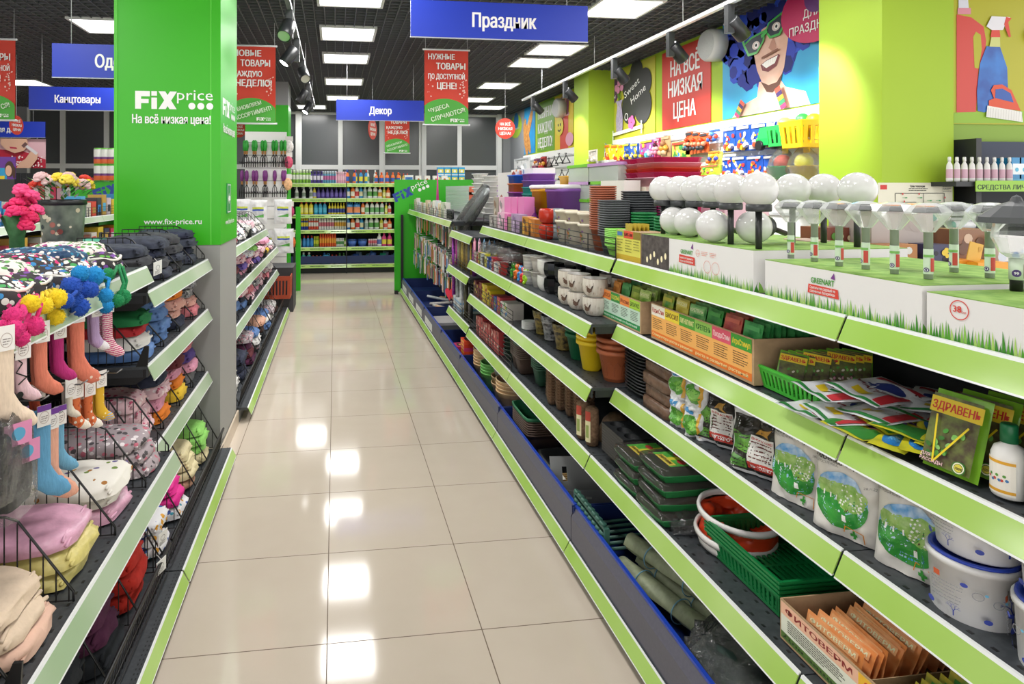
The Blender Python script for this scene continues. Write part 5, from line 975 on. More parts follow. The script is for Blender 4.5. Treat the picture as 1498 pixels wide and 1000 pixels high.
for k in range(12):
    b = B(); b.tube([(1.13, 3.27-.008*k, Z+.055+.012*(k % 3)), (1.66, 3.30-.008*k, Z+.055+.012*(k % 3))], .005, CANE, 7)
    for j in range(3): b.lathe([(.0064, -.003), (.0064, .003)], m('#8f6c3c', .6), c=(1.25+.15*j, 3.276-.008*k, Z+.055+.012*(k % 3)), R=Matrix.Rotation(PI/2, 3, 'Y'), seg=7)
    b.obj('bamboo_cane', None, (1.13, 3.27-.008*k, Z+.05), 'thin bamboo cane in the blue bin, %s from the black tray' % nth(k), 'cane', 'bamboo canes')
b = B(); b.box(1.118, 1.20, 3.175, 3.285, Z+.088, Z+.0895, m('#e9e6da', .5)); d = flat(b, (1.12, 3.18, Z+.0895), (1, 0, 0), (0, 1, 0)); d.rect(0, 0, .03, .1, m('#3f8a4a', .5)); d.rect(.04, .01, .06, .09, m('#c9a03a', .5)); b.obj('cane_label', None, (1.16, 3.23, Z+.088), 'white and green paper band round the bamboo canes', 'label')
# grey metal rack pieces
GM = m('#8b8d8c', .4, .2); t = thing('metal_rack', 'grey slotted metal rack lying folded in the blue bin', 'rack', (1.30, 3.0, Z))
b = B(); 
def plate(b, o, u, v, w, h, mt, holes, tk=.004):
    """thin plate with rectangular cut-outs, built from strips between them"""
    o, u, v = V(o), V(u).normalized(), V(v).normalized(); xs = sorted({0, w, *[q for hh in holes for q in (hh[0], hh[2])]}); ys = sorted({0, h, *[q for hh in holes for q in (hh[1], hh[3])]}); n = u.cross(v)*tk
    for x0, x1 in zip(xs, xs[1:]):
        for y0, y1 in zip(ys, ys[1:]):
            cx, cy = (x0+x1)/2, (y0+y1)/2
            if any(a < cx < c and e < cy < f for a, e, c, f in holes): continue
            A = [o+u*x+v*y for x, y in ((x0, y0), (x1, y0), (x1, y1), (x0, y1))]; b.add(A+[q+n for q in A], [(3, 2, 1, 0), (4, 5, 6, 7), (0, 1, 5, 4), (1, 2, 6, 5), (2, 3, 7, 6), (3, 0, 4, 7)], mt)
H = [(.05+.06*k, .02, .085+.06*k, .03) for k in range(5)]+[(.06, .08, .085, .15)]
plate(b, (-.19, .13, .02), (1, -.1, 0), (0, .25, 1), .38, .20, GM, H); b.obj('upper_plate', t)
b = B(); plate(b, (-.19, .09, .06), (1, -.1, -.02), (0, -.8, -.35), .38, .12, GM, [(.03+.05*k, .05, .06+.05*k, .06) for k in range(6)]); b.obj('shelf_plate', t)
b = B(); plate(b, (-.17, -.02, .0), (1, -.1, 0), (0, .2, 1), .36, .12, m('#77797a', .4, .2), [(.03, .03, .05, .08), (.1, .08, .13, .09)]); b.tube([(.05, .09, .16), (.09, .06, .08)], .004, WHT); b.tube([(.14, .09, .17), (.11, .06, .08)], .004, WHT); b.obj('lower_plate', t)
GP = m('#3f6b5e', .45); t = thing('plastic_rack', 'dark green plastic shoe rack with rows of round notches', 'rack', (1.27, 2.68, Z))
for j, (x, h, s) in enumerate(((-.145, .19, 1), (.18, .24, 2))):
    b = B(); L = .16
    if s == 1:
        for k in range(5):
            z = .02+.04*k; b.box(x-.01, x+.012, -L, L, z, z+.012, GP)
            for i in range(8): b.lathe([(.016, 0), (.016, .014)], GP, c=(x-.012+.004, -L+.02+.04*i, z+.012), R=Matrix.Rotation(.5, 3, 'Y'), seg=10)
        b.box(x-.01, x+.012, -L-.012, -L, 0, h, GP); b.box(x-.01, x+.012, L, L+.012, 0, h, GP)
    else:
        P = [(x, -L, 0), (x, L, 0), (x+.05, L*.8, h), (x+.05, -L, h)]; P = [V(q) for q in P]; b.add(P+[q+V((.01, 0, 0)) for q in P], [(3, 2, 1, 0), (4, 5, 6, 7), (0, 1, 5, 4), (1, 2, 6, 5), (2, 3, 7, 6), (3, 0, 4, 7)], GP)
        for i in range(5): b.box(x+.0, x+.012, -L*.6+.06*i, -L*.6+.03+.06*i, h*.45, h*.48, m('#22413a', .5))
    b.obj('side_panel', t)
for k in range(7): b = B(); b.tube([(-.135, -.13+.042*k, .08), (.19, -.13+.042*k, .09)], .007, GP, 8); b.obj('rail', t)
# rolled sacks
SACK = m('#8f9678', .55, var=.12, scale=35, bump=.3, stretch=(1, 1, .2)); TIE = m('#6fa0b8', .5)
def sack():
    t = thing('rolled_sack', 'x', 'sack'); b = B()
    def fn(u, v):
        a = u*5*PI; r = .012+.034*u/1+.003*math.sin(a*3+v*9)+NZ.noise(V((u*9, v*4, 1)))*.004; return V((r*math.cos(a), (v-.5)*.42+NZ.noise(V((a, 3, v)))*.006, r*math.sin(a)*.85+.045))
    b.grid(fn, 90, 10, SACK); b.obj('roll', t)
    for y in (-.1, .09): b = B(); b.tube([(.0505*math.cos(2*PI*k/16), y, .045+.0445*math.sin(2*PI*k/16)) for k in range(16)], .0022, TIE, 5, closed=True); b.obj('tie', t)
    return t
ps = [(1.235, 2.27, Z+.012), (1.335, 2.30, Z+.012), (1.435, 2.32, Z+.012), (1.285, 2.285, Z+.098), (1.385, 2.31, Z+.098), (1.485, 2.33, Z+.098)]
rows(sack(), ps, lambda i: 'olive-grey rolled sack with blue ties, %s' % ['bottom layer by the bin front', 'bottom layer, second from the bin front', 'bottom layer, third from the bin front', 'top layer by the bin front', 'top layer with white tag', 'top layer, farthest from the bin front'][i], 'rolled sacks', [.28, .24, .2, .3, .26, .2])
b = B(); b.box(-.02, .02, -.03, .03, 0, .001, WHT); d = flat(b, (-.02, -.03, .001), (1, 0, 0), (0, 1, 0)); d.lines(.004, .036, .05, 5, .01, .003, DKT); o = b.obj('price_tag', None, None, 'small white paper tag on a rolled sack', 'tag'); o.location = (1.385, 2.37, Z+.196); o.rotation_euler = (0, .2, .25)
# dark green cover in clear film, bag with lime toy
t = thing('packed_cover', 'dark green fabric cover packed in shiny clear film, in the bin below the green baskets', 'package', (1.31, 1.785, Z)); b = B(); lump(b, (0, 0, 0), .185, .205, .20, m('#17332c', .6, var=.2, scale=12), 5, 40, 20, amp=.16, e=.7, f=4); b.obj('cover', t)
b = B(); lump(b, (-.003, 0, 0), .20, .225, .215, film(), 9, 40, 20, amp=.2, e=.7, f=7); b.obj('film', t)
t = thing('toy_package', 'bag with a lime green plastic toy and grey card, beside the dark green cover', 'package', (1.22, 1.50, Z)); b = B(); b.box(-.09, .14, .085, .092, 0, .2, m('#a9aaa8', .5)); b.obj('card', t); b = B(); LM = m('#5fd43a', .35)
for k in range(9): b.ball((-.05+.02*(k % 3)+.01*(k//3), .05-.015*(k//3), .03+.028*(k//3)), .018, LM, 10, 6, wob=.3, seed=k)
b.obj('toy', t); b = B(); lump(b, (0, .03, 0), .10, .1, .18, film(), 12, 30, 14, amp=.25, f=6); b.obj('film', t)
b = B(); lump(b, (0, 0, 0), .15, .16, .14, m('#5c4a48', .4, c2='#8a8f96', scale=12), 21, amp=.2, f=5); b.obj('packed_cover', None, None, 'grey and brown packed cloth in the bin closest to the shop front', 'package').location = (1.32, 1.22, Z)
# far bins: red boxes, wrapped rolls, flat packs
for k in range(12):
    b = B(); b.box(-.055, .055, -.08, .08, 0, .03, m(['#d83a22', '#e04a26', '#c93a6a'][k % 3 if k < 8 else 2], .35)); d = flat(b, (-.055, -.08, .0301), (1, 0, 0), (0, 1, 0)); d.rect(.02, .03, .09, .13, m('#3a2a2c', .4)); d.disc(.055, .08, .02, m('#e8b04a', .4)); e = flat(b, (-.055, .08, 0), *YUP); e.rect(.02, .008, .14, .022, m('#f0c03a', .4))
    b.obj('firework_box', None, None, 'flat red game box, %s, far blue bin' % (nth(k)+' from the bottom of the red stack' if k < 8 else nth(k-8)+' from the bottom of the pinkish stack'), 'box', 'red flat boxes in the bin').location = (1.20 if k < 8 else 1.19, 5.62 if k < 8 else 5.93, Z+.031*(k if k < 8 else k-8))
for k in range(7):
    b = B(); p0 = at_z(614+4*k, 424+5*k, .2); b.tube([(p0.x+.05, p0.y+.1, .132+.03*(k % 3)), (p0.x+.3, p0.y-.2, .14+.02*(k % 4))], .02, m(['#d9d6d0', '#e2b48a', '#cfd3d6', '#e0d8d2'][k % 4], .35, var=.1), 8)
    b.obj('paper_roll', None, (p0.x+.2, p0.y, .13), 'wrapped paper roll lying across the far bin, %s from the green end panel' % nth(k), 'paper roll', 'paper rolls in the far bin')
for k in range(2): b = B(); b.box(1.12, 1.5, 6.7+.55*k, 7.1+.55*k, Z, Z+.05, m(['#1f2024', '#b8b4b2'][k], .5)); b.obj('flat_pack', None, (1.3, 6.9+.55*k, Z), ['black flat pack lying in a far blue bin', 'pale flat pack lying in the next far bin'][k], 'package')
# white card labels on the far bins
for k in range(4): y = 7.0+.85*k; b = B(); b.box(1.0768, 1.0778, y, y+.55, .115, .20, m('#d9dcda', .4)); d = flat(b, (1.0768, y+.55, .115), *YUP); [d.rect(.06+.11*i, .015, .063+.11*i, .075, m('#8f9294', .5)) for i in range(5)]; b.obj('shelf_label', None, (1.077, y+.27, .115), 'pale label strip on a far bin front, %s from the red boxes' % nth(k), 'label', 'bin labels')
# low-topped bay: wrapped rolls, flat boxes
for k in range(9):
    b = B(); y = 5.55+.1*k; b.tube([(1.24, y, .941), (1.24, y, 1.235)], .02, m(['#a8328f', '#8a8378', '#7a6a3a', '#b89a4a', '#6a5a34', '#8c7440', '#5a5a5c', '#a5882f', '#7d2f86'][8-k], .25, var=.2), 8)
    b.obj('foil_roll', None, (1.24, y, .941), '%s foil roll standing on the low bay, %s from the tall fence' % (['magenta', 'grey', 'olive', 'gold', 'brown', 'bronze', 'dark grey', 'gold', 'purple'][8-k], nth(k)), 'paper roll', 'standing foil rolls')
for k in range(4):
    b = B(); b.tube([(1.22, 5.62+.2*k, .511), (1.22, 5.62+.2*k, .86)], .022, m(['#3a3a3c', '#4a4634', '#b9bcc0', '#8f9294'][k], .25, var=.2), 8); b.obj('foil_roll', None, (1.22, 5.62+.2*k, .511), 'dark foil roll, lowest shelf of the low bay, %s from the game boxes' % nth(k), 'paper roll', 'foil rolls on the lowest shelf')
for k in range(6): b = B(); b.box(1.2, 1.5, 6.0-.0*k, 6.35, .511+.022*k, .531+.022*k, m(['#d9dde0', '#7fa6c8', '#c9ced2'][k % 3], .35)); b.obj('flat_box', None, (1.3, 6.2, .511+.022*k), 'pale flat box, %s from the bottom, on the low bay' % nth(k), 'box', 'flat boxes on the low bay')
# hanging cards, rulers and ribbons on hooks
r = random.Random(12); n = 0
HC = ['#d8cfc4', '#b85a48', '#7f9ab0', '#4a8a5a', '#c9a86a', '#9a6a4a', '#dfe2e0', '#5a5c5e', '#e0b8c0', '#3f6fb0', '#b8b09a', '#8a4a6a', '#d9894a', '#7a8a4a', '#c9c4d0']
for tier, (z1, x) in enumerate(((1.30, 1.27), (1.0, 1.25), (.74, 1.24))):
    for k in range(26):
        y = 6.55+.133*k+(.04 if tier else 0)
        for j in range(1):
            L = .18+.1*r.random(); w = .05+.04*r.random(); b = B(); c = HC[r.randrange(15)]
            b.box(-.004, .004, -w/2, w/2, -L, 0, m(c, .35)); b.box(-.008, -.004, -w*.4, w*.4, -L*.9, -L*.3, m(HC[r.randrange(15)], .3)); b.box(-.007, -.003, -w/2, w/2, -L*.15, 0, m(HC[r.randrange(15)], .4))
            b.tube([(-.02, 0, -.005), (.25, 0, .012)], .002, m('#b9bcbe', .3, .8), 5)
            o = b.obj('hanging_card', None, None, 'small hooked pack, %s tier under the far shelf, %s from the low bay' % (('upper', 'middle', 'lower')[tier], nth(k)), 'hanging pack', 'hanging packs under the far top shelf'); o.location = (x+.02*r.random(), y, z1+.03*r.random()); n += 1
t = thing('heart_card', 'pink heart card with a white lace heart hanging at the near end of the packs', 'card', (1.20, 6.55, .62)); b = B(); hp = [(.07*(math.sin(a)**3), .065*(13*math.cos(a)-5*math.cos(2*a)-2*math.cos(3*a)-math.cos(4*a))/14) for a in [2*PI*k/30 for k in range(30)]]
b.prism(hp, (0, 0, 0), (.6, -1, 0), (0, 0, 1), .006, m('#d8304a', .4)); b.obj('card', t); b = B(); d = flat(b, (0, 0, 0), (.6, -1, 0), (0, 0, 1)); d.poly([(x*.72, y*.72) for x, y in hp], m('#ecb8c4', .4)); d.poly([(x*.45, y*.45) for x, y in hp], m('#e0506a', .4)); d.poly([(x*.3, y*.3) for x, y in hp], m('#f2d6dc', .4)); b.obj('lace_print', t)
b = B(); b.tube([(1.215, 6.44, 1.27), (1.22, 6.45, .62)], .016, m('#8f2f9c', .3, var=.3, scale=60), 8); b.obj('tinsel_garland', None, (1.215, 6.44, 1.27), 'long purple tinsel strip hanging beside the heart card', 'tinsel')
# ---------------------------------------------------------------- left gondola by the green pillar
LX = -1.25
def divider(par, xf, xb, y, z, h, nm='wire_divider'):
    b = B(); b.tube([(xb, y, z+.004), (xb, y, z+h), (xf-.19, y, z+h), (xf-.16, y, z+h-.012), (xf-.02, y, z+.03), (xf-.02, y, z+.004)], .0036, WIRE, 5)
    n = int((xf-xb)/.032)
    for i in range(1, n): x = xb+(xf-xb)*i/n; zz = z+h if x < xf-.18 else z+.03+(h-.03)*(xf-.02-x)/.155; b.tube([(x, y, z+.004), (x, y, max(z+.01, zz))], .0021, WIRE, 4)
    b.tube([(xb, y, z+.006), (xf-.02, y, z+.006)], .0022, WIRE, 4)
    return b.obj(nm, par)
def left_bay(label, y0, y1, rows_, base_h=.0, dv=4, hooks=False, back=1.28, topz=None):
    t = thing('gondola_bay', label, 'shelving', (LX, (y0+y1)/2, 0), 'gondola bays left of the aisle')
    def P(o): o.location = o.location-V(t.location); return o
    b = B(); b.box(LX-.012, LX+.012, y0+.003, y1-.003, .1, back, DRK)
    for k in range(int((y1-y0)/.04)):
        for j in range(int((back-.2)/.08)): y = y0+.03+.04*k; z = .2+.08*j; b.add([(LX+.0125, y, z), (LX+.0125, y+.012, z), (LX+.0125, y+.012, z+.012), (LX+.0125, y, z+.012)], [(0, 1, 2, 3)], BLK)
    P(b.obj('back_panel', t)); b = B(); b.box(LX-.03, LX+.03, y1-.03, y1-.002, 0, back, DRK); P(b.obj('upright', t))
    b = B(); b.box(-2.0, -.70, y0+.002, y1-.002, 0, .085, m('#6f6f6d', .5)); P(b.obj('plinth', t))
    b = B(); b.box(LX+.02, -.645, y0+.002, y1-.002, .085, .105, STL)
    for k in range(int((y1-y0)/.022)):
        for j in range(2): y = y0+.02+.022*k; x = -.668+.012*j; b.add([(x, y, .1053), (x+.005, y, .1053), (x+.005, y+.009, .1053), (x, y+.009, .1053)], [(0, 1, 2, 3)], BLK)
    o = P(b.obj('base_deck', t)); strip(t, o, y0, y1, -.64, .1, -1, zl=.05, out=.028)
    for xf, z, hd in rows_:
        o = P(shelf(t, y0, y1, xf, LX+.015, z, -1, STRIPW))
        if hd:
            for k in range(dv+1): y = y0+.015+(y1-y0-.03)*k/dv; divider(o, xf, LX+.06, y, z, hd)
        for y in (y0+.004,):
            b = B(); b.prism([(LX+.02, z-.03), (xf-.06, z-.03), (xf-.015, z+.085), (xf+.004, z+.085), (xf-.004, z-.045), (xf-.05, z-.075), (LX+.02, z-.075)], (0, y, 0), (1, 0, 0), (0, 0, 1), -.008, BLK); b.obj('end_bracket', o)
    # low wire basket on the base
    b = B(); xf, xb, z = -.69, LX+.05, .11; H = .11
    for zz in (z+.02, z+.065, z+H): b.tube([(xf+.0*zz, y0+.012, zz), (xf, y1-.012, zz)], .003 if zz > z+.1 else .0018, WIRE, 5)
    for k in range(int((y1-y0)/.033)): y = y0+.015+.033*k; b.tube([(xf-.02, y, z), (xf, y, z+H)], .0016, WIRE, 4)
    b.tube([(xf, y0+.012, z+H+.012), (xf, y1-.012, z+H+.012)], .007, BLK, 6); q = P(b.obj('wire_basket', t))
    for k in range(dv+1): divider(q, xf, LX+.06, y0+.015+(y1-y0-.03)*k/dv, z, .30)
    if topz:
        b = B(); b.box(LX-.5, LX-.015, y0, y1, topz-.03, topz, STL); P(b.obj('shelf', t)); o = None
    return t
A1, A2, A3 = 1.284, .973, .585
left_bay('gondola bay with jeans and wire-divided clothes, beside the green pillar', 2.79, 4.07, [(-.785, A1, .21), (-.785, A2, .21), (-.785, A3, .26)], topz=1.30)
left_bay('gondola bay with knitted hats on top and hanging socks', 1.46, 2.785, [(-.785, 1.395, 0), (-.675, .615, .24)], back=1.39, topz=1.395)
left_bay('gondola bay closest to the shop front on the left, with folded baby clothes', .15, 1.455, [(-.785, 1.395, 0), (-.675, .615, .24)], back=1.39, topz=1.395)
# ---------------------------------------------------------------- folded clothes
CL = {'jean': m('#2b2f3b', .9, c2='#3b4050', scale=30, bump=.3), 'char': m('#38393e', .9, var=.15, scale=25, bump=.3), 'navy': m('#20263c', .9, var=.2, scale=25, bump=.3), 'denim': m('#4a6ea8', .85, c2='#6688bd', scale=14, bump=.3), 'red': m('#b3242c', .85, bump=.3), 'green': m('#1c7a44', .85, bump=.3), 'white': m('#e6e3df', .85, bump=.2),
      'pdot': dots('#dca295', ['#7a3f46', '#f0dcd6'], 60, .22), 'gpat': dots('#8b8a8e', ['#33353a', '#d9d8d6', '#5a5c62'], 45, .42), 'pfl': dots('#e3bcc4', ['#c94a72', '#f2dfe2', '#b87a88'], 35, .35), 'maroon': m('#5e1f28', .85, bump=.3), 'rose': m('#c9737c', .85, var=.1, bump=.3), 'purple': m('#57428c', .85, var=.12, bump=.3), 'pink': m('#dd97b0', .85, var=.08, bump=.3),
      'orange': m('#e07a1c', .85, bump=.3), 'yellow': m('#dcb52c', .85, bump=.3), 'lime': m('#96d96c', .85, var=.06, bump=.3), 'cream': m('#e0d2a4', .6, var=.06, bump=.3), 'peach': m('#d9a58a', .7, var=.08, bump=.3), 'hot': m('#e0208c', .7, bump=.3), 'wprint': dots('#e8e6e8', ['#c43a7a', '#3a5aa8', '#e0a02c', '#3a9ab0'], 30, .36), 'velvet': m('#b5200f', .95, var=.2, scale=15, bump=.4),
      'plum': m('#4a1238', .95, var=.25, scale=15, bump=.4), 'black': m('#1c2026', .95, var=.2, scale=15, bump=.4), 'gfl': dots('#a89a9e', ['#c46a7c', '#e8dfe0', '#4a4448'], 40, .4), 'teddy': dots('#ece7dd', ['#a8702c', '#5a4a8a', '#c99440', '#6f8a3a'], 26, .26), 'pfilm': m('#d9a3bb', .35, var=.08, bump=.4), 'yfilm': m('#d9cb7c', .35, var=.08, bump=.4), 'skin': m('#e0c9b0', .9, var=.05, bump=.3), 'blush': m('#e3bba6', .9, bump=.3), 'grey': m('#77767a', .9, var=.12, bump=.3), 'bw': dots('#dcdad6', ['#26282c', '#5a5a5e'], 60, .4), 'brown': m('#4a3028', .9, var=.15, bump=.3)}
CN_ = {'jean': 'dark blue jeans', 'char': 'charcoal trousers', 'navy': 'navy garment', 'denim': 'blue denim shirt', 'red': 'red garment', 'green': 'green garment', 'white': 'white garment', 'pdot': 'peach dotted garment', 'gpat': 'grey patterned garment', 'pfl': 'pink floral garment', 'maroon': 'maroon garment', 'rose': 'rose pink garment', 'purple': 'purple garment', 'pink': 'pink garment', 'orange': 'orange garment', 'yellow': 'yellow garment', 'lime': 'light green garment', 'cream': 'cream folded garment', 'peach': 'peach garment', 'hot': 'hot pink garment', 'wprint': 'white printed garment', 'velvet': 'red velvet trousers', 'plum': 'plum velvet garment', 'black': 'black velvet garment', 'gfl': 'grey floral garment', 'teddy': 'white teddy-print blanket', 'pfilm': 'pink garment in film', 'yfilm': 'yellow garment in film', 'skin': 'cream fleece garment', 'blush': 'blush pink fleece', 'grey': 'grey garment', 'bw': 'black and white printed garment', 'brown': 'brown garment'}
def garment(k, x, y, z, w, d_, h, seed, where, rz=0):
    b = B(); lump(b, (0, 0, 0), d_/2, w/2, h, CL[k], seed, 34, 14, amp=.17, e=.6, f=3.4, top=.8)
    # fold lines along the aisle side
    for j in range(2): zz = h*(.3+.33*j); b.tube([(d_/2*(.93-.06*j)+.004*math.sin(3*i+j), -w/2*.75+w*.75*i/5, zz+.004*math.sin(2.1*i+seed)) for i in range(6)], h*.11, CL[k], 6)
    o = b.obj('folded_garment', None, None, CN_[k]+where, 'clothing'); o.location = (x, y, z); o.rotation_euler = (0, 0, rz); return o
def pile(keys, xf, y, z, w, where, group, h=.045, d_=.36, seed=0):
    for i, k in enumerate(keys):
        hh = h*(.85+.3*((seed+i*7) % 5)/5); o = garment(k, xf-.055-d_/2+.012*((i*5+seed) % 3), y+.008*((i*3+seed) % 3-1), z, w*(.95-.04*(i % 2)), d_*(1-.03*i), hh, seed*11+i, ', %s, %s' % (('lowest', 'second up', 'third up', 'fourth up', 'fifth up')[i], where), .04*((seed+i) % 3-1)); o['group'] = group; z += hh*.97
def fill(y0, y1, xf, z, comps, row, group, h=.045, d_=.36, seed=0):
    n = len(comps); d_ = min(d_, .34 if xf < -.75 else .41); w = (y1-y0)/n-.055
    for i, c in enumerate(comps): pile(c, xf, y0+(y1-y0)*(i+.5)/n, z+.006, w, '%s compartment, %s' % (nth(i), row), group, h, d_, seed+i)
fill(2.80, 4.06, -.785, A1, [['char', 'jean', 'char', 'jean'], ['jean', 'char', 'navy', 'jean'], ['char', 'jean', 'char', 'char'], ['jean', 'navy', 'jean', 'navy']], 'top row of the pillar bay', 'trousers on the top row', .05, .40, 1)
fill(2.80, 4.06, -.785, A2, [['denim', 'white', 'red', 'green'], ['denim', 'denim', 'denim', 'denim'], ['navy', 'pdot', 'pdot', 'orange'], ['rose', 'pdot', 'gpat', 'gpat']], 'second row of the pillar bay', 'clothes on the second row', .055, .38, 11)
fill(2.80, 4.06, -.785, A3, [['pfl', 'pfl', 'pfl', 'pfl'], ['orange', 'pink', 'pfl', 'navy'], ['yellow', 'orange', 'pink', 'maroon'], ['grey', 'pink', 'purple', 'rose']], 'third row of the pillar bay', 'clothes on the third row', .062, .38, 21)
fill(2.80, 4.06, -.715, .115, [['wprint', 'wprint', 'wprint'], ['wprint', 'hot', 'hot'], ['peach', 'cream', 'cream', 'cream'], ['cream', 'lime', 'lime', 'lime']], 'floor basket of the pillar bay', 'clothes in the floor baskets', .055, .42, 31)
fill(1.47, 2.78, -.675, .615, [['blush', 'skin', 'skin'], ['yfilm', 'yfilm', 'pfilm'], ['pfilm', 'teddy', 'teddy'], ['gfl', 'gfl', 'gfl']], 'shelf under the socks', 'clothes under the socks', .05, .44, 41)
fill(1.47, 2.78, -.715, .115, [['black', 'black', 'black'], ['black', 'black', 'black'], ['black', 'plum', 'plum'], ['velvet', 'velvet', 'velvet']], 'floor basket under the socks', 'velvet clothes in the floor baskets', .07, .42, 51)
fill(.3, 1.44, -.675, .615, [['skin', 'blush', 'skin'], ['blush', 'skin', 'blush'], ['skin', 'blush', 'skin']], 'shelf closest to the shop front', 'fleece on the front shelf', .05, .44, 61)
for k, (x, y, z, c) in enumerate(((-.70, 2.70, .33, 'red velvet trousers'), (-.685, 2.62, .26, 'floor basket rim'), (-.80, 3.0, A1+.12, 'dark jeans'))):
    t = thing('paper_tag', 'white paper price tag hanging on the %s' % c, 'tag', (x, y, z)); b = B(); b.box(-.001, .001, -.025, .025, -.075, -.01, WHT); d = flat(b, (.001, -.025, -.075), (0, 1, 0), (0, 0, 1)); d.ring(.025, .035, .012, .0015, DKT, 12); d.lines(.008, .04, .018, 3, .006, .002, DKT); b.obj('card', t); b = B(); b.tube([(0, 0, -.012), (-.02, 0, 0)], .0012, WHT, 4); b.obj('string', t); t.rotation_euler = (.2, .2, -.5)
# ---------------------------------------------------------------- socks on hooks
def sock(par, L, mt, o=(0, 0, 0), cuff=None, toe=None, a=.9):
    """one sock hanging from its cuff; a = heading of the toe in the ground plane"""
    k = L/.34; P = [(0, 0), (0, -.07), (.002, -.15), (.004, -.22), (.014, -.265), (.045, -.30), (.085, -.325), (.105, -.335)]; R = [.036, .036, .034, .033, .042, .036, .031, .014]; u = V((math.cos(a), math.sin(a), 0)); n = V((-u.y, u.x, 0)); seg = 12; b = B()
    for i in range(7): 
        for kk in range(1): pass
    rings = []
    for i, (x, z) in enumerate(P):
        p = V((x, 0, z)); q = V((P[min(i+1, 7)][0]-P[max(i-1, 0)][0], 0, P[min(i+1, 7)][1]-P[max(i-1, 0)][1])).normalized(); w = V((-q.z, 0, q.x))
        rings.append([V(o)+(u*(p.x+w.x*R[i]*math.cos(2*PI*s/seg))+V((0, 0, p.z+w.z*R[i]*math.cos(2*PI*s/seg))))*k+n*.011*math.sin(2*PI*s/seg) for s in range(seg)])
    for i in range(7): b.add(rings[i]+rings[i+1], [(s, (s+1) % seg, seg+(s+1) % seg, seg+s) for s in range(seg)], (toe if toe and i > 4 else cuff if cuff and i < 1 else mt), True)
    return b.obj('sock', par)
def knit(c, c2=None): return m(c, .95, c2=c2, var=.0 if c2 else .06, scale=160 if not c2 else 50, bump=.25, stretch=(1, 1, .25))
def sock_pair(name, label, u, vT, vB, x, mt, cuff=None, toe=None, a=.9, card='#ebe6e2', group='hanging sock pairs', tagc=None):
    p = at_x(u, vT, x); q = at_x(u, vB, x); L = p.z-q.z; t = thing(name, label, 'socks', tuple(p), group)
    sock(t, L, mt, (0, 0, 0), cuff, toe, a); sock(t, L*.97, mt, (-.016, .018, -.004), cuff, toe, a)
    U = V((math.cos(a), math.sin(a), 0)); n = V((U.y, -U.x, 0)); b = B(); w, h = .036, .056; o = n*.014-U*w*.5+V((0, 0, -h*.7)); b.prism([(0, 0), (w, 0), (w, h), (0, h)], o, U, (0, 0, 1), .0015, m(card, .5)); d = D(b, plane(o+n*.0018, U, (0, 0, 1)), n, .0002, .0002)
    if tagc: d.rect(0, h*.72, w, h, m(tagc, .5))
    d.ring(w*.5, h*.42, w*.36, .0015, m('#b9a9a2', .5), 16, ry=h*.3); d.lines(w*.28, w*.75, h*.45, 3, h*.1, .002, m('#8a7f7c', .5)); b.obj('label_card', t); return t
SP = [('large cream sock pack with teddy print at the near end of the upper hooks', 4, 486, 632, -.74, knit('#e3cdb6'), None, None), ('pale pink socks with a black bumble-bee trail', 29, 500, 588, -.76, knit('#e0bcc4'), None, None), ('salmon ribbed socks, second from the bumble-bee pair', 58, 478, 580, -.775, knit('#d67a62'), None, None),
      ('magenta ribbed socks between the salmon pairs', 84, 474, 558, -.79, knit('#b32a72'), None, None), ('coral ribbed socks with cream pattern band', 112, 452, 563, -.785, knit('#d8775f'), None, dots('#d8775f', ['#ecd2c0'], 60, .3)), ('lilac baby socks with white heel, next to the striped pair', 138, 445, 513, -.79, knit('#b79cc4'), None, knit('#e8e2e6')), ('pink and white wavy striped baby socks', 156, 440, 523, -.79, wave('#c73a7a', '#ecd6d2', 45, 'Z', .9, dist=3), None, None)]
for l, u, a, c, x, mt, cf, te in SP: sock_pair('sock_pair', l, u, a, c, x, mt, cf, te)
OW = dots('#d96f3c', ['#f0e4d4', '#c2542a'], 70, .35)
for l, u, a, c, mt, te in [('cream thin baby socks on the middle hooks', 100, 560, 612, knit('#ded2c0'), None), ('orange and white patterned socks, closest to the cream pair', 110, 562, 630, OW, knit('#eee2d2')), ('orange socks with white fox faces on the middle hooks', 128, 560, 628, OW, knit('#efe6da')), ('yellow socks with blue-striped toes on the middle hooks', 145, 548, 618, dots('#e0b12c', ['#f2e2a8'], 60, .2), wave('#8fa6cc', '#e0b12c', 40, 'Z')), ('rusty red socks behind the salmon ones', 52, 560, 608, knit('#b84a30'), knit('#d8b8a8'))]: sock_pair('sock_pair', l, u, a, c, -.80, mt, None, te, group='middle hook sock pairs')
for l, u, a, c, mt in [('blue fluffy socks, left of the peach pair on the lower hooks', 60, 600, 732, knit('#5f9ac0')), ('long peach fluffy socks on the lower hooks', 72, 605, 735, knit('#e0a48c')), ('blue fluffy socks behind the peach pair', 84, 600, 692, knit('#6ba4c4')), ('brown fluffy socks at the near end of the lower hooks', 26, 605, 660, knit('#5a4a42'))]: sock_pair('sock_pair', l, u, a, c, -.80 if 'behind' in l else -.775, mt, None, None, tagc='#6f3a94', group='lower hook sock pairs')
t = bpy.data.objects['sock_pair.001']; b = B(); U = V((math.cos(.9), math.sin(.9), 0)); n = V((U.y, -U.x, 0)); d = D(b, plane(n*.012, U, (0, 0, 1)), n, .0004, .0006); d.line([(-.02, -.03), (.0, -.05), (-.015, -.07), (.01, -.085), (-.01, -.10)], .003, BLK); d.disc(-.006, -.125, .008, BLK); b.obj('bee_print', t)
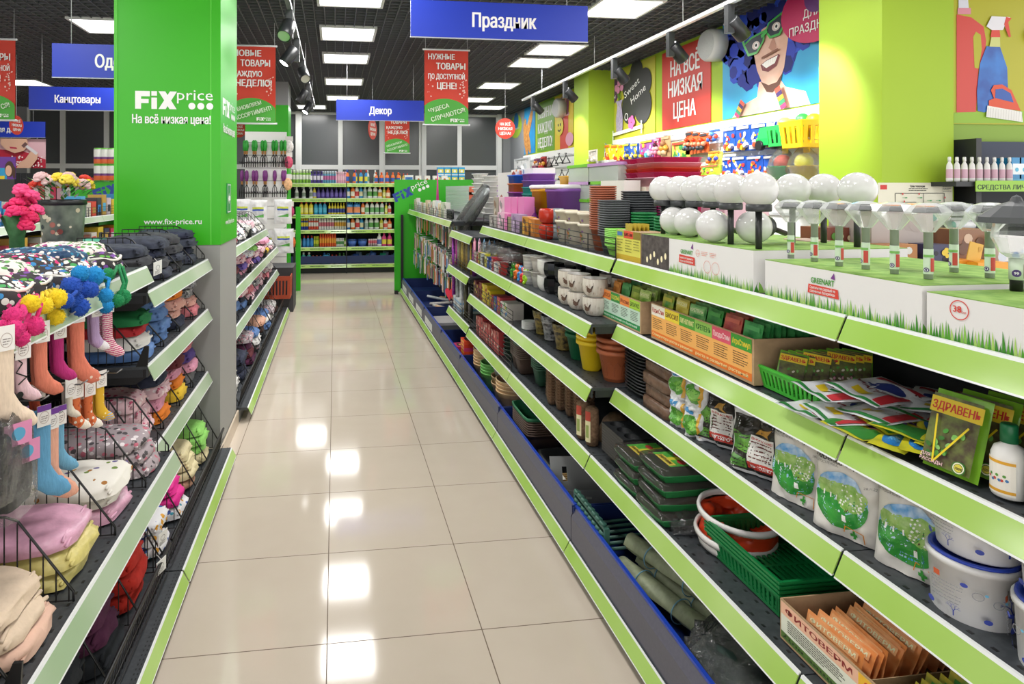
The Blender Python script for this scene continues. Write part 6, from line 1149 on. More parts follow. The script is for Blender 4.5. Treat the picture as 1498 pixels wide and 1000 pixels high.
for k, (u, v) in enumerate(((42, 480), (100, 462), (150, 452), (60, 585), (118, 562), (150, 548), (170, 545), (40, 620), (80, 608))):
    p = at_x(u, v, -.765); b = B(); b.tube([(-1.24, p.y, p.z+.01), (p.x, p.y, p.z), (p.x+.02, p.y, p.z+.012)], .0025, m('#8f8f90', .3, .9), 6); b.obj('peg_hook', None, (-1.24, p.y, p.z+.01), 'steel peg hook carrying socks, %s of the %s level' % (nth(k if k < 3 else k-3 if k < 7 else k-7), 'upper' if k < 3 else 'middle' if k < 7 else 'lower'), 'hook', 'sock hooks')
for k, (u, v) in enumerate(((15, 690), (2, 665))):
    p = at_x(u, v, -.74); t = thing('packed_socks', 'dark socks in a clear hanging film pack, %s the blue fluffy pair' % ('beside', 'farther from')[k], 'socks', tuple(p)); b = B(); lump(b, (0, 0, -.07), .03, .055, .12, m('#2c2a2c', .8, var=.2, bump=.3), k, amp=.2); b.obj('socks', t); b = B(); lump(b, (0, 0, -.09), .04, .07, .16, film(), k+4, amp=.25, f=6); b.obj('film', t)
    b = B(); b.prism([(-.03, 0), (.03, 0), (.03, .05), (-.03, .05)], (.035, 0, .02), (.6, .8, 0), (0, 0, 1), .001, m('#d88ab0', .4)); d = D(b, plane((.036, -.0, .02), (.6, .8, 0), (0, 0, 1)), V((.8, -.6, 0)), .0003, .0004); d.disc(0, .025, .015, m('#5aa0c4', .4)); b.obj('card', t)
# ---------------------------------------------------------------- knitted hats with pompoms
def fair(base, cols): return dots(base, cols, 55, .5, .95)
def pompom(b, c, r, mt, seed):
    rr = random.Random(seed); b.ball(c, r*.93, mt, 18, 12, wob=.10, seed=seed)
    for k in range(70):
        z = 2*rr.random()-1; a = rr.random()*2*PI; s = math.sqrt(1-z*z); n = V((s*math.cos(a), s*math.sin(a), z)); p = V(c)+n*r*.9; q = n.orthogonal().normalized(); w = n.cross(q); l = r*.12
        b.add([p+q*l, p-q*l*.5+w*l*.8, p-q*l*.5-w*l*.8, p+n*r*.2], [(0, 1, 3), (1, 2, 3), (2, 0, 3)], mt, True)
HATS = [('pink', '#d42a74', [(2, 479, 12), (19, 463, 15), (20, 482, 15), (30, 495, 13), (50, 477, 15)], (20, 440), 'closest to the shop front'), ('yellow', '#e8c81c', [(45, 444, 14), (65, 447, 13), (84, 436, 14), (82, 463, 13)], (50, 424), 'between the pink and blue ones'), ('royal blue', '#1848a8', [(104, 420, 16), (124, 423, 13), (133, 424, 12), (108, 438, 13), (117, 449, 14), (97, 440, 12)], (85, 402), 'between the yellow and sky blue ones'), ('sky blue', '#1585c4', [(117, 400, 13), (138, 404, 15), (155, 432, 11), (155, 448, 11)], (120, 390), 'between the royal blue and green ones'), ('green', '#137f48', [(157, 402, 11), (180, 434, 12), (172, 440, 10)], (160, 390), 'farthest from the shop front')]
for i, (nm, c, balls, (hu, hv), w) in enumerate(HATS):
    hp = at_x(hu, hv, -.86); hp.z = 1.40; t = thing('knitted_hat', 'patterned knitted hat with %s pompoms, %s' % (nm, w), 'hat', tuple(hp), 'knitted hats with pompoms'); MT = m(c, .95, var=.12, scale=120, bump=.5)
    hm = fair('#3a3638', [['#d83a7a', '#4aa05a', '#e8e2da', '#3f8ac0', '#e8e2da'], ['#e8e2da', '#5aa03c', '#7a4a9c', '#e8e2da', '#2c2a2c'], ['#3f8a4c', '#e8e2da', '#2f6fb0', '#2c2a2c', '#d8d2ca']][i % 3])
    b = B(); lump(b, (-.10, .02, 0), .14, .105, .08, hm, 70+i, 34, 14, amp=.16, e=.75, f=3); b.obj('knit_body', t)
    b = B(); 
    for s in range(3): b.tube([(-.10+.132*math.cos(a), .02+.10*math.sin(a), .02+.018*s+.006*math.sin(5*a)) for a in [-1.5+3*k/14 for k in range(15)]], .005, m(['#e6e0d6', '#26262a', '#e6e0d6'][s], .9), 6)
    b.obj('edging', t)
    for j, (u, v, r) in enumerate(balls):
        p = at_x(u, v, -.755+.012*(j % 3)); rr = r*(p.y*_c+p.x*_s)/F; b = B(); o = p-hp; pompom(b, o, rr, MT, 3*i+j); b.obj('pompom', t)
        b = B(); st = V((.04, .02*j-.04, .03)); b.tube([st, (.085, (st.y+o.y)/2, .035), (max(.095, o.x), o.y*.8+st.y*.2, min(.03, o.z+.05)), o], .006, MT, 6); b.obj('cord', t)
for i in range(6):
    b = B(); lump(b, (0, 0, 0), .15, .11, .055, fair(['#3a3638', '#2f4a6a', '#e0d8d0'][i % 3], [['#d83a7a', '#e8e2da', '#3f8ac0'], ['#e8e2da', '#2a7a9a', '#1f3a5a'], ['#b04a8a', '#3f3a3c', '#5a9a4a', '#e8e2da']][i % 3]), 90+i, 30, 12, amp=.2, f=3)
    b.obj('knitted_hat', None, None, 'folded patterned hat, %s from the shop front along the shelf back' % nth(i), 'hat', 'folded knitted hats').location = (-1.06, 1.58+.21*i, 1.455)
SC = ['#b84aa8', '#c24fb0', '#2a7a8c', '#a03a6a', '#d8a62c', '#6a3a8c', '#3f8a7a', '#4a2a6a', '#c23a5a']
for i in range(9):
    b = B(); lump(b, (0, 0, 0), .2, .13, .05+.012*(i % 3), m(SC[i], .9, var=.15, scale=14, bump=.3) if i % 3 else wave(SC[i], SC[(i+4) % 9], 8, 'X', .9, dist=5), 110+i, 30, 12, amp=.18, f=3)
    b.obj('knitted_scarf', None, None, 'folded bright scarf on the far half of the top shelf, %s from the shop front' % nth(i), 'scarf', 'folded scarves').location = (-1.5, 1.75+.24*i, 1.398 if i < 4 else 1.302)
b = B(); lump(b, (0, 0, 0), .18, .30, .09, m('#5fbfa6', .95, var=.08, scale=30, bump=.3), 130, amp=.15); b.obj('knitted_scarf', None, None, 'mint green folded blanket beside the green pillar', 'blanket').location = (-1.55, 4.35, 1.302)
# artificial flowers
def bloom(b, c, r, mt, seed):
    rr = random.Random(seed)
    for k in range(9):
        a = k*2.4; e = .3+.6*(k/9); n = V((math.cos(a)*e, math.sin(a)*e, 1.1-e)).normalized(); p = V(c)+n*r*.45
        b.lathe([(1e-4, -r*.1), (r*.42, 0), (r*.55, r*.25), (r*.3, r*.45), (1e-4, r*.4)], mt, c=p, R=n.to_track_quat('Z', 'Y').to_matrix(), seg=8, sy=.45, cap=False)
fp_ = at_x(92, 345, -1.45); t = thing('flower_bucket', 'dark photo-print bucket of yellow, red and pale artificial roses on the left gondola', 'flower pot', (-1.45, 3.61, 1.302))
b = B(); b.lathe([(.085, 0), (.088, .004), (.112, .35), (.116, .36), (.11, .36), (.084, .02), (1e-4, .02)], m('#4e5a52', .3, c2='#93a08e', scale=9), seg=28); b.lathe([(.1125, .335), (.1175, .338), (.1175, .362), (.112, .364)], m('#1e2022', .4), seg=28, cap=False)
d = D(b, lambda x, y: V(((.088+.07*y)*math.sin(x/.1), -(.088+.07*y)*math.cos(x/.1), y)), None, .0003, .0006); rr = random.Random(3)
for k in range(26): x = (rr.random()-.5)*.3; y = .04+.27*rr.random(); d.disc(x, y, .006+.01*rr.random(), m(rr.choice(['#7a3a34', '#c9bfa0', '#3a4a48', '#a8685a', '#dcd6bc']), .5), n=7)
b.obj('bucket', t); rr = random.Random(8)
for k in range(34):
    a = rr.random()*2*PI; q = .13*math.sqrt(rr.random()); c = m(rr.choice(['#e8cf3a', '#e8d34a', '#ecdc7a', '#d63a2a', '#dcb8b8', '#e3c6c2']), .7); b = B(); bloom(b, (0, 0, 0), .044, c, k); o = b.obj('bloom', t); o.location = (q*math.cos(a), q*math.sin(a), .43+.05*rr.random()-.3*q*q*10*.1); o.rotation_euler = (q*5*-math.sin(a), q*5*math.cos(a), 0)
b = B()
for k in range(90): a = rr.random()*2*PI; q = .06+.09*rr.random(); p = V((q*math.cos(a), q*math.sin(a), .36+.1*rr.random())); n = V((math.cos(a), math.sin(a), .6)); l = .045; s = n.cross(V((0, 0, 1))).normalized()*.009; b.add([p, p+n*l*.5+s, p+n*l, p+n*l*.5-s], [(0, 1, 2, 3)], m(rr.choice(['#2f7a34', '#5a9a44', '#e8e8da']), .6))
o = b.obj('leaves', t); o['kind'] = 'stuff'
t = thing('flower_bunch', 'bunch of bright pink artificial roses at the near end of the left gondola', 'flowers', (-1.45, 3.12, 1.302)); rr = random.Random(4)
for k in range(20):
    a = rr.random()*2*PI; q = .11*math.sqrt(rr.random()); b = B(); bloom(b, (0, 0, 0), .042, m(rr.choice(['#e0286a', '#d81f5c', '#e84a84']), .7), k); o = b.obj('bloom', t); o.location = (q*math.cos(a), q*math.sin(a), .30+.13*rr.random()-q*.6); o.rotation_euler = (-q*6*math.sin(a), q*6*math.cos(a), 0)
b = B(); b.lathe([(.03, 0), (.03, .2), (.06, .3)], m('#2f6a34', .6, var=.2), seg=12, wob=.3, seed=3); b.obj('stems', t)
# ---------------------------------------------------------------- far rack of household chemicals
RY = 12.95; RZs = [1.835, 1.53, 1.20, .89, .54, .19]; RX = [at_y(u, 300, RY).x for u in (384, 507, 630, 752)]
for i in range(3):
    x0, x1 = RX[i], RX[i+1]; t = thing('wall_rack', ('household rack under the dark windows, left of the middle joint', 'household rack under the dark windows, right of the middle joint', 'household rack partly hidden behind the green end panel')[i], 'shelving', ((x0+x1)/2, RY+.3, 0), 'racks under the dark windows')
    def P(o): o.location = o.location-V(t.location); return o
    b = B(); b.box(x0, x1, RY+.52, RY+.54, 0, 1.85, m('#1e2023', .7)); P(b.obj('back_panel', t)); b = B(); b.box(x0-.012, x0+.012, RY+.02, RY+.52, 0, 1.85, BLK); P(b.obj('upright', t))
    b = B(); b.box(x0, x1, RY+.12, RY+.5, 0, .1, BLK); P(b.obj('plinth', t)); b = B(); b.box(x0+.01, x1-.01, RY-.02, RY+.0, .21, .36, m('#1b2a56', .5)); P(b.obj('bin_front', t))
    for z in RZs:
        b = B(); b.box(x0, x1, RY, RY+.5, z-.03, z, STL); o = P(b.obj('shelf', t)); b = B(); b.add([(x0+.01, RY-.002, z), (x1-.01, RY-.002, z), (x1-.01, RY-.03, z-.07), (x0+.01, RY-.03, z-.07)], [(3, 2, 1, 0)], STRIP)
        b.box(x0+.01, x1-.01, RY-.004, RY, z-.004, z+.004, LIP); d = D(b, plane((x0, RY-.031, z-.07), (1, 0, 0), (0, .4, 1)), V((0, -1, .4)).normalized(), .001, .002); r = random.Random(i)
        for k in range(4): d.lines(.1+.42*k, .42+.42*k, .03, 1, .02, .014, m('#4a6a34', .6), k)
        o2 = b.obj('price_strip', o)
def bottle(kind, c, cap, lab, w, h):
    h = min(h*1.08, .275) if kind not in ('box', 'tub') else h
    b = B(); C, K, Lb = m(c, .3), m(cap, .35), m(lab, .4); r = w/2
    if kind == 'can': b.lathe([(r*.95, 0), (r, .008), (r, h*.28), (r, h*.62), (r, h*.74), (r*.8, h*.78)], [C, C, Lb, C, C], seg=12); b.lathe([(r*.88, h*.77), (r*.88, h*.97), (r*.7, h)], K, seg=12)
    elif kind == 'bottle': b.lathe([(r*.9, 0), (r, .01), (r*.98, h*.15), (r*.98, h*.5), (r*.85, h*.68), (r*.35, h*.8), (r*.35, h*.82)], [C, C, Lb, C, C, C], seg=12, sy=.65); b.lathe([(r*.45, h*.81), (r*.42, h*.98), (r*.3, h)], K, seg=10)
    elif kind == 'spray':
        b.lathe([(r*.9, 0), (r, .01), (r*.95, h*.12), (r*.9, h*.42), (r*.5, h*.62), (r*.3, h*.72), (r*.3, h*.76)], [C, C, Lb, C, C, C], seg=12, sy=.65); b.obox((0, 0, h*.82), (r*.7, r*.5, h*.12), None, K); b.obox((-r*.55, 0, h*.9), (r*1.5, r*.45, h*.12), None, K); b.obox((-r*.8, 0, h*.78), (r*.2, r*.2, h*.16), None, K)
    elif kind == 'jug':
        b.lathe([(.48, 0), (.5, .02), (.5, .12), (.5, .55), (.47, .7), (.2, .82)], [C, C, Lb, C, C], seg=16, sq=7); b.v = [(x*w, y*w*.6, z*h) for x, y, z in b.v]; b.lathe([(w*.14, h*.8), (w*.13, h*.97), (w*.1, h)], K, c=(-w*.22, 0, 0), seg=10); b.tube([(w*.1, 0, h*.72), (w*.15, 0, h*.92), (w*.42, 0, h*.9), (w*.47, 0, h*.66)], w*.05, C, 6)
    elif kind == 'box': b.box(-r, r, -.06, .06, 0, h, C); d = flat(b, (-r, -.06, 0), *XUP, step=.001); d.rect(w*.08, h*.3, w*.92, h*.75, Lb); d.disc(w*.5, h*.5, w*.2, K, n=10); d.rect(0, 0, w, h*.12, K)
    elif kind == 'tub': b.lathe([(r*.85, 0), (r*.9, h*.4), (r, h*.8)], [C, Lb], seg=12); b.lathe([(r*1.03, h*.8), (r*1.03, h*.95), (r*.9, h)], K, seg=12)
    return b
ROWN = ['top', 'second', 'third', 'fourth', 'fifth', 'lowest']
RR = [
 [(7, 425, 454, 'can', '#7fb83c', '#d8e4c8', '#e6ebdc', 'green and white spray can', .065, .27), (4, 455, 471, 'can', '#4a3a8a', '#3a2c6c', '#e0dcea', 'purple air freshener can', .06, .23), (6, 472, 491, 'can', '#5a9ab8', '#b8c4d0', '#c06a9c', 'thin blue and pink can', .05, .23), (5, 492, 506, 'can', '#dfa0b8', '#e0b4c4', '#e8bccb', 'pink spray can', .05, .22), (2, 508, 519, 'bottle', '#e8742a', '#2c4aa0', '#2f5ab0', 'orange bottle with blue cap', .09, .28), (3, 520, 536, 'bottle', '#2a8ac8', '#c8342c', '#e0d040', 'blue bottle with red cap', .08, .28), (2, 538, 549, 'bottle', '#d8d8d4', '#e0e0dc', '#6aa07a', 'pale grey bottle', .07, .25), (5, 550, 583, 'bottle', '#e8742a', '#d85a1c', '#2f5ab0', 'short orange bottle', .09, .21), (3, 585, 596, 'bottle', '#e0c04a', '#c8402c', '#e8e0b8', 'yellow bottle', .06, .19), (1, 598, 610, 'box', '#e6e6e6', '#2f6ab0', '#3f7ac0', 'white and blue powder box', .18, .17), (4, 612, 650, 'box', '#e8e4e0', '#b8302c', '#e8e8e4', 'white and red powder box', .12, .16)],
 [(3, 434, 455, 'spray', '#dfe0dc', '#e8e8e8', '#7a8a7a', 'white trigger spray', .085, .26), (1, 460, 462, 'spray', '#d8c83a', '#5a4a9a', '#8a8ac0', 'yellow trigger spray', .085, .27), (7, 466, 505, 'spray', '#43307c', '#3a3a4a', '#6a58a8', 'purple trigger spray', .085, .27), (1, 509, 511, 'bottle', '#2a7ac0', '#d0d4d8', '#e8e0d8', 'blue bottle', .09, .26), (1, 516, 517, 'bottle', '#e8742a', '#2c4aa0', '#f0e8d8', 'orange bottle', .09, .26), (1, 522, 523, 'bottle', '#e0dcd8', '#b83a34', '#c83a3a', 'white and red bottle', .09, .26), (1, 528, 529, 'bottle', '#2a8ac0', '#d8d0c0', '#e0d8b0', 'sky blue bottle', .08, .26), (1, 534, 535, 'bottle', '#b8c4bc', '#d8dcd8', '#9ab0a8', 'grey green bottle', .08, .24), (2, 541, 549, 'bottle', '#e4e6e0', '#e8e8e4', '#5a9a4a', 'white detergent bottle with green label', .10, .26), (1, 556, 557, 'bottle', '#e8e4dc', '#d87a3a', '#e0a040', 'white bottle with orange cap', .09, .22), (1, 562, 563, 'bottle', '#c8c83a', '#d8d8d0', '#e8e4a0', 'yellow green bottle', .07, .22), (1, 568, 570, 'bottle', '#e8742a', '#d85a1c', '#f0dcc0', 'small orange bottle', .09, .21), (4, 580, 620, 'bottle', '#d8dad8', '#3a6ab0', '#b84a4a', 'white bottle with blue cap', .09, .24)],
 [(3, 441, 455, 'bottle', '#e6d42a', '#c8342c', '#e8e080', 'yellow bottle with red cap', .09, .28), (3, 462, 475, 'bottle', '#2496c0', '#c8342c', '#58b8d8', 'cyan bottle with red cap', .09, .28), (6, 482, 503, 'bottle', '#e0cc2c', '#d8c020', '#3a4a9a', 'short yellow bottle', .06, .22), (2, 511, 522, 'jug', '#3a8ac8', '#2a5aa0', '#e08a5a', 'blue jug', .14, .25), (1, 531, 532, 'bottle', '#e8742a', '#2c4aa0', '#f0e0c8', 'orange bottle', .08, .26), (4, 537, 559, 'bottle', '#e4e4e0', '#c8342c', '#6aa868', 'white detergent bottle', .09, .27), (1, 565, 566, 'bottle', '#d8d83a', '#e0e0d8', '#e8e4a0', 'yellow green bottle', .06, .22), (1, 570, 571, 'bottle', '#e4dcd4', '#c83a2c', '#d85a4a', 'small white and red bottle', .07, .21), (3, 585, 610, 'bottle', '#e0e0dc', '#3a6ab0', '#4a8ac0', 'white and blue bottle', .09, .25)],
 [(4, 438, 449, 'can', '#2c3f9a', '#e0c43a', '#d8c83a', 'blue and yellow can', .055, .22), (4, 453, 464, 'can', '#d8503c', '#e4e0dc', '#e6e2de', 'red and white can', .055, .22), (6, 468, 487, 'can', '#e2e0dc', '#d8d4d0', '#c86a7a', 'white can', .055, .22), (5, 491, 505, 'can', '#e0ded0', '#5a8a4a', '#d8a03a', 'white and green can', .05, .22), (1, 509, 511, 'bottle', '#2a7ac0', '#d0d4d8', '#e8e0d8', 'blue bottle', .09, .26), (1, 516, 517, 'bottle', '#e8742a', '#2c4aa0', '#f0e8d8', 'orange bottle', .09, .26), (1, 523, 524, 'bottle', '#e0dcd8', '#b83a34', '#c83a3a', 'white and red bottle', .09, .26), (1, 529, 530, 'bottle', '#2a8ac0', '#d8d0c0', '#e0d8b0', 'sky blue bottle', .08, .25), (1, 536, 537, 'bottle', '#c8d0cc', '#d8dcd8', '#9ab0a8', 'grey green bottle', .08, .24), (2, 543, 551, 'bottle', '#e4e6e0', '#e8e8e4', '#5a9a4a', 'white detergent bottle with green label', .10, .26), (1, 558, 559, 'bottle', '#c8c83a', '#d8d8d0', '#e8e4a0', 'yellow green bottle', .07, .23), (1, 564, 565, 'bottle', '#e8e0d8', '#c83a2c', '#d85a4a', 'white bottle with red cap', .09, .22), (1, 570, 571, 'bottle', '#e8742a', '#d85a1c', '#f0dcc0', 'small orange bottle', .09, .2), (4, 582, 615, 'bottle', '#d8b0c0', '#b84a7a', '#e8d8e0', 'pink bottle', .09, .24)],
 [(1, 438, 440, 'bottle', '#9ab0a0', '#3a6a4a', '#b8c8b8', 'grey green bottle', .09, .22), (3, 445, 456, 'bottle', '#2a78b8', '#c8342c', '#3a8ac8', 'blue bottle with red cap', .075, .21), (3, 460, 465, 'can', '#8aa82c', '#c8c83a', '#d8d840', 'green and yellow can', .045, .2), (7, 469, 490, 'can', '#dc5a26', '#d8481c', '#e8a03a', 'tall orange can', .055, .29), (5, 493, 502, 'can', '#e0e2dc', '#e8e8e4', '#5a9a5a', 'small white tube', .035, .16), (1, 505, 506, 'can', '#8aba3a', '#5a8a2c', '#e8e8c0', 'small green tube', .05, .16), (2, 515, 530, 'tub', '#2c4f9a', '#23407c', '#3a62ac', 'dark blue plastic basin', .2, .15), (4, 540, 550, 'tub', '#e0c4cc', '#e8dadf', '#d86a7a', 'pink and white tub', .1, .15), (1, 555, 556, 'bottle', '#e4e4e4', '#d8dce0', '#5a6ab0', 'white curved bottle', .1, .27), (2, 562, 570, 'bottle', '#d83a84', '#c83a7a', '#e8d04a', 'hot pink bottle', .1, .26), (4, 582, 615, 'bottle', '#4a8a9a', '#3a6a7a', '#d8e0e0', 'teal bottle', .09, .22)],
 [(1, 437, 438, 'bottle', '#d8a83a', '#c83a2c', '#e8d8a0', 'amber bottle', .07, .2), (2, 444, 452, 'bottle', '#3aa8a0', '#e4e6e4', '#c8e0dc', 'teal bottle with white cap', .1, .22), (3, 458, 469, 'bottle', '#4a9a5a', '#c85a3a', '#d8d8c8', 'green bottle with red cap', .085, .16), (1, 477, 478, 'jug', '#4a9ac8', '#2a5a9a', '#c8e0ec', 'blue jug', .16, .21), (2, 486, 492, 'bottle', '#d8d4c8', '#c83a2c', '#b84a3a', 'white and red bottle', .07, .17), (2, 497, 503, 'bottle', '#6a9a6a', '#4a8a3a', '#a8c8a0', 'green glass bottle', .075, .2)]]
for ri, row in enumerate(RR):
    n = 0
    for cnt_, u0, u1, kind, c, cap, lab, desc, w, h in row:
        if cnt_ > 1: w = min(w, (at_y(u1, 300, RY).x-at_y(u0, 300, RY).x)/(cnt_-1)*.94)
        o = bottle(kind, c, cap, lab, w, h).obj('box' if kind == 'box' else 'basin' if kind == 'tub' and 'basin' in desc else 'bottle', cat='box' if kind == 'box' else 'bottle'); ps = []
        for k in range(cnt_): u = u0+(u1-u0)*k/max(1, cnt_-1); p = at_y(u, 300, RY+.07); ps.append((p.x, RY+.09, RZs[ri]+.002))
        rows(o, ps, lambda k: '%s, %s from the left, %s shelf, far rack' % (desc+(' group two' if False else ''), nth(k), ROWN[ri]) if cnt_ > 1 else 'single %s on the %s shelf of the far rack' % (desc, ROWN[ri]), desc+' on the '+ROWN[ri]+' shelf')
q = bottle('box', '#2f9ad0', '#e8e8e8', '#e0d040', .135, .17).obj('box', cat='box'); rows(q, [(at_y(644+10.2*(k % 4), 250, RY+.2).x, RY+.2, 1.838+.171*(k//4)) for k in range(8)], lambda k: 'sky blue washing powder box, %s in the %s row above the green end panel' % (nth(k % 4), ('lower', 'upper')[k//4]), 'sky blue powder boxes')
r = random.Random(6)
for k in range(26):
    b = flat_packet(.12, .16, .03, m(r.choice(['#1f7a5a', '#2c4f9a', '#5a9ab8', '#d8dcd8', '#3aa88a', '#7a8ab0']), .35), 60+k); o = b.obj('refill_pack', None, None, 'soft refill pack lying in the far rack bin, %s from the left' % nth(k), 'package', 'soft packs in the far rack bin'); o.location = (.27+.055*k, RY+.12+.05*(k % 3), .2+.035*(k % 5)); o.rotation_euler = (.9+.3*r.random(), r.uniform(-.4, .4), r.uniform(-.5, .5))
# ---------------------------------------------------------------- second left gondola and the tool wall
for i, (y0, y1) in enumerate(((4.80, 6.13), (6.13, 7.46), (7.46, 8.79))):
    left_bay('gondola bay with baby clothes beyond the green pillar, %s from it' % nth(i), y0, y1, ([(-.785, 1.26, .2)] if i < 2 else [])+[(-.785, .93, .2), (-.785, .62, .22)], back=1.26 if i < 2 else .95)
fill(4.82, 7.44, -.785, 1.26, [['bw', 'bw'], ['rose', 'hot', 'bw'], ['bw', 'wprint'], ['white', 'bw'], ['wprint', 'pfl'], ['white', 'bw']], 'top row beyond the pillar', 'clothes on the top row beyond the pillar', .06, .38, 3)
fill(4.82, 8.77, -.785, .93, [['lime', 'lime', 'black'], ['black', 'maroon', 'pfl'], ['pink', 'purple', 'pfl'], ['pfl', 'pink', 'wprint'], ['purple', 'pfl', 'lime'], ['pink', 'pfl'], ['yellow', 'pfl', 'pink'], ['pfl', 'wprint']], 'second row beyond the pillar', 'clothes on the second row beyond the pillar', .06, .38, 13)
fill(4.82, 8.77, -.785, .62, [['navy', 'navy', 'denim'], ['jean', 'denim', 'white'], ['denim', 'navy', 'pfl'], ['pfl', 'rose', 'white'], ['pink', 'gpat', 'rose'], ['pfl', 'pfl'], ['rose', 'gfl'], ['pfl', 'white']], 'third row beyond the pillar', 'clothes on the third row beyond the pillar', .065, .38, 23)
fill(4.82, 8.77, -.715, .115, [['bw', 'bw', 'bw', 'bw'], ['navy', 'navy', 'navy'], ['plum', 'maroon', 'plum', 'gfl'], ['gfl', 'white', 'denim'], ['black', 'brown', 'peach'], ['denim', 'white', 'denim'], ['white', 'gfl'], ['brown', 'bw']], 'floor basket beyond the pillar', 'clothes in the floor baskets beyond the pillar', .07, .42, 33)
PW = 10.2; b = B(); b.box(-1.40, -.74, PW, PW+.6, 3.05, 3.42, m('#8e8f90', .7)); b.box(-1.40, -.735, PW-.004, PW+.604, 0, 3.05, m('#2fae14', .4)); b.obj('pillar_rear', kind='structure')
b = B(); b.box(-1.40, -.76, PW-.04, PW-.006, .05, 2.62, WHT)
for k in range(12): b.box(-1.40, -.76, PW-.042, PW-.04, .25+.2*k-.006, .25+.2*k+.006, m('#a8aaa8', .4))
b.obj('slat_panel', None, (-1.08, PW, .05), 'white slotted display panel with garden tools on the rear pillar', 'panel')
WOOD = m('#c08a50', .5, var=.1, scale=40)
def hand_tool(c):
    t = thing('hand_tool', 'x', 'garden tool'); b = B(); b.tube([(0, 0, -.22), (0, 0, -.02)], [.016, .018], WOOD, 8); b.obj('handle', t); b = B(); b.lathe([(.022, -.17), (.03, -.1), (.028, -.02), (.01, 0)], m(c, .5, var=.2, scale=60), seg=10, wob=.25, seed=1); b.obj('wrap', t); b = B()
    for s in (-1, 0, 1): b.tube([(0, 0, -.22), (s*.03, -.01, -.28), (s*.035, -.03, -.42)], .006, BLK, 5)
    b.obj('prongs', t); return t
hs = []
for ri, (v, c, us) in enumerate(((205, '#1f9a2c', (358, 361, 371, 374, 384, 388, 400, 404, 412, 417)), (249, '#7a2f7c', (354, 361, 371, 375, 387, 389, 402, 414, 417)))):
    q = hand_tool(c); rows(q, [tuple(at_y(u, v, PW-.09-.02*(k % 2))) for k, u in enumerate(us)], lambda k: 'wooden garden tool in %s wrap on the slotted panel, %s from the pillar side' % (('green', 'purple')[ri], nth(k)), ('green', 'purple')[ri]+' wrapped tools')
    b = B(); p0, p1 = at_y(351, v+33, PW-.1), at_y(421, v+33, PW-.1)
    for yy in (PW-.16, PW-.1, PW-.05): b.tube([(p0.x, yy, p0.z), (p1.x, yy, p1.z)], .005, BLK, 5)
    for k in range(20): x = p0.x+(p1.x-p0.x)*k/19; b.tube([(x, PW-.045, p0.z+.02), (x, PW-.16, p0.z), (x, PW-.17, p0.z+.03)], .004, BLK, 4)
    b.obj('wire_rack', None, tuple(p0), 'black wire rack under the %s wrapped tools' % ('green', 'purple')[ri], 'rack')
def white_pack(d, w, h): d.rect(-w*.32, h*.55, w*.32, h*.62, m('#3a55b0', .4), 3, 1); d.rect(-w*.32, h*.62, w*.32, h*.7, m('#c8d04a', .4), 3, 1); d.poly([(-w*.3, h*.3), (w*.32, h*.28), (w*.32, h*.42)], m('#5aa84a', .4)); d.lines(-w*.3, w*.3, h*.5, 3, h*.05, .006, m('#b8bcc0', .5))
for k, (u, vb, w_) in enumerate(((355, 327, .25), (378, 328, .27), (414, 327, .27), (392, 372, .2), (415, 370, .3))):
    yy = 9.75 if k != 3 else 9.95; p = at_y(u, vb, yy); b, fn = bag(w_, .37, .10, m('#e2e2e2', .35, bump=.2, scale=20), seed=80+k, amp=.01); white_pack(D(b, lambda x, y: fn(x+w_/2, y), None, .0005, .001), w_, .37); o = b.obj('wrapped_pillow', None, None, 'white film-wrapped pillow hanging on the slotted panel, %s' % ['upper row beside the green pillar', 'upper row, middle', 'upper row by the aisle', 'lower row, half hidden', 'lower row by the aisle'][k], 'pillow'); o.location = tuple(p); bb = B(); bb.tube([(p.x, yy, p.z+.36), (p.x, PW-.04, p.z+.37)], .006, m('#b9bcbe', .3, .8), 5); bb.obj('peg_hook', None, (p.x, yy, p.z+.36), 'steel peg holding the white wrapped pillow, '+['upper row by the pillar', 'upper row, middle', 'upper row by the aisle', 'lower row, half hidden', 'lower row by the aisle'][k], 'hook')
t = thing('wooden_crate', 'dark brown slatted planter box at the end of the clothes gondola', 'planter', tuple(at_y(402, 424, 9.3))); BW = m('#3a2a22', .6, var=.15)
b = B()
for k in range(4): b.box(-.24, .24, -.14, -.12, .03+.075*k, .085+.075*k, BW); b.box(.22, .24, -.14, .14, .03+.075*k, .085+.075*k, BW)
b.obj('slats', t); b = B(); b.prism([(-.24, 0), (-.2, 0), (.02, .3), (-.02, .3)], (0, -.14, 0), (1, 0, 0), (0, 0, 1), .012, BW); b.prism([(.2, 0), (.24, 0), (.02, .3), (-.02, .3)], (0, -.14, 0), (1, 0, 0), (0, 0, 1), .012, BW); b.box(-.24, -.2, -.15, .14, 0, .34, BW); b.box(.2, .24, -.15, .14, 0, .34, BW); b.box(-.2, .2, -.12, .14, .0, .02, BW); b.obj('frame', t)
b = B(); b.box(-1.0, -.58, 9.0, 9.6, 0, .62, m('#3b3c3e', .6)); b.obj('low_stand', None, (-.8, 9.3, 0), 'dark low stand carrying the planter box and rusty basket', 'stand')
slat_basket(.34, .4, .3, m('#b0482a', .6), .02, .008, 1.05).obj('wicker_basket', None, None, 'rusty red woven basket below the brown planter box', 'basket').location = (-.78, 8.98-.1, .24)
b = B(); b.box(-.66, -.58, 10.85, 10.9, 0, 1.42, m('#2fae14', .4)); b.obj('end_panel', None, (-.62, 10.87, 0), 'narrow green end panel across the aisle from the tall green one', 'panel'); b = B(); b.box(-.70, -.665, 10.80, 10.86, 0, .95, BLK); b.obj('post', None, (-.68, 10.83, 0), 'black post beside the narrow green end panel', 'post')
